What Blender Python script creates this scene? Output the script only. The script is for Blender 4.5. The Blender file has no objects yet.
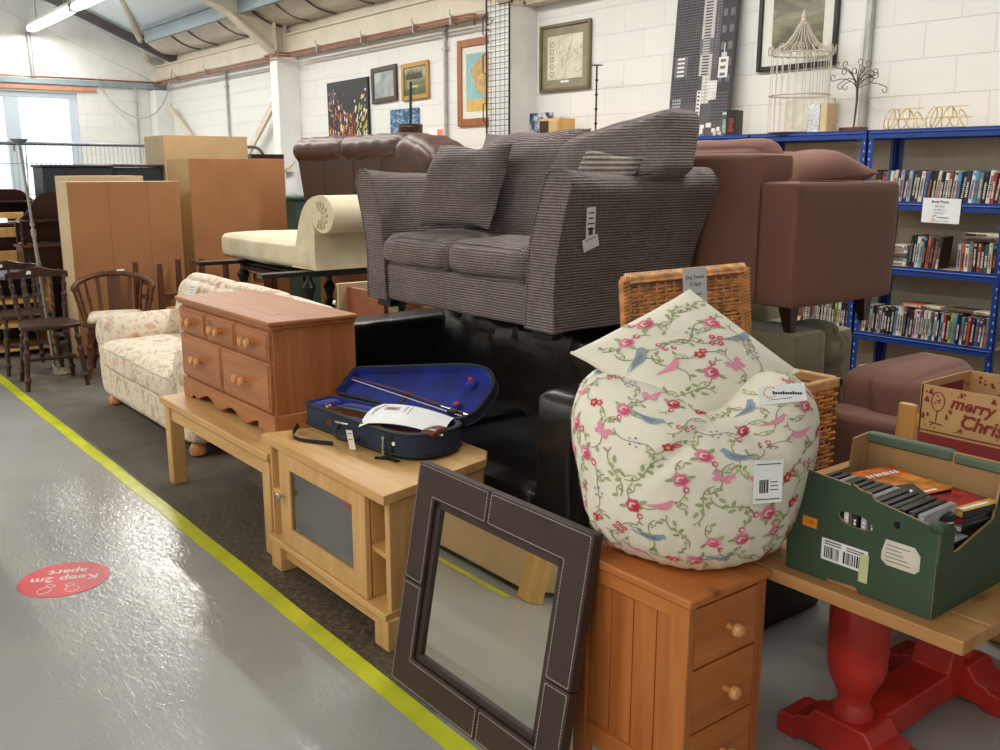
import bpy, bmesh, math, random
from mathutils import Vector, Matrix, noise
random.seed(11)
SC = bpy.context.scene
COL = SC.collection
PI = math.pi

# ------------------------------------------------------------------ materials
MAT = {}
def lin(c):
    out = []
    for v in c[:3]:
        v = v / 255.0
        out.append(v / 12.92 if v <= 0.04045 else ((v + 0.055) / 1.055) ** 2.4)
    return (out[0], out[1], out[2], 1.0)

class NT:
    def __init__(s, name):
        s.m = bpy.data.materials.new(name)
        s.m.use_nodes = True
        s.t = s.m.node_tree
        s.b = s.t.nodes['Principled BSDF']
    def n(s, kind, **kw):
        nd = s.t.nodes.new(kind)
        for k, v in kw.items():
            if k.startswith('i_'):
                nd.inputs[k[2:].replace('_', ' ')].default_value = v
            else:
                setattr(nd, k, v)
        return nd
    def l(s, a, b):
        s.t.links.new(a, b)
    def coord(s, scale=(1, 1, 1), rot=(0, 0, 0), src='Object'):
        tc = s.n('ShaderNodeTexCoord')
        mp = s.n('ShaderNodeMapping')
        mp.inputs['Scale'].default_value = scale
        mp.inputs['Rotation'].default_value = rot
        s.l(tc.outputs[src], mp.inputs['Vector'])
        return mp.outputs['Vector']
    def noise(s, vec, scale=5, detail=4, rough=.5, dist=0):
        nd = s.n('ShaderNodeTexNoise')
        nd.inputs['Scale'].default_value = scale
        nd.inputs['Detail'].default_value = detail
        nd.inputs['Roughness'].default_value = rough
        nd.inputs['Distortion'].default_value = dist
        s.l(vec, nd.inputs['Vector'])
        return nd.outputs['Fac']
    def ramp(s, fac, stops):
        nd = s.n('ShaderNodeValToRGB')
        e = nd.color_ramp.elements
        while len(e) < len(stops):
            e.new(.5)
        for i, (p, c) in enumerate(stops):
            e[i].position = p
            e[i].color = lin(c) if max(c) > 1.01 else (c[0], c[1], c[2], 1)
        s.l(fac, nd.inputs['Fac'])
        return nd.outputs['Color']
    def math(s, op, a, b=None, c=None):
        nd = s.n('ShaderNodeMath', operation=op)
        for i, v in enumerate((a, b, c)):
            if v is None:
                continue
            if isinstance(v, (int, float)):
                nd.inputs[i].default_value = v
            else:
                s.l(v, nd.inputs[i])
        return nd.outputs[0]
    def mix(s, fac, a, b):
        nd = s.n('ShaderNodeMix', data_type='RGBA')
        for sock, v in ((nd.inputs[0], fac), (nd.inputs[6], a), (nd.inputs[7], b)):
            if isinstance(v, (int, float)):
                sock.default_value = v
            elif isinstance(v, tuple):
                sock.default_value = lin(v)
            else:
                s.l(v, sock)
        return nd.outputs[2]
    def bump(s, h, strength=.3, dist=.01, normal=None):
        nd = s.n('ShaderNodeBump')
        nd.inputs['Strength'].default_value = strength
        nd.inputs['Distance'].default_value = dist
        s.l(h, nd.inputs['Height'])
        if normal is not None:
            s.l(normal, nd.inputs['Normal'])
        s.l(nd.outputs['Normal'], s.b.inputs['Normal'])
        return nd.outputs['Normal']
    def base(s, c):
        if isinstance(c, tuple):
            s.b.inputs['Base Color'].default_value = lin(c)
        else:
            s.l(c, s.b.inputs['Base Color'])
    def set(s, rough=.5, metal=0.0, spec=.5, **kw):
        s.b.inputs['Roughness'].default_value = rough
        s.b.inputs['Metallic'].default_value = metal
        s.b.inputs['Specular IOR Level'].default_value = spec
        for k, v in kw.items():
            s.b.inputs[k.replace('_', ' ')].default_value = v
        return s.m

def dark(c, k):
    return tuple(max(0, min(255, v * k)) for v in c)

def plain(name, c, rough=.5, metal=0.0, var=.06, scale=14, bump=0.0, bscale=60, spec=.5, **kw):
    if name in MAT:
        return MAT[name]
    n = NT(name)
    MAT[name] = n.m
    v = n.coord()
    f = n.noise(v, scale, 3)
    n.base(n.ramp(f, [(.3, dark(c, 1 - var)), (.7, dark(c, 1 + var))]))
    if bump:
        n.bump(n.noise(v, bscale, 4), bump, .01)
    return n.set(rough, metal, spec, **kw)

def wood(name, c1, c2, axis='X', scale=1.0, rough=.45, knots=False, spec=.4, contrast=1.0):
    n = NT(name)
    long, across = 1.1 * scale, 15 * scale
    sc = {'X': (long, across, across), 'Y': (across, long, across), 'Z': (across, across, long)}[axis]
    v = n.coord(sc)
    f = n.noise(v, 1.0, 5, .55, .6)
    sc2 = tuple(x * 3.2 for x in sc)
    v2 = n.coord(sc2)
    g = n.noise(v2, 1.5, 3, .6, .2)
    f2 = n.math('ADD', n.math('MULTIPLY', f, .75), n.math('MULTIPLY', g, .25))
    m = dark(tuple((a + b) / 2 for a, b in zip(c1, c2)), 1)
    col = n.ramp(f2, [(.34, c2), (.5, m), (.66, c1)])
    if knots:
        kv = n.coord(tuple(2.6 if a == long else 6.5 for a in sc))
        vo = n.n('ShaderNodeTexVoronoi')
        vo.inputs['Scale'].default_value = 1.0
        n.l(kv, vo.inputs['Vector'])
        k = n.ramp(vo.outputs['Distance'], [(.03, (1, 1, 1)), (.12, (0, 0, 0))])
        col = n.mix(n.math('MULTIPLY', k, .75), col, dark(c2, .55))
    n.base(col)
    n.bump(f2, .06, .004)
    return n.set(rough, 0, spec)

# ------------------------------------------------------------------ mesh building
class B:
    """collects geometry in world coordinates; build() links it as one mesh object"""
    def __init__(s):
        s.v = []
        s.f = []
        s.mi = []
        s.sm = []
        s.cur = 0
        s.smooth = True
    def add(s, verts, faces, M=None):
        o = len(s.v)
        for p in verts:
            p = Vector(p)
            s.v.append(M @ p if M is not None else p)
        for f in faces:
            s.f.append([i + o for i in f])
            s.mi.append(s.cur)
            s.sm.append(s.smooth)
        return s
    def mat(s, i):
        s.cur = i
        return s
    def box(s, x0, y0, z0, x1, y1, z1, M=None):
        vs = [(x, y, z) for z in (z0, z1) for y in (y0, y1) for x in (x0, x1)]
        return s.add(vs, [(0, 2, 3, 1), (4, 5, 7, 6), (0, 1, 5, 4), (2, 6, 7, 3), (0, 4, 6, 2), (1, 3, 7, 5)], M)
    def frustum(s, c0, w0, d0, c1, w1, d1):
        """tapered box from centre c0 (bottom, size w0 x d0) to centre c1 (top)"""
        vs = []
        for c, w, d in ((c0, w0, d0), (c1, w1, d1)):
            for sy in (-1, 1):
                for sx in (-1, 1):
                    vs.append((c[0] + sx * w / 2, c[1] + sy * d / 2, c[2]))
        return s.add(vs, [(0, 2, 3, 1), (4, 5, 7, 6), (0, 1, 5, 4), (2, 6, 7, 3), (0, 4, 6, 2), (1, 3, 7, 5)])
    def tube(s, pts, r=.01, seg=8, closed=False, caps=True, M=None):
        pts = [Vector(p) for p in pts]
        n = len(pts)
        rr = r if isinstance(r, (list, tuple)) else [r] * n
        vs, fs = [], []
        prev = None
        for i, p in enumerate(pts):
            if closed:
                t = pts[(i + 1) % n] - pts[i - 1]
            else:
                t = pts[min(i + 1, n - 1)] - pts[max(i - 1, 0)]
            if t.length < 1e-9:
                t = Vector((0, 0, 1))
            t.normalize()
            if prev is None:
                a = Vector((0, 0, 1)) if abs(t.z) < .9 else Vector((1, 0, 0))
                u = t.cross(a).normalized()
            else:
                u = prev - t * prev.dot(t)
                if u.length < 1e-6:
                    u = t.cross(Vector((0, 0, 1)))
                u.normalize()
            prev = u
            w = t.cross(u)
            for k in range(seg):
                a = 2 * PI * k / seg
                vs.append(p + (u * math.cos(a) + w * math.sin(a)) * rr[i])
        m = n if closed else n - 1
        for i in range(m):
            j = (i + 1) % n
            for k in range(seg):
                k2 = (k + 1) % seg
                fs.append((i * seg + k, i * seg + k2, j * seg + k2, j * seg + k))
        if caps and not closed:
            fs.append(tuple(reversed(range(seg))))
            fs.append(tuple((n - 1) * seg + k for k in range(seg)))
        return s.add(vs, fs, M)
    def bar(s, p0, p1, w, h, up=(0, 0, 1)):
        """rectangular bar from p0 to p1, w across, h along up"""
        p0, p1, up = Vector(p0), Vector(p1), Vector(up)
        t = (p1 - p0).normalized()
        a = t.cross(up).normalized()
        u = a.cross(t)
        vs = []
        for p in (p0, p1):
            for du, da in ((-1, -1), (-1, 1), (1, 1), (1, -1)):
                vs.append(p + u * (du * h / 2) + a * (da * w / 2))
        return s.add(vs, [(3, 2, 1, 0), (4, 5, 6, 7), (0, 1, 5, 4), (1, 2, 6, 5), (2, 3, 7, 6), (3, 0, 4, 7)])
    def lathe(s, prof, c=(0, 0, 0), seg=20, M=None):
        vs, fs = [], []
        n = len(prof)
        for r, z in prof:
            for k in range(seg):
                a = 2 * PI * k / seg
                vs.append((c[0] + max(r, 1e-4) * math.cos(a), c[1] + max(r, 1e-4) * math.sin(a), c[2] + z))
        for i in range(n - 1):
            for k in range(seg):
                k2 = (k + 1) % seg
                fs.append((i * seg + k, i * seg + k2, (i + 1) * seg + k2, (i + 1) * seg + k))
        fs.append(tuple(reversed(range(seg))))
        fs.append(tuple((n - 1) * seg + k for k in range(seg)))
        return s.add(vs, fs, M)
    def prism(s, poly, h, M=None, z0=0.0):
        """polygon (x,y) extruded z0..z0+h, then M"""
        n = len(poly)
        area = sum(poly[i][0] * poly[(i + 1) % n][1] - poly[(i + 1) % n][0] * poly[i][1] for i in range(n))
        if area < 0:
            poly = list(reversed(poly))
        vs = [(p[0], p[1], z0) for p in poly] + [(p[0], p[1], z0 + h) for p in poly]
        fs = [tuple(reversed(range(n))), tuple(range(n, 2 * n))]
        for i in range(n):
            j = (i + 1) % n
            fs.append((i, j, n + j, n + i))
        return s.add(vs, fs, M)
    def grid(s, fn, nu, nv, cu=False, cv=False, M=None):
        vs, fs = [], []
        for i in range(nu + (0 if cu else 1)):
            for j in range(nv + (0 if cv else 1)):
                vs.append(fn(i / nu, j / nv))
        w = nv + (0 if cv else 1)
        h = nu + (0 if cu else 1)
        for i in range(nu):
            for j in range(nv):
                i2, j2 = (i + 1) % h, (j + 1) % w
                fs.append((i * w + j, i2 * w + j, i2 * w + j2, i * w + j2))
        return s.add(vs, fs, M)
    def softbox(s, x0, y0, z0, x1, y1, z1, r=.03, puff=(0, 0, 0), n=10, wr=0.0, wf=6.0, M=None, warp=None):
        """rounded box with puffed faces (puff per axis) and wrinkles"""
        c = Vector(((x0 + x1) / 2, (y0 + y1) / 2, (z0 + z1) / 2))
        h = Vector((abs(x1 - x0) / 2, abs(y1 - y0) / 2, abs(z1 - z0) / 2))
        r = min(r, min(h) * .98)
        vs, fs, idx = [], [], {}
        def key(a):
            return tuple(round(q * 10000) for q in a)
        def vert(p):
            k = key(p)
            if k in idx:
                return idx[k]
            q = Vector([p[i] * h[i] for i in range(3)])
            inn = Vector([max(-(h[i] - r), min(h[i] - r, q[i])) for i in range(3)])
            d = q - inn
            if d.length > 1e-9:
                q = inn + d.normalized() * r
            f = [1 - p[i] * p[i] for i in range(3)]
            for i in range(3):
                a, b = (i + 1) % 3, (i + 2) % 3
                q[i] += puff[i] * p[i] * math.sqrt(max(0, f[a] * f[b]))
            w = q + c
            if wr:
                nv = noise.noise_vector(w * wf) * wr
                w = w + nv
            if warp:
                w = Vector(warp(w, p))
            vs.append(w)
            idx[k] = len(vs) - 1
            return idx[k]
        def g(t):
            x = -1 + 2 * t / n
            return math.copysign(1 - (1 - abs(x)) ** 1.35, x)
        for ax in range(3):
            for sg in (-1, 1):
                for i in range(n):
                    for j in range(n):
                        q = []
                        for di, dj in ((0, 0), (1, 0), (1, 1), (0, 1)):
                            p = [0, 0, 0]
                            p[ax] = sg
                            p[(ax + 1) % 3] = g(i + di)
                            p[(ax + 2) % 3] = g(j + dj)
                            q.append(vert(p))
                        if sg < 0:
                            q.reverse()
                        fs.append(tuple(q))
        return s.add(vs, fs, M)
    def pillow(s, w, d, h, M, n=16, wr=0.0, wf=7.0, pinch=.12):
        """square cushion with pinched edge, flat in local xy"""
        def pt(x, y, sg):
            e = (1 - abs(x) ** 2.6) * (1 - abs(y) ** 2.6)
            z = sg * h / 2 * max(0, e) ** .55
            k = 1 - pinch * (1 - (x * x) * (y * y)) * (abs(x) ** 3 + abs(y) ** 3) * .5
            p = Vector((x * w / 2 * k, y * d / 2 * k, z))
            if wr:
                p += noise.noise_vector(p * wf + Vector((h * 50, w * 30, 0))) * wr
            return p
        def gg(t):
            return math.sin((t - .5) * PI)
        s.grid(lambda u, v: pt(gg(u), gg(v), 1), n, n, M=M)
        s.grid(lambda u, v: pt(gg(v), gg(u), -1), n, n, M=M)
        return s
    def text(s, txt, size, M, thick=0.0004, shear=0.0, align='LEFT', bold=0.0):
        cu = bpy.data.curves.new('lettering', 'FONT')
        cu.body = txt
        cu.size = size
        cu.shear = shear
        cu.align_x = align
        cu.extrude = thick
        cu.offset = bold
        cu.resolution_u = 2
        ob = bpy.data.objects.new('lettering', cu)
        COL.objects.link(ob)
        dg = bpy.context.evaluated_depsgraph_get()
        me = bpy.data.meshes.new_from_object(ob.evaluated_get(dg))
        vs = [v.co.copy() for v in me.vertices]
        fs = [tuple(p.vertices) for p in me.polygons]
        bpy.data.objects.remove(ob)
        bpy.data.curves.remove(cu)
        bpy.data.meshes.remove(me)
        old = s.smooth
        s.smooth = False
        s.add(vs, fs, M)
        s.smooth = old
        return s
    def build(s, name, mats, parent=None, bevel=0.0, seg=2, ang=38, sub=0, weld=False):
        vs = s.v
        root = parent
        while root is not None and root.parent is not None:
            root = root.parent
        if root is not None:
            W = Matrix.LocRotScale(root.location, root.rotation_euler, root.scale).inverted()
            vs = [W @ p for p in vs]
            loc = None
        else:
            lo = [min(p[i] for p in vs) for i in range(3)]
            hi = [max(p[i] for p in vs) for i in range(3)]
            loc = Vector(((lo[0] + hi[0]) / 2, (lo[1] + hi[1]) / 2, lo[2]))
            if name.split('_')[0] in ('floor', 'wall', 'ceiling', 'trim', 'window'):
                loc = Vector((0, 0, 0))
            vs = [p - loc for p in vs]
        me = bpy.data.meshes.new(name)
        me.from_pydata([tuple(p) for p in vs], [], s.f)
        if not isinstance(mats, (list, tuple)):
            mats = [mats]
        for m in mats:
            me.materials.append(MAT[m] if isinstance(m, str) else m)
        me.polygons.foreach_set('material_index', [min(i, len(mats) - 1) for i in s.mi])
        me.polygons.foreach_set('use_smooth', s.sm)
        me.update()
        if weld:
            bm = bmesh.new()
            bm.from_mesh(me)
            bmesh.ops.remove_doubles(bm, verts=bm.verts, dist=1e-5)
            bm.to_mesh(me)
            bm.free()
        me.set_sharp_from_angle(angle=math.radians(ang))
        o = bpy.data.objects.new(name, me)
        COL.objects.link(o)
        if parent is not None:
            o.parent = parent
        elif loc is not None:
            o.location = loc
        if bevel:
            b = o.modifiers.new('bevel', 'BEVEL')
            b.width = bevel
            b.segments = seg
            b.limit_method = 'ANGLE'
            b.angle_limit = math.radians(50)
        if sub:
            b = o.modifiers.new('subdivision', 'SUBSURF')
            b.levels = b.render_levels = sub
        return o

def thing(name, label, cat, loc=(0, 0, 0), rz=0.0, group=None, rot=None):
    o = bpy.data.objects.new(name, None)
    o.empty_display_size = .1
    COL.objects.link(o)
    o.location = loc
    o.rotation_euler = rot or (0, 0, rz)
    return tag(o, label, cat, group)

def tag(o, label, cat, group=None, kind=None):
    o['label'] = label
    o['category'] = cat
    if group:
        o['group'] = group
    if kind:
        o['kind'] = kind
    return o

def struct(o, label=None):
    o['kind'] = 'structure'
    if label:
        o['label'] = label
        o['category'] = label.split()[-1]
    return o

def dup(o, loc, rz=None, label=None, group=None, rot=None):
    r = o.copy()
    COL.objects.link(r)
    r.location = loc
    if rz is not None:
        r.rotation_euler = (0, 0, rz)
    if rot is not None:
        r.rotation_euler = rot
    if label:
        r['label'] = label
    if group:
        r['group'] = group
    for ch in list(o.children):
        c = ch.copy()
        COL.objects.link(c)
        c.parent = r
        for g in list(ch.children):
            d = g.copy()
            COL.objects.link(d)
            d.parent = c
    return r

def basis(o, x, y, z=None):
    """matrix with origin o and column axes x, y (z = x cross y)"""
    x, y = Vector(x).normalized(), Vector(y).normalized()
    z = Vector(z).normalized() if z is not None else x.cross(y).normalized()
    return Matrix(((x[0], y[0], z[0], o[0]), (x[1], y[1], z[1], o[1]), (x[2], y[2], z[2], o[2]), (0, 0, 0, 1)))

def T(x, y, z):
    return Matrix.Translation((x, y, z))
def RX(a):
    return Matrix.Rotation(a, 4, 'X')
def RY(a):
    return Matrix.Rotation(a, 4, 'Y')
def RZ(a):
    return Matrix.Rotation(a, 4, 'Z')
def arc(cx, cy, r, a0, a1, n, ry=None):
    ry = r if ry is None else ry
    return [(cx + r * math.cos(a0 + (a1 - a0) * i / n), cy + ry * math.sin(a0 + (a1 - a0) * i / n)) for i in range(n + 1)]
def bez(p0, p1, p2, p3, n=10):
    p0, p1, p2, p3 = map(Vector, (p0, p1, p2, p3))
    return [p0 * (1 - t) ** 3 + p1 * 3 * t * (1 - t) ** 2 + p2 * 3 * t * t * (1 - t) + p3 * t ** 3 for t in [i / n for i in range(n + 1)]]
# ------------------------------------------------------------------ shared materials
MAT['white_paper'] = plain('white_paper', (236, 236, 236), .7, var=.02)
MAT['ink'] = plain('ink', (35, 35, 38), .6)
MAT['black_metal'] = plain('black_metal', (28, 28, 30), .45, .3)
MAT['black_plastic'] = plain('black_plastic', (26, 26, 28), .5)
MAT['chrome'] = plain('chrome', (205, 205, 205), .18, 1.0)
MAT['steel'] = plain('steel', (165, 163, 158), .32, .9)
MAT['copper'] = plain('copper', (165, 105, 78), .35, .7)
MAT['conduit'] = plain('conduit', (172, 172, 170), .45, .4)
MAT['dark_brown_wood'] = wood('dark_brown_wood', (74, 44, 34), (42, 23, 18), 'Z', 1.2, .38)
MAT['mahogany'] = wood('mahogany', (66, 33, 27), (36, 17, 15), 'Y', 1.0, .35)
MAT['mid_brown_wood'] = wood('mid_brown_wood', (110, 68, 42), (74, 42, 26), 'Z', 1.2, .4)
MAT['oak_x'] = wood('oak_x', (226, 183, 122), (204, 156, 96), 'X', 1.6, .42)
MAT['oak_z'] = wood('oak_z', (224, 181, 121), (202, 155, 96), 'Z', 1.6, .42)
MAT['oak_y'] = wood('oak_y', (224, 181, 121), (202, 155, 96), 'Y', 1.6, .42)
MAT['pine_x'] = wood('pine_x', (188, 124, 78), (160, 98, 57), 'X', .9, .38, True)
MAT['pine_y'] = wood('pine_y', (186, 120, 74), (158, 95, 54), 'Y', .9, .38, True)
MAT['pine_z'] = wood('pine_z', (186, 120, 74), (154, 91, 51), 'Z', .9, .38, True)
MAT['pine_knob'] = plain('pine_knob', (222, 158, 100), .3)
MAT['honey_x'] = wood('honey_x', (205, 130, 66), (170, 94, 42), 'X', 1.0, .36, True)
MAT['honey_y'] = wood('honey_y', (205, 130, 66), (168, 90, 40), 'Y', 1.0, .36, True)
MAT['honey_z'] = wood('honey_z', (196, 122, 62), (160, 86, 40), 'Z', 1.0, .36, True)
MAT['hardboard'] = plain('hardboard', (168, 114, 72), .62, var=.05, scale=3, bump=.03)
MAT['hardboard_seam'] = plain('hardboard_seam', (140, 88, 50), .7)
MAT['cream_board'] = plain('cream_board', (206, 180, 142), .55, var=.03, scale=3)
MAT['tan_board'] = plain('tan_board', (192, 160, 116), .55, var=.04, scale=3)
MAT['pale_pine'] = wood('pale_pine', (226, 180, 112), (204, 150, 82), 'Z', 1.0, .42)

# painted block wall
def block_wall(name, plane, c1=(232, 231, 228), smooth_above=None):
    n = NT(name)
    tc = n.n('ShaderNodeTexCoord')
    sp = n.n('ShaderNodeSeparateXYZ')
    n.l(tc.outputs['Object'], sp.inputs[0])
    cb = n.n('ShaderNodeCombineXYZ')
    n.l(sp.outputs['X' if plane == 'X' else 'Y'], cb.inputs[0])
    n.l(sp.outputs['Z'], cb.inputs[1])
    br = n.n('ShaderNodeTexBrick')
    br.inputs['Scale'].default_value = 1.0
    br.inputs['Brick Width'].default_value = .45
    br.inputs['Row Height'].default_value = .225
    br.inputs['Mortar Size'].default_value = .006
    br.inputs['Mortar Smooth'].default_value = .6
    br.inputs['Color1'].default_value = lin(c1)
    br.inputs['Color2'].default_value = lin(dark(c1, .985))
    br.inputs['Mortar'].default_value = lin(dark(c1, .955))
    n.l(cb.outputs[0], br.inputs['Vector'])
    v = n.coord()
    g = n.noise(v, 3.0, 5, .6)
    n.base(n.mix(n.math('MULTIPLY', n.math('SUBTRACT', g, .35), .22), br.outputs['Color'], (205, 200, 190)))
    h = n.math('ADD', n.math('MULTIPLY', n.math('SUBTRACT', 1.0, br.outputs['Fac']), .7), n.math('MULTIPLY', n.noise(v, 28, 5), .22))
    n.bump(h, .5, .012)
    return n.set(.72, 0, .3)
MAT['block_x'] = block_wall('painted_block_x', 'X')
MAT['block_y'] = block_wall('painted_block_y', 'Y')
MAT['white_paint'] = plain('white_paint', (234, 233, 231), .6, var=.025, scale=4, bump=.08, bscale=40)
MAT['cream_steel'] = plain('cream_steel', (214, 203, 184), .5, var=.03, scale=4)
MAT['grey_steel'] = plain('grey_steel', (142, 158, 166), .5, var=.05, scale=5)
MAT['dark_steel'] = plain('dark_steel', (92, 88, 90), .6, var=.1, scale=6)
MAT['roof_lining'] = plain('roof_lining', (214, 226, 230), .7, var=.02, scale=1.5)
MAT['insulation'] = plain('insulation', (210, 200, 184), .35, var=.05, scale=8, bump=.3, bscale=18)

def floor_mat():
    n = NT('painted_floor')
    v = n.coord()
    tc = n.n('ShaderNodeTexCoord')
    sp = n.n('ShaderNodeSeparateXYZ')
    n.l(tc.outputs['Object'], sp.inputs[0])
    X, Y = sp.outputs['X'], sp.outputs['Y']
    edge = n.noise(v, 5, 4)
    # bare worn concrete behind the yellow line, painted floor elsewhere
    b1 = n.math('GREATER_THAN', Y, 1.385)
    ex = n.math('ADD', X, n.math('MULTIPLY', edge, .5))
    b2 = n.math('SUBTRACT', 1.0, n.math('MINIMUM', 1.0, n.math('MAXIMUM', 0.0, n.math('MULTIPLY', n.math('ADD', ex, 2.05), 4.0))))
    bare = n.math('MULTIPLY', b1, b2)
    worn = n.math('MINIMUM', 1.0, n.math('MAXIMUM', 0.0, n.math('MULTIPLY', n.math('ADD', ex, 5.6), .35)))  # grittier near the tv unit
    g = n.noise(v, 1.3, 5, .6)
    paint = n.ramp(g, [(.3, (160, 159, 156)), (.7, (172, 171, 167))])
    sp1 = n.noise(v, 42, 6, .75)
    c_gr = n.ramp(sp1, [(.36, (46, 38, 32)), (.52, (84, 73, 62)), (.66, (128, 110, 90))])
    c_sm = n.ramp(n.noise(v, 3.2, 6, .65), [(.3, (92, 86, 80)), (.7, (124, 116, 107))])
    bc = n.mix(worn, c_sm, c_gr)
    n.base(n.mix(bare, paint, bc))
    rr = n.ramp(n.noise(v, 2.2, 4), [(.3, (.10, .10, .10)), (.7, (.2, .2, .2))])
    rb = n.math('ADD', n.math('MULTIPLY', bare, .42), rr)
    n.l(rb, n.b.inputs['Roughness'])
    # brushed, lumpy resin
    w = n.noise(n.coord((1.0, 2.2, 1), (0, 0, .5)), 22, 4, .55, 1.0)
    h = n.math('ADD', n.math('MULTIPLY', w, .6), n.math('MULTIPLY', n.noise(v, 3.0, 2), .9))
    hb = n.mix(bare, h, sp1)
    n.bump(hb, .22, .012)
    return n.m
MAT['floor'] = floor_mat()

XE, YW = -17.4, 6.1
XR, YN = 5.0, -7.2          # the sides behind the camera
# ------------------------------------------------------------------ the room
struct(B().box(XE - .2, YN - .2, -.12, XR + .2, YW + .2, 0).build('floor', 'floor'))
struct(B().box(XE - .2, YW, 0, XR + .2, YW + .2, 3.62).build('wall_back', 'block_x'))
struct(B().box(XE - .2, YN - .2, 0, XR + .2, YN, 3.62).build('wall_front', 'block_x'))
RIDGE = -.55
def rz(y):
    return 3.40 + (YW - (RIDGE + abs(y - RIDGE))) * .42
# end wall with its window opening
wy0, wy1, wz0, wz1 = 1.9, 4.60, .80, 2.80
b = B()
b.box(XE - .2, YN, 0, XE, wy0, 3.0)
b.box(XE - .2, wy1, 0, XE, YW, 3.0)
b.box(XE - .2, wy0, 0, XE, wy1, wz0)
b.box(XE - .2, wy0, wz1, XE, wy1, 3.0)
struct(b.build('wall_end', 'block_y'))
b = B()
for x0, x1 in ((XE - .2, XE), (XR, XR + .2)):
    poly = [(YN, 3.0 if x0 < 0 else 0.0), (YW, 3.0 if x0 < 0 else 0.0), (YW, rz(YW) + .1), (RIDGE, rz(RIDGE) + .1), (YN, rz(YN) + .1)]
    b2 = B().prism(poly, x1 - x0, basis((x0, 0, 0), (0, 1, 0), (0, 0, 1)))
    struct(b2.build('wall_gable' if x0 < 0 else 'wall_right', 'white_paint'))
struct(B().prism([(YW, 2.97), (RIDGE, 2.97 + .43 * 6.65), (RIDGE, rz(RIDGE)), (YW, rz(YW))], .05, basis((XE, 0, 0), (0, 1, 0), (0, 0, 1))).build('wall_gable_lining', 'white_paint'))
# roof lining
for nm, ya, yb in (('ceiling', RIDGE, YW + .2), ('ceiling_far_slope', YN - .2, RIDGE)):
    b = B()
    za, zb = rz(ya), rz(yb)
    b.add([(XE - .2, ya, za), (XR + .2, ya, za), (XR + .2, yb, zb), (XE - .2, yb, zb),
           (XE - .2, ya, za + .1), (XR + .2, ya, za + .1), (XR + .2, yb, zb + .1), (XE - .2, yb, zb + .1)],
          [(3, 2, 1, 0), (4, 5, 6, 7), (0, 1, 5, 4), (2, 3, 7, 6), (1, 2, 6, 5), (3, 0, 4, 7)])
    struct(b.build(nm, 'roof_lining'))
# window in the end wall
MAT['upvc'] = plain('upvc', (196, 208, 220), .35, var=.01)
g = NT('window_glass')
out = g.t.nodes['Material Output']
tr = g.n('ShaderNodeBsdfTransparent')
gl = g.n('ShaderNodeBsdfGlossy')
gl.inputs['Roughness'].default_value = .03
mx = g.n('ShaderNodeMixShader')
mx.inputs[0].default_value = .08
g.l(tr.outputs[0], mx.inputs[1])
g.l(gl.outputs[0], mx.inputs[2])
g.l(mx.outputs[0], out.inputs['Surface'])
MAT['glass'] = g.m
b = B()
xa, xb = XE - .12, XE - .04
b.box(xa, wy0, wz0, xb, wy1, wz0 + .09).box(xa, wy0, wz1 - .09, xb, wy1, wz1)
for y0, y1 in ((wy0, wy0 + .1), (2.74, 2.92), (3.48, 3.70), (4.46, wy1)):
    b.box(xa, y0, wz0 + .09, xb, y1, wz1 - .09)
win = struct(b.build('window_1', 'upvc', bevel=.01))
B().box(XE - .085, wy0 + .1, wz0 + .09, XE - .075, 4.46, wz1 - .09).build('pane', 'glass', win)
b = B()
for y in (3.55, 2.82):
    b.box(XE - .04, y, 1.85, XE - .02, y + .025, 2.0).box(XE - .03, y, 1.96, XE + .01, y + .02, 1.98)
b.build('window_handle', 'chrome', win)
B().box(XE - .2, wy0, wz0 - .05, XE + .08, wy1, wz0).build('window_sill', 'upvc', win)
struct(B().box(XE, 1.2, 2.84, XE + .05, 4.90, 2.90).build('trim_1', plain('pelmet_wood', (196, 140, 108), .5)))
struct(B().box(XE, YN, 2.93, XE + .06, YW, 3.01).build('trim_2', 'grey_steel'))
# window in the far side, daylight for the aisle
# columns
def column(x, w=.30):
    b = B()
    b.box(x - w, 5.78, 0, x, YW, 3.08)
    return b
struct(column(-12.2, .22).build('wall_column_first', 'white_paint', bevel=.01))
struct(column(-7.24, .34).build('wall_column_second', 'white_paint', bevel=.01))
struct(column(-2.0, .3).build('wall_column_third', 'white_paint', bevel=.01))
b = B().box(XE + .02, 5.8, 0, XE + .28, YW, 2.9)
struct(b.build('wall_column_corner', 'white_paint', bevel=.01))
# eaves beam, channel section with cleats
b = B()
for x0, x1 in ((XE + .05, -12.32), (-12.2, -7.5), (-7.2, XR)):
    b.box(x0, 5.93, 3.07, x1, 5.96, 3.29).box(x0, 5.93, 3.05, x1, 6.08, 3.075).box(x0, 5.90, 3.285, x1, 6.08, 3.31)
struct(b.build('wall_back_eaves_beam', 'cream_steel'))
b = B().box(XE + .3, 6.0, 3.31, XR, 6.09, 3.52)
struct(b.build('wall_back_top_band', 'cream_steel'))
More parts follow.
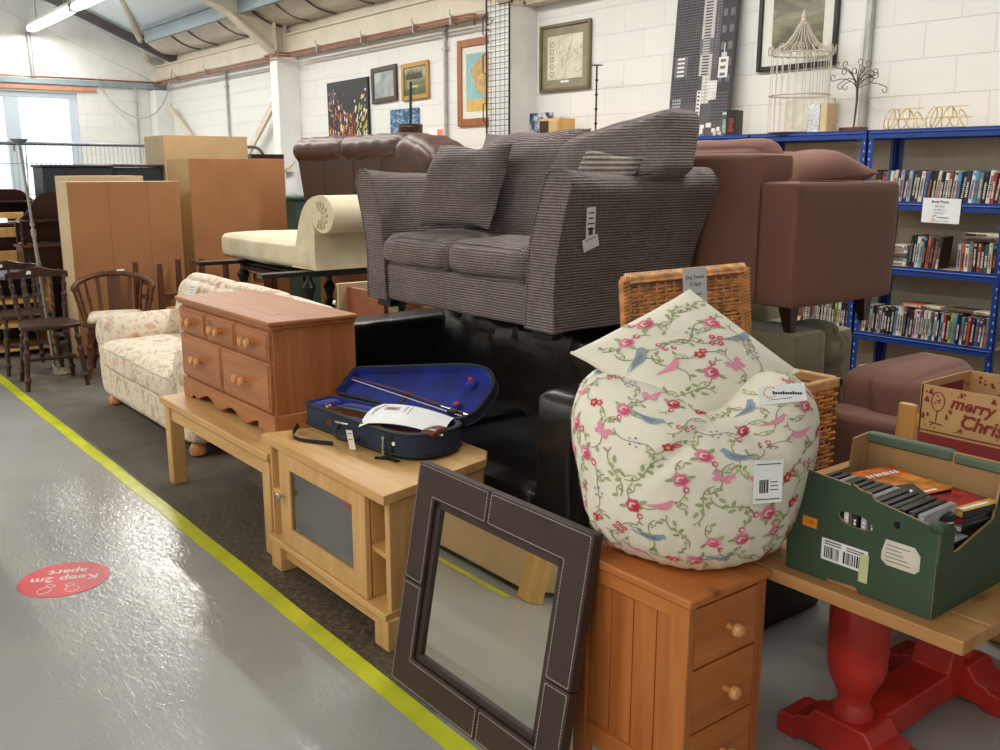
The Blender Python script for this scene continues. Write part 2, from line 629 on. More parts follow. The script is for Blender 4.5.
# portal rafters with haunch
def rafter(x):
    b = B()
    yl = 5.95
    s = .42
    L = 6.3
    def P(y, dz):
        return (x, y, rz(y) - .02 + dz)
    y1 = RIDGE
    # web, top flange and bottom flange
    d = .27
    b.prism([(5.93, rz(5.93) - .03), (y1, rz(y1) - .03), (y1, rz(y1) - d), (5.15, rz(5.15) - d), (5.78, 3.06), (5.93, 3.06)], .012,
            basis((x - .006, 0, 0), (0, 1, 0), (0, 0, 1)))
    for (ya, za), (yb, zb) in (((5.93, rz(5.93) - .03), (y1, rz(y1) - .03)), ((5.15, rz(5.15) - d), (y1, rz(y1) - d)),
                               ((5.78, 3.06), (5.15, rz(5.15) - d)), ((5.93, rz(5.93) - .2), (5.15, rz(5.15) - d))):
        t = .03 if (ya, za) != (5.93, rz(5.93) - .2) else .012
        b.bar((x, ya, za), (x, yb, zb), .17 if t > .02 else .03, t)
    b.box(x - .085, 5.76, 3.05, x + .085, 5.79, rz(5.78) - .05)
    b.box(x - .085, 5.91, 3.05, x + .085, 5.94, rz(5.92) - .03)
    b.box(x - .085, 5.76, 3.04, x + .085, 6.0, 3.07)
    for z in (3.12, 3.2, 3.28, 3.36):
        b.tube([(x + .05, 5.76, z), (x + .05, 5.74, z)], .012, 6)
    return b
for i, x in enumerate((-12.28, -7.3, -2.1)):
    struct(rafter(x).build('ceiling_rafter', 'cream_steel'))
# gable rafter, purlins
b = B()
b.bar((XE + .9, 6.0, rz(6.0) - .10), (XE + .9, RIDGE, rz(RIDGE) - .10), .07, .14)
struct(b.build('ceiling_gable_rafter', 'dark_steel'))
for k, (y, d) in enumerate(((5.3, .17), (3.9, .17), (2.4, .17), (.9, .17))):
    b = B()
    b.box(XE + 1.5, y, rz(y) - .03 - d, XR, y + .012, rz(y) - .03)
    b.box(XE + 1.5, y - .05, rz(y) - .045, XR, y + .012, rz(y) - .03).box(XE + 1.5, y, rz(y) - .045 - d, XR, y + .06, rz(y) - .03 - d)
    struct(b.build('ceiling_purlin', 'grey_steel'))
# wrapped insulation sagging above the eaves beam
b = B()
def ins(u, v):
    x = XE + .4 + (XR - XE - .5) * u
    a = PI * v
    y = 5.42 + .52 * v
    sag = .06 * math.sin(a) + .012 * math.sin(x * 3.7) * math.sin(a)
    return (x, y, rz(y) - .05 - sag)
b.grid(ins, 160, 8)
struct(b.build('ceiling_insulation', 'insulation'))
b = B()
xs = XE + 1.0
while xs < -3:
    pts = [(xs, 5.40 + .55 * t / 8, rz(5.40 + .55 * t / 8) - .058 - .062 * math.sin(PI * t / 8)) for t in range(9)]
    b.tube(pts, .012, 6)
    xs += random.choice((.9, 1.15, .7))
struct(b.build('ceiling_strap', 'dark_steel'))
# bracing tube hung from the roof
b = B().tube([(-15.0, 4.71, 4.0), (-17.2, 5.76, 3.44), (-17.28, 5.80, 3.40)], .05, 12)
struct(b.build('ceiling_brace_tube', 'cream_steel'))
# diagonal wall braces in the far bay
for k, (p0, p1) in enumerate((((-16.9, 5.97, 2.62), (-14.6, 5.97, 1.2)), ((-12.5, 5.97, 2.62), (-14.6, 5.97, 1.2)))):
    b = B()
    b.bar(p0, p1, .04, .1)
    struct(b.build('wall_brace', plain('brace_cream', (216, 206, 184), .5)))

# pipes, conduits and cables
o = B()
for dz, dy in ((0, 0), (-.035, .012)):
    o.tube([(XE + .1, 5.86 + dy, 3.03 + dz), (-12.5, 5.86 + dy, 3.04 + dz), (-12.45, 5.72, 3.04 + dz), (-12.0, 5.72, 3.04 + dz), (-11.95, 5.86 + dy, 3.04 + dz), (-8.0, 5.86 + dy, 3.05 + dz), (-7.8, 5.8, 3.02 + dz), (-7.72, 5.72, 2.95 + dz)], .012, 8)
t = tag(o.build('copper_pipe', 'copper'), 'pair of thin copper pipes running under the cream eaves beam', 'pipe')
for x in (-16.2, -14.9, -11.2, -10.1, -9.0, -8.3):
    cl = B()
    cl.box(x - .008, 5.845, 2.985, x + .008, 5.93, 3.075).tube([(x, 5.86, 3.07), (x, 5.84, 3.09), (x, 5.84, 3.13)], .007, 6)
    cl.build('pipe_clip', 'conduit', t)
o = B().tube([(XE + .06, YN + .2, 3.02), (XE + .06, 6.0, 3.04)], .014, 8)
tag(o.build('copper_pipe', 'copper'), 'single copper pipe running along end wall above the window', 'pipe')
def conduit(x, y, z0, z1, r, label, boxz=None):
    b = B().tube([(x, y, z0), (x, y, z1)], r, 8)
    o = tag(b.build('cable_conduit', 'conduit'), label, 'conduit')
    for z in (z0 + .4, (z0 + z1) / 2, z1 - .25):
        B().box(x - r * 1.6, y - r * 1.3, z - .015, x + r * 1.6, YW if y > 6 else y + r, z + .015).build('saddle_clip', 'conduit', o)
    return o
conduit(-14.62, 6.07, 0, 3.06, .02, 'grey cable conduit on the far wall bay between the two diagonal braces')
conduit(-8.72, 6.07, 0, 3.06, .02, 'grey cable conduit between the small landscape and the tall pine-framed picture')
conduit(-3.76, 6.07, 0, 3.45, .028, 'grey vertical conduit rising behind the wire tree ornament')
conduit(XE + .06, 5.55, 0, 2.95, .018, 'thin dark conduit on the end wall beside the corner column')
b = B().tube([(XE + .04, 3.95, 3.02), (XE + .04, 3.93, 3.72)], .035, 8)
tag(b.build('cable_conduit', 'conduit'), 'fat conduit dropping from the ceiling light to the end wall rail', 'conduit')
pts = bez((XE + .1, 4.9, 3.04), (-17.0, 5.3, 2.1), (-16.6, 5.8, 2.25), (-16.4, 5.88, 3.2), 16)
tag(B().tube(pts, .01, 6).build('hanging_cable', 'conduit'), 'loose white cable looping down in the far corner', 'cable')

# yellow floor tape
MAT['yellow_tape'] = plain('yellow_tape', (210, 214, 52), .3, var=.08, scale=6)
b = B()
def tp(u, v):
    x = -17 + 17.6 * u
    return (x, 1.318 + .068 * v + .004 * math.sin(x * 1.1) + .0015 * math.sin(x * 7), .0015)
b.grid(tp, 120, 2)
tag(b.build('floor_tape', 'yellow_tape'), 'long yellow floor tape along the edge of the furniture display', 'floor tape')
b = B()
b.grid(lambda u, v: (-17 + 13.65 * u, .02 + .07 * v + .006 * math.sin(30 * u), .0015), 40, 2)
tag(b.build('floor_tape', 'yellow_tape'), 'yellow floor tape on the other side of the aisle, seen in the mirror', 'floor tape')

# round floor sticker
MAT['sticker_red'] = plain('sticker_red', (226, 92, 98), .3, var=.03)
MAT['sticker_white'] = plain('sticker_white', (240, 226, 224), .4)
MAT['orange_paper'] = plain('orange_paper', (235, 160, 40), .5)
SP = Vector((-3.745, .782, 0))
st = thing('floor_sticker', 'round red distancing sticker on the glossy grey floor', 'sticker', SP)
B().lathe([(.001, .0004), (.165, .0004), (.165, .0016), (.001, .0016)], SP, 48).build('disc', 'sticker_red', st)
# text axes measured on the floor: reads towards the left end of the aisle
xd = Vector((-.43, -.90, 0)).normalized()
yd = Vector((.90, -.43, 0)).normalized()
Ms = basis((SP.x, SP.y, .0022), xd, yd)
b = B()
b.text('Keep 2m', .068, Ms @ T(0, -.022, 0), .0002, align='CENTER', bold=.0012)
b.text('apart', .068, Ms @ T(0, -.088, 0), .0002, align='CENTER', bold=.0012)
def loop2d(pts, r):
    b.tube([Ms @ Vector((p[0], p[1], 0)) for p in pts], r, 4, closed=True)
for sx, rr in ((-.045, .35), (.045, -.35)):
    c, s_ = math.cos(rr), math.sin(rr)
    def q(x, y):
        return (sx + c * x - s_ * y, .090 + s_ * x + c * y)
    loop2d([q(.023 * math.cos(a), .012 + .030 * math.sin(a)) for a in [2 * PI * k / 20 for k in range(20)]], .0022)
    loop2d([q(.017 * math.cos(a), -.030 + .012 * math.sin(a)) for a in [2 * PI * k / 16 for k in range(16)]], .0022)
b.build('print', 'sticker_white', st)
# ================================================================== centre pile
# ---------- helper for small hanging / stuck price tags
def price_tag(parent, c, right, up, w, h, lines=3, name='price_tag', bar=True, head=None, mat='white_paper'):
    M = basis(c, right, up)
    b = B()
    b.smooth = False
    b.box(-w / 2, -h / 2, 0, w / 2, h / 2, .0012, M)
    b.mat(1)
    for i in range(lines):
        y = h * (.34 - .62 * i / max(1, lines))
        ww = w * random.uniform(.25, .4)
        b.box(-ww, y - h * .02, .0012, ww, y + h * .02, .002, M)
    if bar:
        x = -w * .22
        while x < w * .22:
            k = random.uniform(.006, .03) * w
            b.box(x, -h * .3, .0012, x + k, -h * .08, .002, M)
            x += k + random.uniform(.01, .035) * w
    if head:
        b.text(head, h * .16, M @ T(0, h * .3, .0014), .0002, align='CENTER')
    return b.build(name, [mat, 'ink'], parent)

# ---------- black leather sofa
MAT['black_leather'] = plain('black_leather', (24, 21, 21), .31, var=.12, scale=5, bump=.25, bscale=16, spec=.5)
sofa = thing('leather_sofa', 'black leather sofa underneath the grey corduroy sofa', 'sofa', (-3.45, 2.7, 0))
b = B()
b.softbox(-4.35, 2.12, .06, -2.3, 3.15, .30, .04, (0, .01, 0), 8)
b.build('base', 'black_leather', sofa)
b = B()
def bk(w, p):
    x, y, z = w
    f = .055 * math.sin(x * 30 + 2 * math.sin(z * 9)) * (1 if y < 2.95 else 0) * max(0, (z - .4))
    return (x, y + f + .25 * (z - .42) * .5, z)
b.softbox(-4.22, 2.80, .28, -2.46, 3.10, .872, .07, (0, .02, .01), 22, .012, 7, warp=bk)
b.build('backrest', 'black_leather', sofa)
for x0, x1 in ((-4.18, -3.345), (-3.335, -2.5)):
    b = B()
    b.softbox(x0, 2.10, .28, x1, 2.9, .425, .045, (0, .01, .025), 12, .008, 8)
    b.build('seat_cushion', 'black_leather', sofa)
for x0, x1 in ((-4.40, -4.16), (-2.49, -2.25)):
    b = B()
    b.softbox(x0, 2.09, .05, x1, 3.12, .80, .05, (.012, .012, .0), 12, .006, 9)
    b.build('arm', 'black_leather', sofa)
for x in (-4.3, -2.36):
    for y in (2.2, 3.05):
        B().frustum((x, y, 0), .05, .05, (x, y, .062), .06, .06).build('foot', 'black_plastic', sofa)

# ---------- grey corduroy two seater
def cord(name, c_hi, c_lo, pitch=.0155, mode='auto'):
    n = NT(name)
    tc = n.n('ShaderNodeTexCoord')
    sp = n.n('ShaderNodeSeparateXYZ')
    n.l(tc.outputs['Object'], sp.inputs[0])
    ge = n.n('ShaderNodeNewGeometry')
    sn = n.n('ShaderNodeSeparateXYZ')
    n.l(ge.outputs['Normal'], sn.inputs[0])
    v = n.coord()
    wob = n.math('MULTIPLY', n.noise(v, 5, 2), .006)
    up = n.math('GREATER_THAN', n.math('ABSOLUTE', sn.outputs['Z']), .72)
    z = n.math('ADD', sp.outputs['Z'], wob)
    y = n.math('ADD', sp.outputs['Y'], wob)
    if mode == 'z':
        p = z
    elif mode == 'y':
        p = y
    else:
        mx = n.n('ShaderNodeMix', data_type='FLOAT')
        n.l(up, mx.inputs[0]); n.l(z, mx.inputs[2]); n.l(y, mx.inputs[3])
        p = mx.outputs[0]
    s_ = n.math('SINE', n.math('MULTIPLY', p, 2 * PI / pitch))
    s01 = n.math('ADD', n.math('MULTIPLY', s_, .5), .5)
    n1 = n.noise(v, 45, 4, .65)
    n2 = n.noise(v, 4.5, 4, .6)
    f = n.math('ADD', n.math('MULTIPLY', s01, .62), n.math('MULTIPLY', n.math('SUBTRACT', n1, .5), .55))
    f = n.math('ADD', f, n.math('MULTIPLY', n.math('SUBTRACT', n2, .5), .5))
    across = n.math('SINE', n.math('MULTIPLY', n.math('ADD', n.math('ADD', sp.outputs['X'], sp.outputs['Y']), wob), 2 * PI / .012))
    f = n.math('ADD', f, n.math('MULTIPLY', across, .09))
    n.base(n.ramp(f, [(.02, c_lo), (.75, c_hi)]))
    n.bump(n.math('ADD', s01, n.math('MULTIPLY', n1, .4)), .65, .006)
    n.b.inputs['Sheen Weight'].default_value = .12
    n.b.inputs['Sheen Roughness'].default_value = .5
    return n.set(.9, 0, .15)
MAT['corduroy'] = cord('corduroy', (164, 151, 147), (88, 78, 77), .0112)
MAT['corduroy_pillow'] = cord('corduroy_pillow', (156, 143, 138), (82, 72, 71), .0112, 'z')
MAT['corduroy_striped'] = cord('corduroy_striped', (182, 170, 160), (88, 78, 75), .020, 'z')
gs = thing('corduroy_sofa', 'grey ribbed corduroy two-seater sofa stacked high on the black leather sofa', 'sofa', (-3.45, 2.85, .82))
XL, XR_, YF, YB = -4.17, -2.76, 2.43, 3.17
Z0, ZA = .925, 1.555
def arm_x(z, side):
    """outer and inner edge of the flared arm at height z"""
    t = (z - Z0) / (ZA - Z0)
    fl = .135 * max(0, t) ** 2.6
    return fl
def flared_arm(side):
    b = B()
    n1, n2 = 18, 26
    xo = XR_ if side > 0 else XL
    th = .165
    prof = []
    for i in range(n1 + 1):
        t = i / n1
        z = Z0 + (ZA - .07 - Z0) * t
        prof.append((arm_x(z, side) + .0, z))
    for i in range(1, 9):                      # rolled top
        a = PI * i / 9
        cx = arm_x(ZA - .07, side) - .082
        prof.append((cx + .082 * math.cos(a), ZA - .07 + .07 * math.sin(a)))
    for i in range(n1 + 1):
        t = 1 - i / n1
        z = Z0 + (ZA - .07 - Z0) * t
        prof.append((arm_x(z, side) - th, z))
    m = len(prof)
    def pt(u, v):
        k = v * (m - 1)
        i = min(m - 2, int(k))
        f = k - i
        px = prof[i][0] * (1 - f) + prof[i + 1][0] * f
        pz = prof[i][1] * (1 - f) + prof[i + 1][1] * f
        tz = max(0, (pz - Z0) / (ZA - Z0))
        y = YF + (YB - YF + .13 * tz ** 1.8) * u
        # gentle dip along the arm top
        dz = -.028 * math.sin(PI * min(1, u * 1.15)) * tz ** 3 + .012 * tz ** 4 * u
        w = Vector((xo + side * px, y, pz + dz))
        nn = noise.noise_vector(w * 5) * .006
        return w + nn
    b.grid(pt, n2, m - 1)
    # front panel and back panel
    for u, flip in ((0, False), (1, True)):
        vs = [pt(u, j / (m - 1)) for j in range(m)]
        h = n1 + 1
        fs = []
        outer, inner = list(range(0, m // 2)), list(range(m - 1, m // 2 - 1, -1))
        for i in range(min(len(outer), len(inner)) - 1):
            fs.append((outer[i], outer[i + 1], inner[i + 1], inner[i]))
        if len(inner) > len(outer):
            fs.append((outer[-1], inner[-1], inner[-2]))
        b.add([v + Vector((0, -.012 if not flip else .012, 0)) for v in vs], fs)
        for j in range(m - 1):
            a, c = vs[j], vs[j + 1]
            d = Vector((0, -.012 if not flip else .012, 0))
            b.add([a, c, c + d, a + d], [(0, 1, 2, 3)])
    o = b.build('arm', 'corduroy', gs, weld=True, ang=60)
    # piping along the front edge
    p = B()
    p.tube([pt(0, j / (m - 1)) + Vector((0, -.012, 0)) for j in range(m)], .0055, 6)
    q = 0.075
    p.build('piping', 'corduroy', o)
    return o
flared_arm(1)
flared_arm(-1)
b = B()
b.softbox(XL + .14, YF + .0, Z0, XR_ - .14, YB, 1.105, .02, (0, .008, 0), 12, .004, 6)
b.build('base', 'corduroy', gs)
B().softbox(XL + .1, YB - .06, Z0 + .01, XR_ - .1, YB + .06, 1.58, .05, (0, .01, .0), 10).build('back_frame', 'corduroy', gs)
xm = (XL + XR_) / 2
for x0, x1 in ((XL + .155, xm - .003), (xm + .003, XR_ - .155)):
    b = B()
    b.softbox(x0, YF - .03, 1.10, x1, 2.98, 1.245, .055, (.0, .018, .022), 16, .006, 8)
    b.build('seat_cushion', 'corduroy', gs, ang=60)
for x, y in ((-4.08, 2.47), (-2.86, 2.47), (-4.08, 3.10), (-2.86, 3.10)):
    B().box(x - .06, y - .02, .885, x + .06, y + .03, Z0 + .01).build('foot', 'black_plastic', gs, bevel=.004)
# back cushions
M = basis((-3.58, 2.93, 1.45), (1, .03, 0), (0.0, .30, 1))
b = B().pillow(.74, .60, .26, M, 24, .016, 6, .10)
b.build('back_cushion', 'corduroy', gs, ang=80)
QC = [Vector((-3.38, 2.93, 1.42)), Vector((-2.60, 2.93, 1.53)), Vector((-3.25, 3.02, 1.685)), Vector((-2.655, 3.02, 1.79))]
def slump(w, p):
    a_, c_ = w[0] / .4, w[2] / .2
    u_, v_ = (a_ + 1) / 2, (c_ + 1) / 2
    q = QC[0] * (1 - u_) * (1 - v_) + QC[1] * u_ * (1 - v_) + QC[2] * (1 - u_) * v_ + QC[3] * u_ * v_
    return q + Vector((0, w[1], 0)) + noise.noise_vector(q * 6) * .010
b = B().softbox(-.40, -.12, -.20, .40, .12, .20, .06, (.012, .03, .018), 22, warp=slump)
b.build('back_cushion', 'corduroy', gs, ang=80)
price_tag(gs, (-2.697, 2.55, 1.345), (.15, 1, .08), (0.16, -.12, 1), .042, .135, 4)
price_tag(gs, (-2.690, 2.545, 1.275), (.15, 1, .35), (0.16, -.35, 1), .075, .05, 1, bar=False)
# loose scatter cushions
M = basis((-3.69, 2.66, 1.475), (1, .10, .0), (.0, .36, 1))
tag(B().pillow(.50, .40, .20, M, 24, .020, 7, .14).build('scatter_cushion', 'corduroy_pillow', ang=80),
    'plain grey corduroy scatter cushion propped at the left end of the grey sofa', 'cushion')
M = basis((-2.84, 2.715, 1.475), (.94, .3, -.12), (.20, .45, .9))
tag(B().pillow(.27, .33, .10, M, 20, .008, 8, .14).build('scatter_cushion', 'corduroy_striped', ang=80),
    'striped corduroy scatter cushion half hidden behind the right arm of the grey sofa', 'cushion')

# ---------- pine dresser chest on the coffee table
ch = thing('drawer_chest', 'orange pine five-drawer chest standing on the oak coffee table', 'chest', (-4.1, 1.82, .445))
cx0, cx1, cy0, cy1, cz0, cz1 = -4.645, -3.585, 1.615, 2.01, .446, .945
b = B()
b.box(cx0 + .01, cy0 + .012, cz0 + .09, cx1 - .01, cy1, cz1 - .03)
b.build('carcass', 'pine_z', ch, bevel=.003)
b = B()
b.box(cx0 - .012, cy0 - .014, cz1 - .018, cx1 + .012, cy1 + .005, cz1)
b.box(cx0 - .002, cy0 - .004, cz1 - .034, cx1 + .002, cy1 + .002, cz1 - .018)
b.build('top', 'pine_x', ch, bevel=.005)
# shaped plinth
pl = [(cx0, cz0), (cx0 + .10, cz0), (cx0 + .13, cz0 + .022), (cx0 + .165, cz0 + .012)]
wv = []
xa, xb = cx0 + .17, cx1 - .17
for i in range(25):
    t = i / 24
    wv.append((xa + (xb - xa) * t, cz0 + .03 + .018 * math.sin(t * PI * 5 - PI / 2)))
pl += wv + [(cx1 - .165, cz0 + .012), (cx1 - .13, cz0 + .022), (cx1 - .10, cz0), (cx1, cz0), (cx1, cz0 + .10), (cx0, cz0 + .10)]
b = B()
b.smooth = False
b.prism(pl, .016, basis((0, cy0 + .014, 0), (1, 0, 0), (0, 0, 1)))
b.box(cx1 - .016, cy0 + .014, cz0, cx1, cy1, cz0 + .10).box(cx0, cy0 + .014, cz0, cx0 + .016, cy1, cz0 + .10)
b.build('plinth', 'pine_x', ch, bevel=.003)
def knob(x, y, z, parent, r=.0205, m='pine_knob', ax='-y'):
    prof = [(.008, 0), (.0075, .012), (.009, .018), (r, .026), (r * 1.02, .032), (r * .8, .040), (.002, .044)]
    Mk = T(x, y, z) @ (RX(PI / 2) if ax == '-y' else RY(PI / 2))
    B().lathe(prof, (0, 0, 0), 16, Mk).build('knob', m, parent)
def drawer(x0, x1, z0, z1, knobs):
    b = B()
    b.box(x0, cy0 - .004, z0, x1, cy0 + .02, z1)
    b.box(x0 + .012, cy0 - .010, z0 + .012, x1 - .012, cy0 - .002, z1 - .012)
    d = b.build('drawer', 'pine_x', ch, bevel=.006)
    for k in knobs:
        knob(k, cy0 - .009, (z0 + z1) / 2, d)
w3 = (cx1 - cx0 - .06) / 3
for k in range(3):
    x0 = cx0 + .02 + k * (w3 + .01)
    drawer(x0, x0 + w3, cz1 - .165, cz1 - .045, [x0 + w3 / 2 - .035, x0 + w3 / 2 + .035] if k < 2 else [x0 + w3 / 2 - .03, x0 + w3 / 2 + .03])
w2 = (cx1 - cx0 - .05) / 2
for k in range(2):
    x0 = cx0 + .02 + k * (w2 + .01)
    drawer(x0, x0 + w2, cz0 + .112, cz1 - .178, [x0 + w2 / 2 - .035, x0 + w2 / 2 + .035])

# ---------- oak coffee table
ct = thing('coffee_table', 'long pale oak coffee table under the orange pine chest', 'table', (-4.05, 1.78, 0))
tx0, tx1, ty0, ty1, tz = -4.69, -3.43, 1.50, 2.06, .445
B().box(tx0, ty0, tz - .034, tx1, ty1, tz).build('table_top', 'oak_x', ct, bevel=.004)
for x in (tx0 + .018, tx1 - .088):
    for y in (ty0 + .015, ty1 - .085):
        B().box(x, y, 0, x + .07, y + .07, tz - .034).build('leg', 'oak_z', ct, bevel=.004)
b = B()
b.box(tx0 + .09, ty0 + .025, tz - .11, tx1 - .09, ty0 + .045, tz - .034).box(tx0 + .09, ty1 - .045, tz - .11, tx1 - .09, ty1 - .025, tz - .034)
b.box(tx0 + .03, ty0 + .09, tz - .11, tx0 + .05, ty1 - .09, tz - .034).box(tx1 - .05, ty0 + .09, tz - .11, tx1 - .03, ty1 - .09, tz - .034)
b.build('apron', 'oak_x', ct, bevel=.002)

# ---------- oak corner tv unit
tv = thing('tv_cabinet', 'pale oak corner television cabinet with a small glass door', 'cabinet', (-2.95, 1.7, 0))
ht = .545
top = [(-3.395, 1.468), (-2.468, 1.462), (-2.585, 1.955), (-2.66, 2.02), (-3.22, 2.02), (-3.29, 1.955)]
def inset(poly, d):
    c = (sum(p[0] for p in poly) / len(poly), sum(p[1] for p in poly) / len(poly))
    return [(c[0] + (p[0] - c[0]) * (1 - d), c[1] + (p[1] - c[1]) * (1 - d)) for p in poly]
I4 = Matrix.Identity(4)
b = B(); b.smooth = False
b.prism(top, .034, I4, ht - .034)
b.build('cabinet_top', 'oak_x', tv, bevel=.003)
b = B(); b.smooth = False
low = [(-3.385, 1.470), (-2.478, 1.464), (-2.59, 1.95), (-2.665, 2.012), (-3.215, 2.012), (-3.285, 1.95)]
b.prism(low, .026, I4, .108)
b.build('bottom_shelf', 'oak_x', tv, bevel=.003)
zb, zt = .134, ht - .034
def upright(p0, p1, th, nm, m='oak_z', za=zb, zz=zt):
    b = B(); b.smooth = False
    b.bar((p0[0], p0[1], (za + zz) / 2), (p1[0], p1[1], (za + zz) / 2), th, zz - za)
    return b.build(nm, m, tv, bevel=.002)
upright((-2.497, 1.49), (-2.60, 1.94), .022, 'side_panel')
upright((-3.365, 1.49), (-3.275, 1.94), .022, 'side_panel')
upright((-2.625, 1.50), (-2.70, 1.99), .018, 'divider')
upright((-3.255, 1.50), (-3.19, 1.99), .018, 'divider')
upright((-3.22, 2.0), (-2.66, 2.0), .012, 'back_panel')
b = B(); b.smooth = False
b.prism([(-2.625, 1.50), (-2.497, 1.49), (-2.60, 1.94), (-2.70, 1.95)], .018, I4, .31)
b.build('shelf', 'oak_x', tv)
b = B(); b.smooth = False
b.prism([(-3.255, 1.50), (-3.365, 1.49), (-3.275, 1.94), (-3.19, 1.95)], .018, I4, .31)
b.build('shelf', 'oak_x', tv)
B().box(-3.2, 1.6, .33, -2.66, 1.98, .346).build('shelf', 'oak_x', tv)
# plinth with block feet
b = B(); b.smooth = False
b.box(-3.30, 1.50, .05, -2.56, 1.518, .108)
b.build('plinth', 'oak_x', tv)
for x, y in ((-3.372, 1.475), (-2.562, 1.470)):
    B().box(x, y, 0, x + .085, y + .07, .108).build('foot', 'oak_z', tv, bevel=.003)
for x, y in ((-3.25, 1.93), (-2.72, 1.93)):
    B().box(x, y, 0, x + .07, y + .07, .108).build('foot', 'oak_z', tv, bevel=.003)
# door
dx0, dx1, dz0, dz1 = -3.262, -2.612, .137, ht - .038
b = B()
fw = .088
for q in ((dx0, dz0, dx0 + fw, dz1), (dx1 - fw, dz0, dx1, dz1), (dx0 + fw, dz0, dx1 - fw, dz0 + .072), (dx0 + fw, dz1 - .060, dx1 - fw, dz1)):
    b.box(q[0], 1.474, q[1], q[2], 1.494, q[3])
door = b.build('door', ['oak_z'], tv, bevel=.002)
g = NT('smoked_pane')
out = g.t.nodes['Material Output']
tr = g.n('ShaderNodeBsdfTransparent'); tr.inputs[0].default_value = lin((196, 194, 186))
gl = g.n('ShaderNodeBsdfGlossy'); gl.inputs['Roughness'].default_value = .06; gl.inputs[0].default_value = lin((225, 225, 220))
mx = g.n('ShaderNodeMixShader'); mx.inputs[0].default_value = .34
g.l(tr.outputs[0], mx.inputs[1]); g.l(gl.outputs[0], mx.inputs[2]); g.l(mx.outputs[0], out.inputs['Surface'])
MAT['smoked_glass'] = g.m
B().box(dx0 + fw - .005, 1.483, dz0 + .067, dx1 - fw + .005, 1.488, dz1 - .055).build('glass_pane', 'smoked_glass', door)
B().lathe([(.007, 0), (.006, .014), (.015, .022), (.016, .028), (.010, .033), (.001, .035)], (0, 0, 0), 16, T(dx0 + .035, 1.474, .335) @ RX(PI / 2)).build('knob', 'chrome', door)
B().box(dx1 - fw - .02, 1.492, .40, dx1 - fw, 1.50, .43).build('hinge', 'chrome', door)

# ---------- violin case
MAT['navy_canvas'] = plain('navy_canvas', (30, 42, 66), .75, var=.12, scale=30, bump=.15, bscale=220)
MAT['blue_plush'] = plain('blue_plush', (10, 32, 122), .9, var=.22, scale=9, bump=.2, bscale=90, Sheen_Weight=.15)
MAT['black_trim'] = plain('black_trim', (20, 20, 24), .6)
MAT['violin_varnish'] = wood('violin_varnish', (142, 74, 36), (96, 42, 20), 'X', 1.5, .22)
MAT['red_wood'] = wood('red_wood', (120, 52, 34), (90, 34, 22), 'X', 1.5, .3)
MAT['red_velvet'] = plain('red_velvet', (200, 24, 50), .8)
vc = thing('violin_case', 'open navy violin case with blue plush lining on the oak television cabinet', 'violin case', (-3.55, 1.94, .546))
VZ = .547
def case_outline(n=40):
    """plan outline: narrow squared left end, wide round right end; (x, y) with hinge at the back"""
    pts = [(-3.535, 1.945), (-3.55, 1.935), (-3.55, 1.80), (-3.535, 1.785)]
    pts += [(-3.3, 1.735), (-3.1, 1.69), (-2.99, 1.669)]
    pts += arc(-2.935, 1.80, .132, -PI / 2, 0, 8, .132)
    pts += [(-2.803, 1.85)]
    pts += arc(-2.90, 1.86, .097, 0, PI / 2, 6, .10)
    pts += [(-3.1, 1.957)]
    return pts
def shell(outline, h, th, rim, M, mats):
    """open tray: outer wall, rim, inner wall and floor"""
    c = (sum(p[0] for p in outline) / len(outline), sum(p[1] for p in outline) / len(outline))
    n = len(outline)
    def off(d):
        res = []
        for i in range(n):
            a, b_, e = Vector(outline[i - 1]), Vector(outline[i]), Vector(outline[(i + 1) % n])
            t = (e - a).normalized()
            nn = Vector((t.y, -t.x))
            if nn.dot(b_ - Vector(c)) < 0:
                nn = -nn
            res.append(b_ - nn * d)
        return res
    o0, i0 = off(0), off(th)
    b = B()
    rings = [[(p[0], p[1], 0) for p in off(.012)], [(p[0], p[1], .012) for p in o0], [(p[0], p[1], h - .006) for p in o0], [(p[0], p[1], h) for p in off(.006)]]
    rings += [[(p[0], p[1], h) for p in off(th - .004)], [(p[0], p[1], h - .008) for p in i0], [(p[0], p[1], .014) for p in i0]]
    vs = [M @ Vector(p) for r in rings for p in r]
    fs, mi = [], []
    for k in range(len(rings) - 1):
        for i in range(n):
            j = (i + 1) % n
            fs.append((k * n + i, k * n + j, (k + 1) * n + j, (k + 1) * n + i))
            mi.append(0 if k < 2 else (1 if k == 3 else 2) if k >= 3 else 1)
    fs.append(tuple(range(n))); mi.append(0)
    fs.append(tuple((len(rings) - 1) * n + i for i in range(n))); mi.append(2)
    for f, m in zip(fs, mi):
        b.cur = m
        o = len(b.v)
    b.v = vs; b.f = [list(f) for f in fs]; b.mi = mi; b.sm = [True] * len(fs)
    return b, off
ol = case_outline()
b, off = shell(ol, .105, .016, .01, T(0, 0, VZ), None)
tray = b.build('tray', ['navy_canvas', 'black_trim', 'blue_plush'], vc)
b = B()
for z in (.018, .100):
    b.tube([(p[0], p[1], VZ + z) for p in off(-.002)], .0045, 6, closed=True)
b.build('edge_piping', 'black_trim', tray)
# plush fillers: accessory box at the neck end, block at the body sides
b = B()
b.softbox(-3.53, 1.805, VZ + .02, -3.46, 1.925, VZ + .098, .012, (0, 0, .006), 6)
b.softbox(-3.44, 1.88, VZ + .02, -3.1, 1.935, VZ + .092, .012, (0, 0, .006), 6)
b.softbox(-3.3, 1.755, VZ + .02, -3.16, 1.785, VZ + .085, .012, (0, 0, .006), 6)
b.build('plush_padding', 'blue_plush', tray)
# lid: the same outline turned about the hinge at the back edge
la = math.radians(145)
HY, HZ = 1.957, VZ + .107
ML = T(0, HY, HZ) @ RX(la) @ T(0, HY, 0) @ Matrix.Scale(-1, 4, (0, 1, 0))
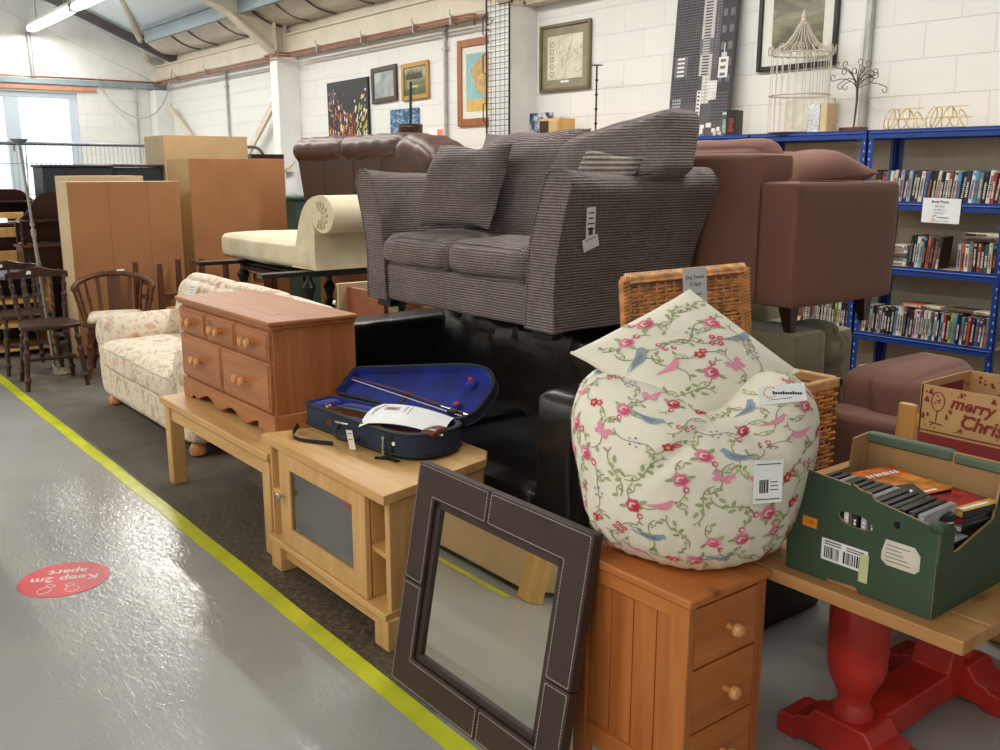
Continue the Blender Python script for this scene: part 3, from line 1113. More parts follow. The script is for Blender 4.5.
# outline mirrored so that it opens upward: y -> distance from the hinge
lid_ol = [(p[0], HY - p[1]) for p in ol]
ML = Matrix.Translation((0, HY, HZ)) @ RX(PI - la)  # plane rising and leaning back
ML = basis((0, HY, HZ), (1, 0, 0), (0, math.cos(PI - la) * 1.0, math.sin(PI - la)))
ML = ML @ T(0, 0, -.05)
b, off2 = shell(lid_ol, .05, .012, .01, ML, None)
lid = b.build('lid', ['navy_canvas', 'black_trim', 'blue_plush'], vc)
b = B()
b.tube([ML @ Vector((p[0], p[1], .048)) for p in off2(-.001)], .005, 6, closed=True)
b.tube([ML @ Vector((p[0], p[1], .004)) for p in off2(-.001)], .005, 6, closed=True)
b.build('edge_piping', 'black_trim', lid)
for x, y in ((-2.935, .20), (-2.935, .075)):
    B().softbox(x - .022, y - .024, .012, x + .022, y + .024, .032, .006, (0, 0, .004), 4, M=ML).build('bow_holder', 'blue_plush', lid)
for x, y in ((-2.945, .222), (-2.93, .085)):
    B().lathe([(.010, .03), (.010, .038), (.001, .042)], (x, y, 0), 10, ML).build('red_toggle', 'red_velvet', lid)
b = B().bar(ML @ Vector((-3.18, .02, .05)), ML @ Vector((-3.18, .10, .04)), .022, .004)
b.build('bow_loop', 'black_trim', lid)
# handle, strap, clasp, badge, tag
b = B()
b.tube(bez((-3.235, 1.685, VZ + .082), (-3.235, 1.63, VZ + .06), (-3.215, 1.63, VZ + .02), (-3.12, 1.672, VZ + .045), 12), .009, 8)
b.build('handle', 'black_trim', vc)
b = B()
p_ = bez((-3.5, 1.705, VZ + .03), (-3.47, 1.60, VZ - .01), (-3.40, 1.60, VZ + .004), (-3.25, 1.655, VZ + .004), 14)
for a, c in zip(p_[:-1], p_[1:]):
    b.bar(a, c, .003, .022)
b.build('strap', 'black_trim', vc)
b = B()
b.bar((-2.985, 1.655, VZ + .003), (-2.90, 1.60 + .045, VZ + .003), .022, .003)
b.bar((-2.96, 1.650, VZ + .003), (-3.0, 1.628, VZ + .003), .02, .004)
b.build('strap', 'black_trim', vc)
b = B()
b.tube([(-2.985, 1.662, VZ + .078), (-2.982, 1.655, VZ + .055), (-2.985, 1.656, VZ + .035), (-2.982, 1.656, VZ + .012)], .0045, 6)
for z in (.075, .045, .018):
    b.tube([(-2.985 + .007 * math.cos(a), 1.657, VZ + z + .007 * math.sin(a)) for a in [2 * PI * k / 10 for k in range(10)]], .002, 5, closed=True)
b.build('clasp', 'steel', vc)
b = B()
b.tube([(-3.27, 1.69, VZ + .085), (-3.22, 1.672, VZ + .09), (-3.2, 1.69, VZ + .085)], .004, 6)
b.build('handle_ring', 'steel', vc)
B().lathe([(.018, 0), (.018, .003), (.001, .004)], (0, 0, 0), 18, T(-3.36, 1.748, VZ + .055) @ RX(PI / 2) @ Matrix.Diagonal((1.0, .8, 1, 1))).build('badge', plain('brass_badge', (110, 86, 52), .4, .6), vc)
B().bar((-2.955, 1.664, VZ + .01), (-2.955, 1.664, VZ + .09), .02, .003, (0, 1, 0)).build('zip_tab', 'black_trim', vc)
B().lathe([(.008, 0), (.008, .004), (.001, .005)], (0, 0, 0), 12, T(-2.935, 1.664, VZ + .06) @ RX(PI / 2)).build('snap', 'white_paper', vc)
price_tag(vc, (-3.135, 1.640, VZ + .045), (1, .1, .08), (.03, -.25, 1), .03, .085, 2, bar=False, mat='white_paper')

# violin lying in the case
vl = thing('violin', 'brown violin lying in the open blue-lined case under a paper sheet', 'violin', (-3.55, 1.94, .546))
VB = VZ + .05
def vio(n=48):
    pts = []
    for k in range(n):
        a = 2 * PI * k / n
        r = 1
        x = math.cos(a) * .165
        w = .085 + .018 * math.cos(a) - .030 * math.exp(-((x + .005) / .035) ** 2)
        pts.append((-2.98 + x, 1.815 + math.copysign(abs(math.sin(a)) ** .7, math.sin(a)) * w))
    return pts
b = B(); b.prism(vio(), .032, T(0, 0, VB))
b.prism([(p[0] * 1.0, p[1]) for p in vio()], .003, T(0, 0, VB + .034))
b.build('body', 'violin_varnish', vl, bevel=.004)
b = B()
b.frustum((-3.27, 1.815, VB + .02), .26, .024, (-3.27, 1.815, VB + .05), .26, .028)
b.lathe([(.001, -.02), (.018, -.018), (.02, 0), (.018, .018), (.001, .02)], (0, 0, 0), 14, T(-3.44, 1.815, VB + .035) @ RX(PI / 2))
b.tube([(-3.44 + (.02 - .001 * k) * math.cos(k * .5), 1.815, VB + .035 + (.02 - .001 * k) * math.sin(k * .5)) for k in range(15)], .008, 6)
b.build('neck', 'violin_varnish', vl)
B().frustum((-3.21, 1.815, VB + .052), .34, .026, (-3.21, 1.815, VB + .060), .34, .022).build('fingerboard', 'black_plastic', vl)
b = B()
for sx, sy in ((-3.385, -1), (-3.365, 1), (-3.345, -1), (-3.325, 1)):
    b.tube([(sx, 1.815, VB + .035), (sx, 1.815 + sy * .038, VB + .037)], [.004, .004], 6)
    b.softbox(sx - .010, 1.815 + sy * .036 - .004, VB + .028, sx + .010, 1.815 + sy * .036 + .008, VB + .048, .004, (0, 0, 0), 3)
b.build('peg', 'violin_varnish', vl)
b = B()
b.softbox(-2.865, 1.73, VB + .04, -2.80, 1.83, VB + .060, .01, (0, 0, .006), 6)
b.build('chin_rest', 'red_wood', vl)
# bow clipped in the lid
vb = thing('violin_bow', 'violin bow with reddish stick clipped inside the blue case lid', 'bow', (-3.55, 1.94, .546))
pa, pb = Vector((-3.52, .115, .046)), Vector((-2.845, .035, .046))
B().tube([ML @ pa, ML @ (pa * .5 + pb * .5 + Vector((0, .006, .003))), ML @ pb], [.0032, .004, .0045], 8).build('stick', 'red_wood', vb)
off_ = Vector((0, -.016, 0))
B().tube([ML @ (pa + off_ * .8), ML @ (pb + off_)], .002, 6).build('hair', plain('bow_hair', (220, 214, 196), .4), vb)
q = pb * .9 + pa * .1
B().softbox(q.x - .022, q.y - .02, .038, q.x + .022, q.y - .002, .054, .004, (0, 0, 0), 3, M=ML).build('frog', 'black_plastic', vb)
b = B().tube([ML @ (pb + Vector((-.01, 0, 0))), ML @ (pb + Vector((.012, -.002, 0)))], .005, 8)
b.tube([ML @ (pb * .8 + pa * .2), ML @ (pb * .88 + pa * .12)], .0052, 8)
b.build('silver_mount', 'chrome', vb)
# sheet of paper on top
ps = thing('paper_sheet', 'white printed sheet of paper draped over the open violin case', 'paper', (-3.55, 1.94, .546))
def sheet(u, v):
    # u along the long edge
    o = Vector((-3.125, 1.672, VZ + .105))
    p = o + Vector((.335, .10, .0)) * u + Vector((-.09, .185, 0)) * v
    p.z += .016 * math.sin(PI * u) + .028 * v * (1 - .4 * u) + .012 * math.sin(PI * v) - .014 * u * u
    if u < .12:
        p.z -= (.12 - u) * .12
    return p
b = B()
b.grid(sheet, 16, 10)
nrm = Vector((0, 0, -.0008))
b.grid(lambda u, v: sheet(v, u) + nrm, 10, 16)
b.build('sheet', 'white_paper', ps)
b = B(); b.cur = 0
def patch(u0, v0, u1, v1, m):
    b.cur = m
    b.grid(lambda u, v: sheet(u0 + (u1 - u0) * u, v0 + (v1 - v0) * v) + Vector((0, 0, .0006)), 4, 3)
patch(.22, .52, .40, .74, 1)
patch(.25, .56, .36, .66, 2)
for k in range(5):
    patch(.10 + .02 * k, .30 + .13 * k, .13 + .02 * k, .62 + .06 * k if k < 3 else .9, 0)
patch(.46, .50, .48, .9, 0)
patch(.52, .40, .535, .9, 0)
b.build('print', [plain('grey_print', (170, 170, 172), .7), plain('photo_tan', (170, 150, 120), .6), plain('photo_dark', (110, 86, 60), .6)], ps)

for o in (vc, vl, vb, ps):
    o.location = (-3.415, 1.785, .5465)
    o.rotation_euler = (0, 0, math.radians(15))
    o.scale = (.965, .92, .95)
# ================================================================== right-hand pile
# ---------- bedside chest under the bean bag
bc = thing('bedside_chest', 'honey pine three-drawer bedside chest carrying the flowery bean bag', 'chest', (-1.475, 1.67, 0))
bx0, bx1, by0, by1, bz = -1.655, -1.278, 1.532, 1.815, .618
B().box(bx0 - .008, by0 - .006, bz - .022, bx1 + .008, by1, bz).build('top', 'honey_x', bc, bevel=.005)
b = B()
# side panel with stiles, rails and tongue and groove boards
for ya, yb in ((by0 + .004, by0 + .012),):
    x = bx0 + .05
    while x < bx1 - .06:
        b.box(x + .0015, ya + .006, .16, min(x + .073, bx1 - .05), yb + .006, bz - .06)
        x += .0745
b.box(bx0 + .04, by0 + .016, .16, bx1 - .02, by1 - .01, bz - .03)
b.build('side_boards', 'honey_z', bc, bevel=.0015)
for x0, x1, y0, y1 in ((bx0 + .004, bx0 + .05, by0, by0 + .03), (bx1 - .052, bx1, by0, by0 + .024), (bx1 - .03, bx1, by1 - .035, by1 - .004), (bx0 + .004, bx0 + .05, by1 - .03, by1 - .004)):
    B().box(x0, y0, 0, x1, y1, bz - .022).build('leg', 'honey_z', bc, bevel=.003)
B().box(bx0 + .05, by0 + .002, bz - .062, bx1 - .052, by0 + .02, bz - .022).build('top_rail', 'honey_x', bc, bevel=.002)
B().box(bx0 + .05, by0 + .002, .105, bx1 - .052, by0 + .02, .165).build('bottom_rail', 'honey_x', bc, bevel=.002)
B().box(bx1 - .02, by0 + .024, .06, bx1 - .004, by1 - .035, .105).build('front_rail', 'honey_y', bc, bevel=.002)
zz = [.108, .272, .436, bz - .028]
for k in range(3):
    b = B()
    b.box(bx1 - .022, by0 + .026, zz[k] + .003, bx1 - .001, by1 - .037, zz[k + 1] - .003)
    d = b.build('drawer', 'honey_y', bc, bevel=.003)
    knob(bx1 - .002, (by0 + by1) / 2 + .0, (zz[k] + zz[k + 1]) / 2, d, .0165, 'pine_knob', '+x')

# ---------- bean bag with a bird and blossom print
MAT['bag_cloth'] = plain('bag_cloth', (240, 233, 214), .85, var=.015, scale=6, bump=.12, bscale=26, Sheen_Weight=.1)
for nm, c in (('print_pink', (233, 150, 172)), ('print_rose', (212, 88, 118)), ('print_red', (200, 48, 66)), ('print_blush', (246, 208, 208)),
              ('print_green', (160, 174, 118)), ('print_lime', (192, 202, 144)), ('print_vine', (138, 136, 92)), ('print_blue', (148, 172, 188)), ('print_gold', (228, 196, 110)), ('print_grey', (140, 140, 150))):
    MAT[nm] = plain(nm, c, .85, var=.04)
BAGM = ['bag_cloth', 'print_pink', 'print_rose', 'print_red', 'print_blush', 'print_green', 'print_lime', 'print_vine', 'print_blue', 'print_gold', 'print_grey']
bag = thing('bean_bag', 'cream bean bag printed with roses, vines and blue birds on the pine bedside chest', 'bean bag', (-1.49, 1.77, .62))
BC = Vector((-1.503, 1.78, .619))
BP = [(.0, .0), (.12, .0), (.165, .003), (.20, .018), (.232, .05), (.258, .10), (.276, .16), (.288, .23), (.293, .30), (.290, .36), (.272, .408), (.225, .44), (.15, .452), (.08, .44), (0, .43)]
def prof_at(t):
    k = t * (len(BP) - 1)
    i = min(len(BP) - 2, int(k))
    f = k - i
    def cr(j):
        p0, p1, p2, p3 = [BP[max(0, min(len(BP) - 1, i + d))][j] for d in (-1, 0, 1, 2)]
        return .5 * (2 * p1 + (p2 - p0) * f + (2 * p0 - 5 * p1 + 4 * p2 - p3) * f * f + (3 * p1 - p0 - 3 * p2 + p3) * f ** 3)
    return max(0, cr(0)), cr(1)
CAMDIR = math.atan2(-.62, .78)       # the bag's front, towards the aisle
def bag_s(th, t):
    r, z = prof_at(t)
    u = (z / .43)
    d = Vector((math.cos(th), math.sin(th), 0))
    a = (th - CAMDIR + PI) % (2 * PI) - PI
    rr = r * (1 + .018 * math.sin(3 * th + 1) + .014 * math.sin(5 * th + 2 * z * 8))
    # slump folds near the base and under the flap
    w = math.exp(-((z - .05) / .07) ** 2)
    rr += .0045 * w * math.sin(26 * th + 40 * z) + .003 * w * math.sin(41 * th - 60 * z)
    sag = math.exp(-((a - .15) / .5) ** 2) * math.exp(-((z - .40) / .055) ** 2)
    rr -= .035 * sag * min(1, r / .1)
    dz = -.05 * math.exp(-((a - .1) / .6) ** 2) * max(0, (z - .25) / .2) + .012 * math.sin(2 * th) * max(0, z - .2) / .25
    # long crease running down from the flap
    cr = math.exp(-((a + .42 - (z - .3) * 3.0) / .07) ** 2) * math.exp(-((z - .34) / .07) ** 2)
    rr -= .022 * cr
    cr2 = math.exp(-((a - .55 + (z - .3) * 2.0) / .09) ** 2) * math.exp(-((z - .36) / .06) ** 2)
    rr -= .02 * cr2
    p = BC + d * rr + Vector((0, 0, z + dz))
    return p + noise.noise_vector(p * 6) * .008
K = 1.28
def decals(b, surf, Lu, Lv, u_rng, v_rng, pitch, seed, wrapu=False):
    rnd = random.Random(seed)
    def nrm(u, v):
        e = .004
        a = surf(u + e, v) - surf(u - e, v)
        c = surf(u, v + e) - surf(u, v - e)
        n = a.cross(c)
        return n.normalized() if n.length > 1e-12 else Vector((0, 0, 1))
    layer = [0]
    def poly(cx, cy, pts, m, lift):
        """pts in metres round (cx, cy) given in surface parameters"""
        vs = []
        n0 = nrm(cx, cy)
        for x, y in pts:
            u, v = cx + x * K / Lu, cy + y * K / Lv
            v = max(v_rng[0] - .02, min(v_rng[1] + .02, v))
            vs.append(surf(u, v) + nrm(u, v) * lift)
        c = surf(cx + K * sum(p[0] for p in pts) / len(pts) / Lu, cy + K * sum(p[1] for p in pts) / len(pts) / Lv)
        c = c + n0 * (lift + .0002)
        n = len(vs)
        b.cur = m
        b.add(vs + [c], [(i, (i + 1) % n, n) for i in range(n)])
    def rot(pts, a, dx=0, dy=0, k=1):
        ca, sa = math.cos(a), math.sin(a)
        return [(dx + k * (ca * x - sa * y), dy + k * (sa * x + ca * y)) for x, y in pts]
    def blob(r, lobes=0, amp=0, n=14, sy=1):
        return [((r * (1 + amp * math.cos(lobes * 2 * PI * i / n))) * math.cos(2 * PI * i / n), (r * (1 + amp * math.cos(lobes * 2 * PI * i / n))) * sy * math.sin(2 * PI * i / n)) for i in range(n)]
    leafp = [(0, 0), (.004, .0035), (.009, .0045), (.015, .003), (.019, 0), (.015, -.003), (.009, -.0045), (.004, -.0035)]
    L0 = .0016
    def leaf(cx, cy, a, dx, dy, k=1, m=5):
        poly(cx, cy, rot(leafp, a, dx, dy, k), m, L0)
        poly(cx, cy, rot([(.003, 0), (.009, .0022), (.016, .0004), (.009, .0006)], a, dx, dy, k), 6, L0 + .0006)
    def vine(cx, cy, pts, w=.00085):
        n = len(pts)
        for i in range(n - 1):
            (x0, y0), (x1, y1) = pts[i], pts[i + 1]
            dx, dy = x1 - x0, y1 - y0
            l = math.hypot(dx, dy) or 1
            nx, ny = -dy / l * w, dx / l * w
            poly(cx, cy, [(x0 + nx, y0 + ny), (x1 + nx, y1 + ny), (x1 - nx, y1 - ny), (x0 - nx, y0 - ny)], 7, L0 - .0004)
    def rose(cx, cy, k=1, pink=1):
        poly(cx, cy, blob(.0145 * k, 6, .10, 20), 1 if pink else 2, L0)
        poly(cx, cy, [(x * 1 + .001, y - .001) for x, y in blob(.0105 * k, 5, .08, 16)], 2 if pink else 3, L0 + .0005)
        poly(cx, cy, rot(blob(.0075 * k, 4, .12, 14, .75), .7, -.0015, .001), 4, L0 + .0010)
        poly(cx, cy, rot(blob(.0045 * k, 4, .15, 12, .8), .4, .001, .0), 2 if pink else 3, L0 + .0015)
    def posy(cx, cy, k=1):
        for i in range(5):
            a = i * 2 * PI / 5 + .3
            poly(cx, cy, rot(blob(.0042 * k, 0, 0, 8), 0, .0066 * k * math.cos(a), .0066 * k * math.sin(a)), 3 if k > .8 else 2, L0)
        poly(cx, cy, blob(.0036 * k, 0, 0, 8), 9, L0 + .0005)
    def bud(cx, cy, dx, dy, k=1):
        poly(cx, cy, rot(blob(.0055 * k, 0, 0, 10, 1.25), 0, dx, dy), 2, L0)
        poly(cx, cy, rot(blob(.003 * k, 0, 0, 8, 1.2), 0, dx + .001, dy), 4, L0 + .0005)
    birdp = [(-.030, .010), (-.026, .016), (-.020, .018), (-.013, .013), (-.002, .008), (.012, .004), (.030, .001), (.044, -.002), (.030, -.004), (.014, -.008), (0, -.011), (-.012, -.008), (-.020, -.001), (-.024, .007)]
    wingp = [(-.014, .006), (-.002, .004), (.022, -.001), (.006, -.006), (-.008, -.004)]
    flyp = [(0, .003), (.008, .014), (.018, .016), (.019, .007), (.012, .002), (.016, -.006), (.010, -.012), (.003, -.006), (0, -.010), (-.003, -.006), (-.010, -.012), (-.016, -.006), (-.012, .002), (-.019, .007), (-.018, .016), (-.008, .014)]
    nu = max(1, int(round((u_rng[1] - u_rng[0]) * Lu / pitch)))
    nv = max(1, int(round((v_rng[1] - v_rng[0]) * Lv / pitch)))
    kinds = ['rose', 'bird', 'sprig', 'posy', 'rose', 'fly', 'buds', 'sprig', 'posy2', 'rose', 'pbird', 'tiny']
    q = rnd.randrange(12)
    for i in range(nu):
        for j in range(nv):
            u = u_rng[0] + (u_rng[1] - u_rng[0]) * (i + .5 + (.25 if j % 2 else -.25) * (1 if wrapu else .6)) / nu + rnd.uniform(-.10, .10) / nu * (u_rng[1] - u_rng[0])
            v = v_rng[0] + (v_rng[1] - v_rng[0]) * (j + .5 + rnd.uniform(-.16, .16)) / nv
            kd = kinds[(i * 5 + j * 3 + q + rnd.choice((0, 0, 0, 1))) % 12]
            a = rnd.uniform(0, 2 * PI)
            # a winding stem through every motif
            s1 = pitch * .62 / K * 1.15
            cv = []
            for t in range(9):
                tt = t / 8 * 2 - 1
                cv.append((tt * s1 * math.cos(a) - math.sin(a) * .014 * math.sin(tt * 2.6), tt * s1 * math.sin(a) + math.cos(a) * .014 * math.sin(tt * 2.6)))
            vine(u, v, cv)
            cu = [(cv[2][0] + .022 * t / 5 * math.cos(a + 1.4 + .25 * t), cv[2][1] + .022 * t / 5 * math.sin(a + 1.4 + .25 * t)) for t in range(6)]
            vine(u, v, cu, .0007)
            for t in (1, 7):
                sg = 1 if t % 2 else -1
                leaf(u, v, a + sg * .9, cv[t][0], cv[t][1], rnd.uniform(.45, .7), 5 if rnd.random() < .7 else 6)
            leaf(u, v, a + 1.9, cu[-1][0], cu[-1][1], .7)
            if kd == 'rose':
                rose(u, v, rnd.uniform(.95, 1.25), rnd.random() < .7)
                leaf(u, v, a + 2.2, .011 * math.cos(a + 2.2), .011 * math.sin(a + 2.2), .9)
                leaf(u, v, a - 1.2, .011 * math.cos(a - 1.2), .011 * math.sin(a - 1.2), .9)
                bud(u, v, .024 * math.cos(a + .6), .024 * math.sin(a + .6))
            elif kd in ('bird', 'pbird'):
                m = 8 if kd == 'bird' else 1
                fl = rnd.choice((-1, 1))
                k = 1.0 if m == 8 else .75
                sh = [(p[0] * fl, p[1]) for p in birdp]
                tl = rnd.uniform(-.35, .35)
                poly(u, v, rot(sh, tl, 0, 0, k), m, L0 + .0004)
                if m == 8:
                    poly(u, v, rot([(p[0] * fl, p[1]) for p in wingp], tl, 0, 0, k), 10, L0 + .001)
            elif kd == 'fly':
                poly(u, v, rot(flyp, rnd.uniform(-.6, .6)), 1, L0 + .0004)
            elif kd == 'sprig':
                for t in range(5):
                    leaf(u, v, a + (1.1 if t % 2 else -1.1) * (1 if t < 4 else 0), (t - 2) * .008 * math.cos(a), (t - 2) * .008 * math.sin(a), .8)
            elif kd == 'posy':
                posy(u, v, 1)
                posy(u + .018 / Lu, v + .006 / Lv, .8)
            elif kd == 'posy2':
                for t in range(4):
                    posy(u + .013 * math.cos(t * 1.6) / Lu, v + .013 * math.sin(t * 1.6) / Lv, .62)
            elif kd == 'buds':
                for t in range(3):
                    bud(u, v, .014 * math.cos(a + t * 1.2), .014 * math.sin(a + t * 1.2), .9)
                leaf(u, v, a, .006, 0, .9)
            else:
                for t in range(5):
                    poly(u, v, rot(blob(.0028, 0, 0, 7), 0, .010 * math.cos(t * 1.3), .010 * math.sin(t * 1.3)), 10 if t % 2 else 8, L0)
b = B()
b.grid(lambda u, v: bag_s(2 * PI * u, v), 96, 64, cu=True)
decals(b, lambda u, v: bag_s(2 * PI * u, v), 1.75, .98, (0, 1), (.25, .83), .080, 5, True)
b.build('body', BAGM, bag, ang=180)
# the slouched back flap: a thick kite-shaped cushion
PL, PT, PR, PB = Vector((-1.70, 1.55, 1.112)), Vector((-1.615, 1.88, 1.252)), Vector((-1.335, 1.965, 1.072)), Vector((-1.372, 1.625, .985))
pn = (PR - PL).cross(PT - PB).normalized()
if pn.z < 0:
    pn = -pn
def flap(u, v, sg=1):
    p = (PB * (1 - u) * (1 - v) + PR * u * (1 - v) + PL * (1 - u) * v + PT * u * v)
    e = max(0.0, (1 - abs(2 * u - 1) ** 2.2) * (1 - abs(2 * v - 1) ** 2.2))
    k = .055 if sg > 0 else .10
    # edges bow inwards a little
    c = (PL + PT + PR + PB) / 4
    bow = .05 * (1 - abs((2 * u - 1) * (2 * v - 1)) ** 2) * max(abs(2 * u - 1), abs(2 * v - 1)) ** 6
    p = p + (c - p) * bow
    h = sg * k * e ** .6
    h += .004 * math.sin(14 * u + 9 * v) * e
    return p + pn * h
def gs_(t):
    return .5 + .5 * math.sin((t - .5) * PI)
b = B()
b.grid(lambda u, v: flap(gs_(v), gs_(u)), 26, 26)
b.grid(lambda u, v: flap(gs_(u), gs_(v), -1), 26, 26)
decals(b, lambda u, v: flap(max(0, min(1, u)), max(0, min(1, v))), .36, .36, (.10, .90), (.10, .90), .078, 9)
fl = b.build('back_flap', BAGM, bag, ang=180)
b = B()
ed = [flap(u / 16, 0) for u in range(17)][::-1] + [flap(0, v / 16) for v in range(1, 17)]
b.tube(ed, .0042, 6)
b.build('piping', 'bag_cloth', fl)
# hang tags
def tag_on_bag(c, right, up, w, h, brand):
    M = basis(c, right, up)
    b = B(); b.smooth = False
    b.box(-w / 2, -h / 2, 0, w / 2, h / 2, .0012, M)
    b.cur = 1
    if brand:
        for k in range(11):
            a = .9 + k * .45
            b.softbox(-w * .25 + .014 * math.cos(a) - .002, h * .15 + .014 * math.sin(a) - .002, .001, -w * .25 + .014 * math.cos(a) + .002, h * .15 + .014 * math.sin(a) + .002, .002, .0005, (0, 0, 0), 1, M=M)
        b.cur = 2
        for k in range(12):
            b.box(-w * .2 + k * .0055, h * .02 - k * .0008, .0012, -w * .2 + k * .0055 + .0045, h * .02 - k * .0008 + (.0085 if k in (0, 4, 8) else .006), .0018, M)
        b.box(-w * .3, -h * .28, .0012, w * .2, -h * .26, .0018, M)
    else:
        b.cur = 2
        b.box(-w * .42, h * .40, .0012, w * .42, h * .42, .0018, M)
        x = -w * .3
        while x < w * .02:
            k = random.uniform(.001, .003)
            b.box(x, -h * .26, .0012, x + k, h * .05, .0018, M)
            x += k + random.uniform(.0008, .002)
        for k in range(3):
            b.box(w * .08, -h * (.02 + k * .09), .0012, w * .34, -h * (.0 + k * .09), .0018, M)
        b.box(-w * .42, -h * .42, .0012, w * .42, -h * .40, .0018, M)
    return b.build('price_tag', ['white_paper', MAT['orange_paper'], 'ink'], bag)
tag_on_bag((-1.208, 1.692, .88), (.60, .80, .06), (-.02, 0, 1), .064, .098, False)
tag_on_bag((-1.262, 1.80, 1.052), (.62, .72, .12), (-.5, .45, .60), .105, .05, True)

# ---------- leaning mirror
MAT['brown_leather_frame'] = plain('brown_leather_frame', (58, 42, 38), .5, var=.10, scale=9, bump=.1, bscale=180)
MAT['stitch'] = plain('stitch', (190, 180, 168), .7)
m = NT('mirror_silver'); m.base((226, 230, 222)); m.set(.015, 1.0); MAT['mirror_silver'] = m.m
mr = thing('wall_mirror', 'large mirror in a stitched dark brown leather frame leaning on the pine bedside chest', 'mirror', (-1.94, 1.45, 0))
mb, mt_ = Vector((-1.94, 1.392, .012)), Vector((-1.94, 1.516, .690))
mw, mh = .765, (mt_ - mb).length
MM = basis(mb, (1, 0, 0), mt_ - mb) @ T(0, mh / 2, 0)      # local x right, y up the frame, z towards the aisle side
W2, H2, fwid = mw / 2, mh / 2, .099
b = B(); b.smooth = False
iw, ih = W2 - fwid, H2 - fwid
# eight stitched pads
def pad(x0, y0, x1, y1):
    b.box(x0, y0, -.022, x1, y1, .010, MM)
g_ = .0016
pads = [(-W2, ih, -.03, H2, 'tl'), (-.03, ih, W2, H2, 'tr'), (-W2, -.02, -iw, ih, 'l1'), (-W2, -ih, -iw, -.02, 'l2'),
        (iw, -.06, W2, ih, 'r1'), (iw, -ih, W2, -.06, 'r2'), (-W2, -H2, .05, -ih, 'bl'), (.05, -H2, W2, -ih, 'br')]
# L shaped corner pads: stiles and rails join at the corners
polys = [[(-W2, H2), (-.03, H2), (-.03, ih), (-iw, ih), (-iw, -.02), (-W2, -.02)],
         [(W2, H2), (-.03, H2), (-.03, ih), (iw, ih), (iw, -.06), (W2, -.06)],
         [(-W2, -H2), (.05, -H2), (.05, -ih), (-iw, -ih), (-iw, -.02), (-W2, -.02)],
         [(W2, -H2), (.05, -H2), (.05, -ih), (iw, -ih), (iw, -.06), (W2, -.06)]]
fr = None
def inset_poly(p, d):
    n = len(p)
    area = sum(p[i][0] * p[(i + 1) % n][1] - p[(i + 1) % n][0] * p[i][1] for i in range(n))
    sgn = 1 if area > 0 else -1
    res = []
    for i in range(n):
        a, c, e = Vector(p[i - 1]), Vector(p[i]), Vector(p[(i + 1) % n])
        n1 = Vector((-(c - a).y, (c - a).x)).normalized() * sgn
        n2 = Vector((-(e - c).y, (e - c).x)).normalized() * sgn
        res.append(tuple(c + (n1 + n2) * d))
    return res
for p in polys:
    b = B(); b.smooth = False
    b.prism(inset_poly(p, .0012), .034, MM, -.024)
    pd = b.build('frame_pad', 'brown_leather_frame', mr, bevel=.004, seg=3)
    s_ = B()
    ip = inset_poly(p, .009)
    pts = []
    for i in range(len(ip)):
        a, c = Vector(ip[i]), Vector(ip[(i + 1) % len(ip)])
        n = max(2, int((c - a).length / .009))
        for k in range(n):
            q0, q1 = a + (c - a) * (k + .15) / n, a + (c - a) * (k + .85) / n
            s_.bar(MM @ Vector((q0.x, q0.y, .0106)), MM @ Vector((q1.x, q1.y, .0106)), .0016, .0012, MM.col[2].to_3d())
    s_.build('stitching', 'stitch', pd)
b = B(); b.smooth = False
for (x0, y0, x1, y1) in ((-iw, ih - .022, iw, ih), (-iw, -ih, iw, -ih + .022), (-iw, -ih, -iw + .022, ih), (iw - .022, -ih, iw, ih)):
    b.box(x0, y0, -.02, x1, y1, -.002, MM)
b.build('inner_lip', 'brown_leather_frame', mr, bevel=.003)
B().box(-iw + .01, -ih + .01, -.018, iw - .01, ih - .01, -.012, MM).build('mirror_glass', 'mirror_silver', mr)
B().box(-W2 + .02, -H2 + .02, -.028, W2 - .02, H2 - .02, -.0245, MM).build('backing', 'black_plastic', mr)

# ---------- wicker hamper
MAT['wicker'] = plain('wicker', (214, 150, 90), .5, var=.22, scale=22, bump=.2, bscale=90)
MAT['wicker_dark'] = plain('wicker_dark', (150, 94, 52), .6, var=.2, scale=22)
hp = thing('wicker_hamper', 'wicker hamper with raised lid behind the flowery bean bag', 'hamper', (-2.0, 2.57, .40))
hx0, hx1, hy0, hy1, hz = -2.20, -1.815, 2.285, 2.90, .85
def weave(b, p0, ux, uy, w, h, nrmv, pitch=.0135, stake=.05, r=.0058):
    """horizontal strands passing in front of and behind stakes; origin p0, ux along, uy up"""
    p0, ux, uy, nv = Vector(p0), Vector(ux), Vector(uy), Vector(nrmv)
    ns = max(2, int(round(w / stake)))
    for i in range(ns + 1):
        b.tube([p0 + ux * (w * i / ns), p0 + ux * (w * i / ns) + uy * h], .0045, 5)
    rows = int(h / pitch)
    for k in range(rows):
        z = pitch * (k + .5)
        n = ns * 4
        pts = []
        for i in range(n + 1):
            t = i / n
            ph = PI * ns * t + (PI if k % 2 else 0)
            pts.append(p0 + ux * (w * t) + uy * (z + .0025 * math.sin(5 * t + k * 1.7)) + nv * (.0062 * math.cos(ph)))
        b.tube(pts, r, 5, caps=False)
tpz = .015
b = B()
weave(b, (hx1, hy0, .405), (0, 1, 0), (0, 0, 1), hy1 - hy0, hz - .435, (1, 0, 0))
weave(b, (hx0, hy0, .405), (1, 0, 0), (0, 0, 1), hx1 - hx0, hz - .435, (0, -1, 0))
weave(b, (hx0, hy1, .405), (1, 0, 0), (0, 0, 1), hx1 - hx0, hz - .435, (0, 1, 0))
b.box(hx0 + .008, hy0 + .008, .405, hx0 + .014, hy1 - .008, hz - .03)
b.build('basket', 'wicker', hp, ang=70)
b = B()
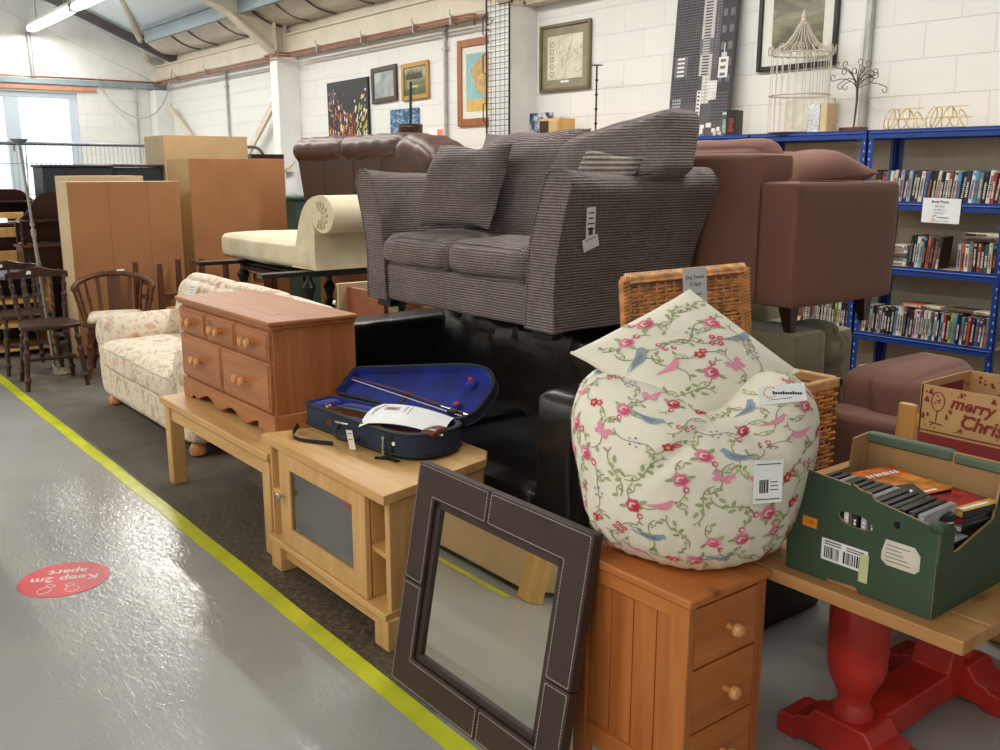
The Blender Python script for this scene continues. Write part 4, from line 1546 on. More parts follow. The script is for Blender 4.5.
b.box(hx0 + .01, hy0 + .01, .41, hx0 + .016, hy1 - .01, hz - .05).box(hx1 - .016, hy0 + .01, .41, hx1 - .01, hy1 - .01, hz - .05)
b.box(hx0 + .01, hy0 + .01, .41, hx1 - .01, hy0 + .016, hz - .05).box(hx0 + .01, hy1 - .016, .41, hx1 - .01, hy1 - .01, hz - .05)
b.box(hx0 + .012, hy0 + .012, .406, hx1 - .012, hy1 - .012, .416)
b.build('lining', 'wicker_dark', hp)
b = B()
for (x0, y0, x1, y1) in ((hx0 - .015, hy0 - .015, hx1 + .015, hy0 + .012), (hx0 - .015, hy1 - .012, hx1 + .015, hy1 + .015), (hx0 - .015, hy0 - .015, hx0 + .012, hy1 + .015), (hx1 - .012, hy0 - .015, hx1 + .015, hy1 + .015)):
    b.box(x0, y0, hz - .035, x1, y1, hz)
b.build('rim', plain('wicker_rim', (206, 160, 104), .45, var=.12, scale=30), hp, bevel=.006)
# lid standing open, leaning slightly back
lo_, lu = Vector((hx0 - .01, hy0 - .01, hz + .005)), Vector((-.10, 0, .995)).normalized()
LN = Vector((lu.z, 0, -lu.x))
b = B()
LW, LH = hy1 - hy0 + .02, .335
weave(b, lo_ + Vector((0, .03, 0)) + lu * .02, (0, 1, 0), lu, LW - .06, LH - .04, LN, .0125, .045)
ld_ = b.build('lid', 'wicker', hp, ang=70)
b = B()
for y in (0, LW):
    p = lo_ + Vector((0, y, 0))
    b.tube([p, p + lu * LH], .016, 8)
n_wr = 26
b.tube([lo_ + lu * LH, lo_ + lu * LH + Vector((0, LW, 0))], .017, 8)
b.tube([lo_, lo_ + Vector((0, LW, 0))], .014, 8)
for i in range(60):
    y = LW * (i + .5) / 60
    p = lo_ + lu * LH + Vector((0, y, 0))
    b.tube([p + LN * .018 + lu * -.012, p + lu * .020 + Vector((0, .006, 0)), p - LN * .018 + lu * -.012 + Vector((0, .012, 0))], .005, 5)
for y in (0, LW):
    for i in range(26):
        p = lo_ + Vector((0, y, 0)) + lu * (LH * (i + .5) / 26)
        b.tube([p + LN * .012 + Vector((0, -.016, 0)), p + LN * .019 + lu * .004, p + LN * .012 + Vector((0, .016, 0)) + lu * .008], .005, 5)
b.build('lid_frame', 'wicker', ld_, ang=70)
hs = thing('dark_filler_box', 'added black box standing in for the shade under the wicker hamper', 'box', (-2.0, 2.57, 0))  # added black block in place of the shade below the hamper
B().softbox(-2.19, 2.25, 0, -1.81, 2.90, .37, .02, (0, 0, 0), 6).build('body', 'black_plastic', hs)
B().softbox(-2.20, 2.24, .37, -1.80, 2.91, .402, .012, (0, 0, 0), 6).build('lid', 'black_plastic', hs)
# paper sign clipped to the lid
sg = thing('paper_sign', 'small white sign about dog towels clipped to the hamper lid', 'sign', lo_ + Vector((.06, .345, .23)))
MSg = basis(lo_ + Vector((.035, .318, 0)) + lu * .288, (0, 1, 0), lu)
b = B(); b.smooth = False
b.box(-.062, -.10, 0, .062, .075, .0015, MSg)
b.build('card', plain('grey_white_card', (220, 222, 228), .6, var=.02), sg)
b = B()
b.text('Dog Towels', .019, MSg @ T(0, .035, .002), .0002, align='CENTER')
b.text('£1 Each', .019, MSg @ T(0, .010, .002), .0002, align='CENTER')
b.text('donations', .011, MSg @ T(.012, -.022, .002), .0002, align='CENTER')
b.build('lettering', 'ink', sg)

# ---------- red trestle table
MAT['red_paint'] = plain('red_paint', (182, 44, 35), .42, var=.12, scale=6, bump=.08, bscale=30)
MAT['red_worn'] = plain('red_worn', (186, 140, 96), .6)
MAT['table_pine_y'] = wood('table_pine_y', (206, 160, 104), (174, 124, 74), 'Y', 1.0, .45, True)
MAT['table_pine_x'] = wood('table_pine_x', (200, 152, 96), (172, 120, 72), 'X', 1.0, .45, True)
tb = thing('trestle_table', 'red painted trestle table with bare pine top under the green box', 'table', (-1.23, 2.45, 0))
rx0, rx1, ry0, ry1, rz_ = -1.655, -.812, 1.825, 3.05, .616
b = B()
b.box(rx0, ry0 + .115, rz_ - .032, rx1, ry1 - .115, rz_)
b.build('table_top', 'table_pine_y', tb, bevel=.003)
for y0, y1 in ((ry0, ry0 + .114), (ry1 - .114, ry1)):
    B().box(rx0, y0, rz_ - .032, rx1, y1, rz_).build('bread_board_end', 'table_pine_x', tb, bevel=.003)
for yc in (2.17, 2.72):
    tx = -1.235
    prof = [(.060, .10), (.062, .135), (.050, .155), (.046, .17), (.060, .20), (.080, .235), (.088, .275), (.090, .35), (.088, .42), (.082, .445), (.074, .455), (.080, .465), (.090, .475), (.092, .50), (.092, .585)]
    prof = [(r * .87, z) for r, z in prof]
    B().lathe(prof, (tx, yc, 0), 28).build('leg', 'red_paint', tb, ang=50)
    b = B(); b.smooth = False
    hw = .19
    side = [(tx - hw, 0), (tx - hw, .058), (tx - hw + .02, .066), (tx - hw + .05, .066), (tx - hw + .06, .078), (tx - .10, .085), (tx - .075, .12), (tx + .075, .12), (tx + .10, .085), (tx + hw - .06, .078), (tx + hw - .05, .066), (tx + hw - .02, .066), (tx + hw, .058), (tx + hw, 0), (tx + hw - .06, 0), (tx + hw - .08, .015), (tx - hw + .08, .015), (tx - hw + .06, 0)]
    b.prism(side, .13, basis((0, yc + .065, 0), (1, 0, 0), (0, 0, 1)))
    b.build('foot', 'red_paint', tb, bevel=.006)
    B().box(rx0 + .12, yc - .045, rz_ - .075, rx1 - .12, yc + .045, rz_ - .032).build('bearer', 'red_paint', tb, bevel=.004)
b = B(); b.smooth = False
st_ = [(2.235, .03), (2.655, .03), (2.655, .20), (2.63, .20), (2.60, .19), (2.585, .16), (2.57, .115), (2.235, .115)]
b.prism(st_, .12, basis((-1.295, 0, 0), (0, 1, 0), (0, 0, 1)))
b.build('stretcher', ['red_paint'], tb, bevel=.006)

# ---------- green fruit box of discs
MAT['green_card'] = plain('green_card', (52, 74, 54), .6, var=.07, scale=5)
MAT['green_card_pale'] = plain('green_card_pale', (92, 112, 92), .6, var=.05)
MAT['brown_card'] = plain('brown_card', (178, 138, 92), .75, var=.06, scale=8)
gb = thing('cardboard_box', 'dark green cardboard fruit box full of film discs on the red table', 'box', (-1.09, 2.0, rz_))
gx0, gx1, gy0, gy1, g0 = -1.266, -.903, 1.862, 2.185, rz_ + .001
def card(poly, o, ux, uy, th=.006, nm='box_wall', mats=('green_card', 'brown_card'), inner=None):
    """corrugated sheet: outer face in the printed colour, edges and inside brown"""
    M = basis(o, ux, uy)
    b = B(); b.smooth = False
    b.prism(poly, th, M, -th)
    n = len(poly)
    k = len(b.mi)
    b.mi = [1] * k
    b.mi[1] = 0
    return b.build(nm, list(mats), gb)
L = gx1 - gx0
# front wall with its ragged hand hole notch
front = [(0, 0), (.11, 0), (.115, .008), (.185, .012), (.195, 0), (L, 0), (L, .205), (L - .02, .206), (.215, .226), (.205, .238), (.18, .239), (.16, .249), (.155, .245), (0, .256)]
M = basis((gx0, gy0, g0), (1, 0, 0), (0, 0, 1))
def wall_with_hole(poly, hole, M, mats, nm):
    bm = bmesh.new()
    # bridge outline and hole by triangle fill
    def loop(pts):
        vs = [bm.verts.new((p[0], p[1], 0)) for p in pts]
        return [bm.edges.new((vs[i], vs[(i + 1) % len(vs)])) for i in range(len(vs))]
    es = loop(poly) + loop(hole)
    bmesh.ops.triangle_fill(bm, use_beauty=True, use_dissolve=False, edges=es, normal=(0, 0, 1))
    b = B(); b.smooth = False
    bm.verts.index_update()
    vs = [v.co.copy() for v in bm.verts]
    fs = [[v.index for v in f.verts] for f in bm.faces]
    bm.free()
    b.add(vs, fs, M)
    b.cur = 1
    b.add([v + Vector((0, 0, -.006)) for v in vs], [list(reversed(f)) for f in fs], M)
    for pts in (poly, hole):
        n = len(pts)
        b.add([(p[0], p[1], 0) for p in pts] + [(p[0], p[1], -.006) for p in pts], [(i, (i + 1) % n, n + (i + 1) % n, n + i) for i in range(n)], M)
    return b.build(nm, mats, gb)
hole = [(.173 + .033 * math.cos(a) * (1) + (.010 if math.cos(a) > 0 else -.010), .165 - .1 * .042 * math.cos(a) + .015 * math.sin(a)) for a in [2 * PI * k / 20 for k in range(20)]]
wall_with_hole(front, hole, M, ['green_card', 'brown_card'], 'front_wall')
card([(0, 0), (L, 0), (L, .255), (L - .02, .28), (0, .28)], (gx1, gy1, g0), (-1, 0, 0), (0, 0, 1), nm='back_wall')
D = gy1 - gy0
card([(0, 0), (D, 0), (D, .255), (D - .06, .255), (D - .08, .17), (.09, .135), (.07, .135), (.06, .205), (0, .207)], (gx1 + .0008, gy0 + .0005, g0), (0, 1, 0), (0, 0, 1), nm='side_wall')
card([(0, 0), (D, 0), (D, .262), (D - .06, .262), (D - .08, .20), (.08, .205), (.07, .275), (0, .28)], (gx0 - .0008, gy1 + .0005, g0), (0, -1, 0), (0, 0, 1), nm='side_wall')
b = B(); b.smooth = False
b.box(gx0 + .006, gy0 + .006, g0, gx1 - .006, gy1 - .006, g0 + .024)
b.build('bottom', 'brown_card', gb)
# folded green top flap on the back wall and brown corner posts
b = B(); b.smooth = False
b.box(gx0, gy1 - .012, g0 + .255, gx1 - .14, gy1 + .016, g0 + .282)
b.box(gx1 - .135, gy1 - .012, g0 + .253, gx1, gy1 + .014, g0 + .276)
b.build('back_flap', 'green_card_pale', gb, bevel=.006)
b = B(); b.smooth = False
b.prism([(0, 0), (.075, 0), (0, .275)], .006, basis((gx0 + .007, gy1 - .008, g0), (0, -1, 0), (0, 0, 1)))
b.build('corner_post', 'brown_card', gb)
b = B(); b.smooth = False
b.prism([(0, .13), (.055, .135), (.06, .195), (.03, .212), (0, .206)], .005, basis((gx1 + .002, gy0 - .002, g0), (0, 1, 0), (0, 0, 1)))
b.softbox(gx1 - .02, gy0 - .006, g0 + .195, gx1 + .012, gy0 + .02, g0 + .214, .006, (0, 0, .003), 4)
b.build('torn_corner', ['green_card', 'brown_card'], gb)
# labels on the front
def label(x, z, w, h, nm, body):
    M = basis((gx0 + x, gy0 - .0015, g0 + z), (1, 0, -.02), (0.02, 0, 1))
    b = B(); b.smooth = False
    body(b, M, w, h)
    return b
b = B(); b.smooth = False
M = basis((gx0 + .060, gy0 - .001, g0 + .130), (1, 0, 0), (0, 0, 1))
b.box(-.019, -.012, 0, .019, .012, .001, M)
b.cur = 1
b.text('£', .012, M @ T(-.012, -.004, .0012), .0002)
b.box(-.002, -.004, .001, .012, .004, .0014, M)
b.build('price_sticker', [plain('orange_sticker', (232, 136, 26), .5), plain('orange_ink', (196, 104, 18), .5)], gb)
b = B(); b.smooth = False
M = basis((gx0 + .153, gy0 - .001, g0 + .078), (1, 0, 0), (0, 0, 1))
b.box(-.058, -.026, 0, .058, .026, .001, M)
b.cur = 1
x = -.05
while x < .046:
    if not -.012 < x < -.004:
        k = random.uniform(.0006, .0022)
        b.box(x, -.02, .001, x + k, .008, .0014, M)
    x += random.uniform(.0015, .004)
for k in range(2):
    b.box(-.05, .013 + k * .006, .001, -.008, .0155 + k * .006, .0014, M)
    b.box(.006, .012 + k * .006, .001, .05, .0145 + k * .006, .0014, M)
b.cur = 2
b.box(.040, -.048, .0005, .062, .018, .002, M)
b.build('barcode_label', ['white_paper', 'ink', plain('yellowed_tape', (196, 200, 150), .5)], gb)
b = B(); b.smooth = False
M = basis((gx0 + .286, gy0 - .001, g0 + .118), (1, 0, 0), (0, 0, 1))
b.prism([(-.044, .0), (-.036, .03), (.03, .03), (.044, .014), (.044, -.018), (.034, -.028), (-.03, -.028), (-.044, -.018)], .001, M)
b.cur = 1
for k in range(5):
    b.box(-.034, -.018 + k * .009, .001, -.034 + random.uniform(.03, .064), -.0165 + k * .009, .0013, M)
b.build('address_label', [plain('cream_label', (214, 206, 190), .6), 'ink'], gb)

# disc cases, every case a thing of its own
MAT['case_black'] = plain('case_black', (24, 24, 26), .3)
MAT['case_grey'] = plain('case_grey', (150, 150, 152), .35)
cov = {'black': (30, 28, 30), 'orange': (206, 104, 40), 'red': (168, 24, 30), 'silver': (176, 178, 182), 'grey': (96, 96, 100), 'white': (222, 222, 222), 'brown': (90, 56, 40), 'amber': (190, 120, 52), 'crimson': (140, 20, 34), 'blue': (60, 84, 120), 'gold': (190, 156, 70)}
for k_, c in cov.items():
    MAT['cover_' + k_] = plain('cover_' + k_, c, .25, var=.25, scale=26)
def disc_case(c, right, up, cover, spine, title, label, pic=None, thick=.0145, kind='case_black'):
    """closed film case: w .135, h .19; c = centre of its underside; right = along its short side, up = towards the top of the cover"""
    w, h = .135, .19
    M = basis(c, right, up)
    t = thing('film_disc_case', label, 'film case', c, group='film disc cases in the green box')
    b = B(); b.smooth = False
    b.box(-w / 2, -h / 2, 0, w / 2, h / 2, thick, M)
    b.build('case', kind, t, bevel=.0015)
    b = B(); b.smooth = False
    e = .0006
    b.box(-w / 2 + .003, -h / 2 + .003, thick, w / 2 - .002, h / 2 - .003, thick + e, M)
    b.box(-w / 2 - e, -h / 2 + .003, .0015, -w / 2, h / 2 - .003, thick - .0015, M)
    b.cur = 1
    b.box(-w / 2 + .006, -h / 2 + .03, thick + e, w / 2 - .006, h / 2 - .07, thick + e * 1.5, M)
    b.cur = 2
    for k in range(8):
        b.box(-.048 + k * .012, h / 2 - .052, thick + e, -.048 + k * .012 + random.uniform(.005, .010), h / 2 - .036, thick + e * 1.6, M)
    b.box(-w / 2 + .012, -h / 2 + .012, thick + e, w / 2 - .03, -h / 2 + .02, thick + e * 1.6, M)
    for k in range(10):
        b.box(-w / 2 - e * 1.5, -.045 + k * .009, thick * .3, -w / 2, -.045 + k * .009 + random.uniform(.004, .007), thick * .7, M)
    b.cur = 3
    b.box(-w / 2 - e * 1.5, h / 2 - .028, .003, -w / 2, h / 2 - .014, thick - .003, M)
    b.build('cover_sleeve', ['cover_' + cover, 'cover_' + (pic or cover), 'white_paper', 'cover_' + spine], t)
    return t
zt = g0 + .0245
# neat row standing on edge along the front: tops seen as spines
row_cols = ['black', 'black', 'silver', 'black', 'grey', 'white', 'black', 'silver', 'grey', 'black', 'white', 'black', 'grey', 'silver']
for k in range(14):
    x = gx0 + .030 + k * .0215
    words_ = ['leftmost', 'second', 'third', 'fourth', 'fifth', 'sixth', 'seventh', 'eighth', 'ninth', 'tenth', 'eleventh', 'twelfth', 'thirteenth', 'rightmost']
    disc_case((x, gy0 + .078, zt + .10), (0, 1, 0), (-.12, 0, 1) if False else (0, 0, 1), row_cols[k], 'silver', '', words_[k] + ' of the film cases standing on edge behind the box front', thick=.0145, kind='case_black' if row_cols[k] != 'silver' else 'case_grey')
# flat layer below the loose ones
zf = zt + .125
lay = [((-1.13, 2.09, zf + .03), (.25, 1, 0), (-1, .25, 0), 'silver', 'orange', 'silver', '', 'orange and silver film case at the back left corner of the green box'),
       ((-1.12, 2.085, zf + .028), (.15, 1, .0), (-1, .15, .0), 'black', 'silver', 'blue', '', 'black film case under the orange one at the back of the green box'),
       ((-1.115, 2.075, zf + .046), (.30, 1, .05), (-1, .30, .02), 'orange', 'black', 'amber', '', 'film case with a fiery orange cover on top at the back of the green box'),
       ((-1.125, 1.975, zf + .030), (.45, .9, .12), (-.9, .45, .0), 'black', 'silver', 'white', '', 'back of a black film case with white panels lying mid box'),
       ((-1.035, 1.965, zf + .040), (.55, .85, .10), (-.85, .55, .05), 'black', 'red', 'grey', '', 'black film case with red banner lying across the box middle'),
       ((-1.01, 2.085, zf + .022), (.1, 1, 0), (-1, .1, 0), 'red', 'red', 'crimson', '', 'bright red film case sandwiched in the right-hand stack of the green box'),
       ((-1.01, 2.085, zf + .005), (.12, 1, 0), (-1, .12, 0), 'white', 'white', 'white', '', 'white film case below the red one in the right-hand stack'),
       ((-1.005, 2.085, zf + .040), (.16, 1, 0), (-1, .16, 0), 'gold', 'black', 'crimson', '', 'film case with crimson and gold picture topping the right-hand stack'),
       ((-1.012, 1.965, zt + .105), (.1, 1, .05), (-1, .1, 0), 'silver', 'black', 'grey', '', 'silver film case at the low right side of the box'),
       ((-1.010, 1.965, zt + .085), (.05, 1, .05), (-1, .05, 0), 'black', 'black', 'amber', '', 'dark film case with a face lowest at the open right side')]
for a in lay:
    disc_case(a[0], a[1], a[2], a[3], a[4], a[6], a[7], a[5])
# ---------- christmas box
MAT['xmas_card'] = plain('kraft_card', (196, 154, 102), .7, var=.05, scale=6)
MAT['xmas_red'] = plain('kraft_red', (140, 44, 44), .65, var=.05)
xb_ = thing('cardboard_box', 'brown festive cardboard box printed Merry Christmas behind the green box', 'box', (-1.02, 2.5, rz_))
x0_, x1_, y0_, y1_, xz0, xz1 = -1.228, -.84, 2.36, 2.61, rz_ + .001, 1.004
def xwall(o, ux, w, h, outward, nm):
    M = basis(o, ux, (0, 0, 1))
    b = B(); b.smooth = False
    b.box(0, 0, -.005, w, h, 0, M)
    b.mat(1).box(0, 0, 0, w, h * .67, .0006, M)
    b.box(0, h * .685, 0, w, h * .695, .0006, M)
    return b, M
b, M = xwall((x0_, y0_, xz0), (1, 0, 0), x1_ - x0_, xz1 - xz0, 1, 'front')
h_ = xz1 - xz0
b.cur = 1
b.text('merry', .044, M @ T(.078, h_ * .875, .0008) @ RZ(-.04), .0003, shear=.25, bold=.0014)
b.text('Christmas', .050, M @ T(.104, h_ * .755, .0008) @ RZ(-.04), .0003, shear=.25, bold=.0014)
# champagne glass
def ln(pts, r=.0012):
    b.tube([M @ Vector((p[0], p[1], .001)) for p in pts], r, 4)
gx, gz = .046, h_ * .90
ln([(gx + .017 * math.cos(a), gz + .025 * math.sin(a)) for a in [2 * PI * k / 20 for k in range(21)]])
ln([(gx, gz - .025), (gx - .002, gz - .056)]); ln([(gx - .018, gz - .057), (gx + .016, gz - .060)], .0016)
rn = random.Random(4)
def star(cx, cz, r):
    for k in range(3):
        a = k * PI / 3 + .3
        ln([(cx - r * math.cos(a), cz - r * math.sin(a)), (cx + r * math.cos(a), cz + r * math.sin(a))], .0010)
def tree(cx, cz, s):
    for k in range(3):
        b.add([M @ Vector((cx - s * (1 - .2 * k), cz + k * s * .7, .0012)), M @ Vector((cx + s * (1 - .2 * k), cz + k * s * .7, .0012)), M @ Vector((cx, cz + k * s * .7 + s, .0012))], [(0, 1, 2)])
def dot(cx, cz, r):
    b.lathe([(r, .0008), (r, .0014), (.0001, .0016)], (cx, cz, 0), 8, M)
for p in ((.010, h_ * .77, .007), (.022, h_ * .79, .005), (.072, h_ * .79, .006)):
    tree(*p)
for p in ((.105, .95), (.08, .72), (.11, .50), (.17, .60), (.29, .62), (.33, .9), (.12, .70), (.24, .94), (.22, .49), (.27, .475), (.36, .55)):
    star(p[0], h_ * (.71 + (p[1] - .46) * .52), .007)
for k in range(34):
    dot(rn.uniform(.01, .37), h_ * rn.choice((rn.uniform(.71, .745), rn.uniform(.95, .985))), rn.uniform(.0016, .003))
for k in range(6):
    dot(gx + rn.uniform(-.014, .014), gz + rn.uniform(-.01, .022), .0024)
for p in ((.015, .90), (.025, .955), (.185, .96)):
    b.prism([(p[0] - .007, h_ * p[1] - .004), (p[0] + .008, h_ * p[1] - .006), (p[0] + .004, h_ * p[1] + .008), (p[0] - .001, h_ * p[1] + .010)], .0004, M, .0008)
b.build('front_wall', ['xmas_card', 'xmas_red'], xb_)
for nm, o, ux, w in (('back_wall', (x0_, y1_, xz0), (1, 0, 0), x1_ - x0_), ('side_wall', (x0_ + .001, y0_, xz0), (0, 1, 0), y1_ - y0_), ('side_wall', (x1_ - .001, y0_, xz0), (0, 1, 0), y1_ - y0_)):
    M = basis(o, ux, (0, 0, 1))
    b = B(); b.smooth = False
    b.box(0, 0, -.003, w, h_ + .004, .003, M)
    b.mat(1)
    if nm == 'back_wall':
        # inside face reads through: red panel with letters and dots
        Mi = M @ T(0, 0, .0035)
        b.box(.05, h_ * .50, .003, w - .02, h_ * .84, .0036, M)
        b.cur = 1
        for k in range(40):
            b.lathe([(rn.uniform(.002, .005), .003), (.003, .0038), (.0001, .004)], (rn.uniform(.005, w - .005), h_ * rn.uniform(.86, .98), 0), 8, M)
        b.cur = 0
        b.text("è SSY'A", .032, M @ T(.085, h_ * .62, .0038), .0002)
    else:
        b.box(w * .18, h_ * .45, -.0038, w * .85, h_ * .96, .0038, M)
        b.cur = 0
        b.text('joy', .026, M @ T(w * .38, h_ * .7, .004), .0002)
        b.cur = 1
        for k in range(14):
            b.lathe([(.003, .003), (.003, .0038), (.0001, .004)], (rn.uniform(w * .87, w), h_ * rn.uniform(.5, .98), 0), 8, M)
    b.build(nm, ['xmas_card', 'xmas_red'], xb_)
B().box(x0_, y0_, xz0 - .0005, x1_, y1_, xz0 + .005).build('bottom', 'xmas_card', xb_)

# ---------- pine chair tucked in at the far end of the table
pc = thing('pine_chair', 'pale pine chair tucked in at the far end of the red table', 'chair', (-1.5, 3.1, 0))
b = B()
for x in (-1.705, -1.33):
    b = B()
    b.softbox(x, 3.105, 0, x + .075, 3.14, .752, .017, (0, 0, 0), 6)
    b.build('leg', 'pale_pine', pc)
for x in (-1.715, -1.305):
    B().box(x, 2.80, 0, x + .038, 2.838, .435).build('leg', 'pale_pine', pc, bevel=.004)
B().softbox(-1.725, 2.78, .435, -1.255, 3.12, .458, .01, (0, 0, 0), 6).build('seat', 'pale_pine', pc)
for z in (.56, .67):
    B().softbox(-1.67, 3.115, z, -1.30, 3.133, z + .05, .008, (0, 0, 0), 4).build('back_slat', 'pale_pine', pc)
# wooden crate at the far right, behind the table foot
cr = thing('wooden_crate', 'small wooden crate on the floor beyond the far table foot', 'crate', (-.95, 3.1, 0))
b = B(); b.smooth = False
for k in range(3):
    b.box(-1.16, 2.98, .01 + k * .1, -.72, 2.992, .10 + k * .1)
    b.box(-1.16, 3.24, .01 + k * .1, -.72, 3.252, .10 + k * .1)
b.box(-1.16, 2.99, .0, -.72, 3.24, .012)
b.build('slats', 'mid_brown_wood', cr, bevel=.002)
b = B(); b.smooth = False
for x in (-1.165, -.735):
    b.box(x, 2.975, 0, x + .02, 3.257, .31)
b.build('end_boards', 'mid_brown_wood', cr, bevel=.002)
B().text('B', .05, basis((-1.02, 2.978, .23), (1, 0, 0), (0, 0, 1)), .0005).build('lettering', 'white_paper', cr)

# ---------- dusky brown sofa on the floor
MAT['dusky_fabric'] = plain('dusky_fabric', (140, 98, 84), .85, var=.05, scale=4, bump=.12, bscale=240, Sheen_Weight=.1)
ps_ = thing('fabric_armchair', 'dusky brown fabric armchair low on the floor behind the wicker hamper', 'armchair', (-1.75, 3.8, 0))
b = B(); b.softbox(-2.17, 3.36, .06, -1.30, 4.30, .40, .04, (0, 0, 0), 8); b.build('base', 'dusky_fabric', ps_)
b = B(); b.softbox(-2.175, 3.34, .05, -1.28, 3.53, .60, .016, (0, .006, .004), 10); b.build('arm', 'dusky_fabric', ps_)
b = B(); b.softbox(-2.175, 4.12, .05, -1.28, 4.32, .58, .028, (0, .006, .004), 10); b.build('arm', 'dusky_fabric', ps_)
b = B(); b.softbox(-2.185, 3.50, .35, -2.0, 4.15, .745, .06, (0, .0, .01), 12); b.build('backrest', 'dusky_fabric', ps_)
b = B(); b.softbox(-2.0, 3.53, .38, -1.30, 4.13, .50, .04, (0, 0, .012), 10); b.build('seat_cushion', 'dusky_fabric', ps_)
def lean(w, p):
    x, y, z = w
    return (x - .22 * (z - .5), y, z + .03 * math.cos((y - 3.9) * 3))
b = B(); b.softbox(-2.0, 3.47, .47, -1.80, 3.98, .742, .045, (.03, .008, .012), 16, .005, 5, warp=lean)
c_ = b.build('back_cushion', 'dusky_fabric', ps_, ang=80)
for x in (-2.1, -1.36):
    for y in (3.42, 4.22):
        B().frustum((x, y, 0), .035, .035, (x, y, .06), .05, .05).build('foot', 'dark_brown_wood', ps_)

# ---------- green armchair below the raised brown chair
MAT['sage_velvet'] = plain('sage_velvet', (126, 118, 92), .75, var=.10, scale=7, bump=.1, bscale=50, Sheen_Weight=.25)
ga = thing('velvet_armchair', 'sage green velvet armchair with tufted back beneath the brown chair', 'armchair', (-2.7, 3.75, 0))
b = B(); b.softbox(-3.1, 3.29, .05, -2.262, 3.52, .893, .022, (.006, .006, 0), 12, .003, 6); b.build('arm', 'sage_velvet', ga)
b = B(); b.softbox(-3.1, 4.0, .05, -2.55, 4.2, .80, .035, (0, 0, 0), 10); b.build('arm', 'sage_velvet', ga)
B().softbox(-3.12, 3.3, .05, -2.95, 4.2, .893, .04, (0, 0, 0), 8).build('side_panel', 'sage_velvet', ga)
B().softbox(-3.0, 3.5, .05, -2.3, 4.05, .42, .04, (0, 0, .01), 8).build('seat', 'sage_velvet', ga)
def tuft(w, p):
    x, y, z = w
    d = 0
    for zz_ in (.45, .58, .71, .84):
        d += .022 * math.exp(-((z - zz_) / .018) ** 2)
    return (x - d * (1 if p[0] > 0 else 0) , y, z)
b = B(); b.softbox(-2.55, 3.535, .36, -2.30, 3.78, .888, .09, (.015, .01, .012), 26, warp=tuft); b.build('tufted_back', 'sage_velvet', ga, ang=80)
b = B(); b.tube([(-2.292 + .012 * math.sin(z * 24), 3.67, z) for z in [.40 + .02 * k for k in range(22)]] + [(-2.32, 3.67, .87), (-2.40, 3.67, .895)], .004, 6); b.build('seam', 'sage_velvet', ga)
for x, y in ((-3.0, 3.35), (-2.3, 3.35), (-3.0, 4.12), (-2.62, 4.12)):
    B().frustum((x, y, 0), .04, .04, (x, y, .06), .05, .05).build('foot', 'dark_brown_wood', ga)

# ---------- brown armchair turned to the wall, raised on the green one
MAT['brown_fabric'] = plain('brown_fabric', (124, 84, 70), .85, var=.05, scale=3, bump=.12, bscale=260, Sheen_Weight=.1)
MAT['brown_piping'] = plain('brown_piping', (70, 46, 42), .8)
ba = thing('fabric_armchair', 'brown fabric armchair turned to the wall and raised up beside the blue shelves', 'armchair', (-2.75, 3.65, .893))
def rise(w, p):
    return w
ax0, ax1, ay0, ay1, az = -3.24, -2.275, 3.275, 4.02, 1.0
b = B(); b.softbox(ax0, ay0, az, ax1 - .03, ay1 - .02, 1.22, .03, (0, 0, 0), 8); b.build('base', 'brown_fabric', ba)
for x0, x1 in ((ax1 - .185, ax1), (ax0, ax0 + .185)):
    b = B(); b.softbox(x0, ay0 - .005, az - .002, x1, ay1, 1.502, .018, (.004, .004, .004), 14, .001, 4); a_ = b.build('arm', 'brown_fabric', ba)
    xe = x1 if x0 > -2.7 else x0
    p = B()
    p.tube([(xe - .012, ay1 - .006, az + .02), (xe - .012, ay1 + .001, az + .2), (xe - .014, ay1 + .001, 1.46), (xe - .018, ay1 - .03, 1.496), (xe - .02, ay0 + .2, 1.503), (xe - .02, ay0 + .03, 1.500)], .006, 6)
    p.build('piping', 'brown_piping', a_)
b = B(); b.softbox(ax0 + .17, ay0 - .008, az, ax1 - .17, ay0 + .2, 1.615, .02, (0, .006, .004), 12); b.build('backrest', 'brown_fabric', ba)
b = B()
b.tube([(ax1 - .178, ay0 - .010, az + .01), (ax1 - .178, ay0 - .010, 1.49)], .002, 6)
b.build('seam', 'brown_piping', ba)
def drp(w, p):
    x, y, z = w
    return (x, y, z - .05 * max(0, (x + 2.62)) ** 2 * 10)
b = B(); b.softbox(ax0 + .19, ay0 + .08, 1.25, ax1 - .24, ay0 + .30, 1.665, .09, (0, .02, .02), 16, .008, 6, warp=drp); b.build('back_cushion', 'brown_fabric', ba, ang=80)
b = B(); b.softbox(ax0 + .2, ay0 + .3, 1.2, ax1 - .2, ay1, 1.40, .05, (0, 0, .02), 10); b.build('seat_cushion', 'brown_fabric', ba)
for x, y in ((ax1 - .06, ay0 + .06), (ax1 - .06, ay1 - .14), (ax0 + .06, ay0 + .06), (ax0 + .06, ay1 - .14)):
    b = B()
    sx = .012 if x > -2.7 else -.012
    b.frustum((x + sx, y, .893), .032, .032, (x, y, az + .004), .062, .062)
    b.build('foot', 'dark_brown_wood', ba)
M = basis((-2.52, 3.70, 1.50), (.25, 1, .07), (-1, .25, .18))
M = T(-2.57, 3.73, 1.535) @ RZ(math.radians(86)) @ RX(.10) @ RY(-.06)
tag(B().pillow(.62, .32, .20, M, 20, .010, 7, .12).build('scatter_cushion', 'brown_fabric', ang=80), 'brown cushion lying across the raised brown armchair', 'cushion')
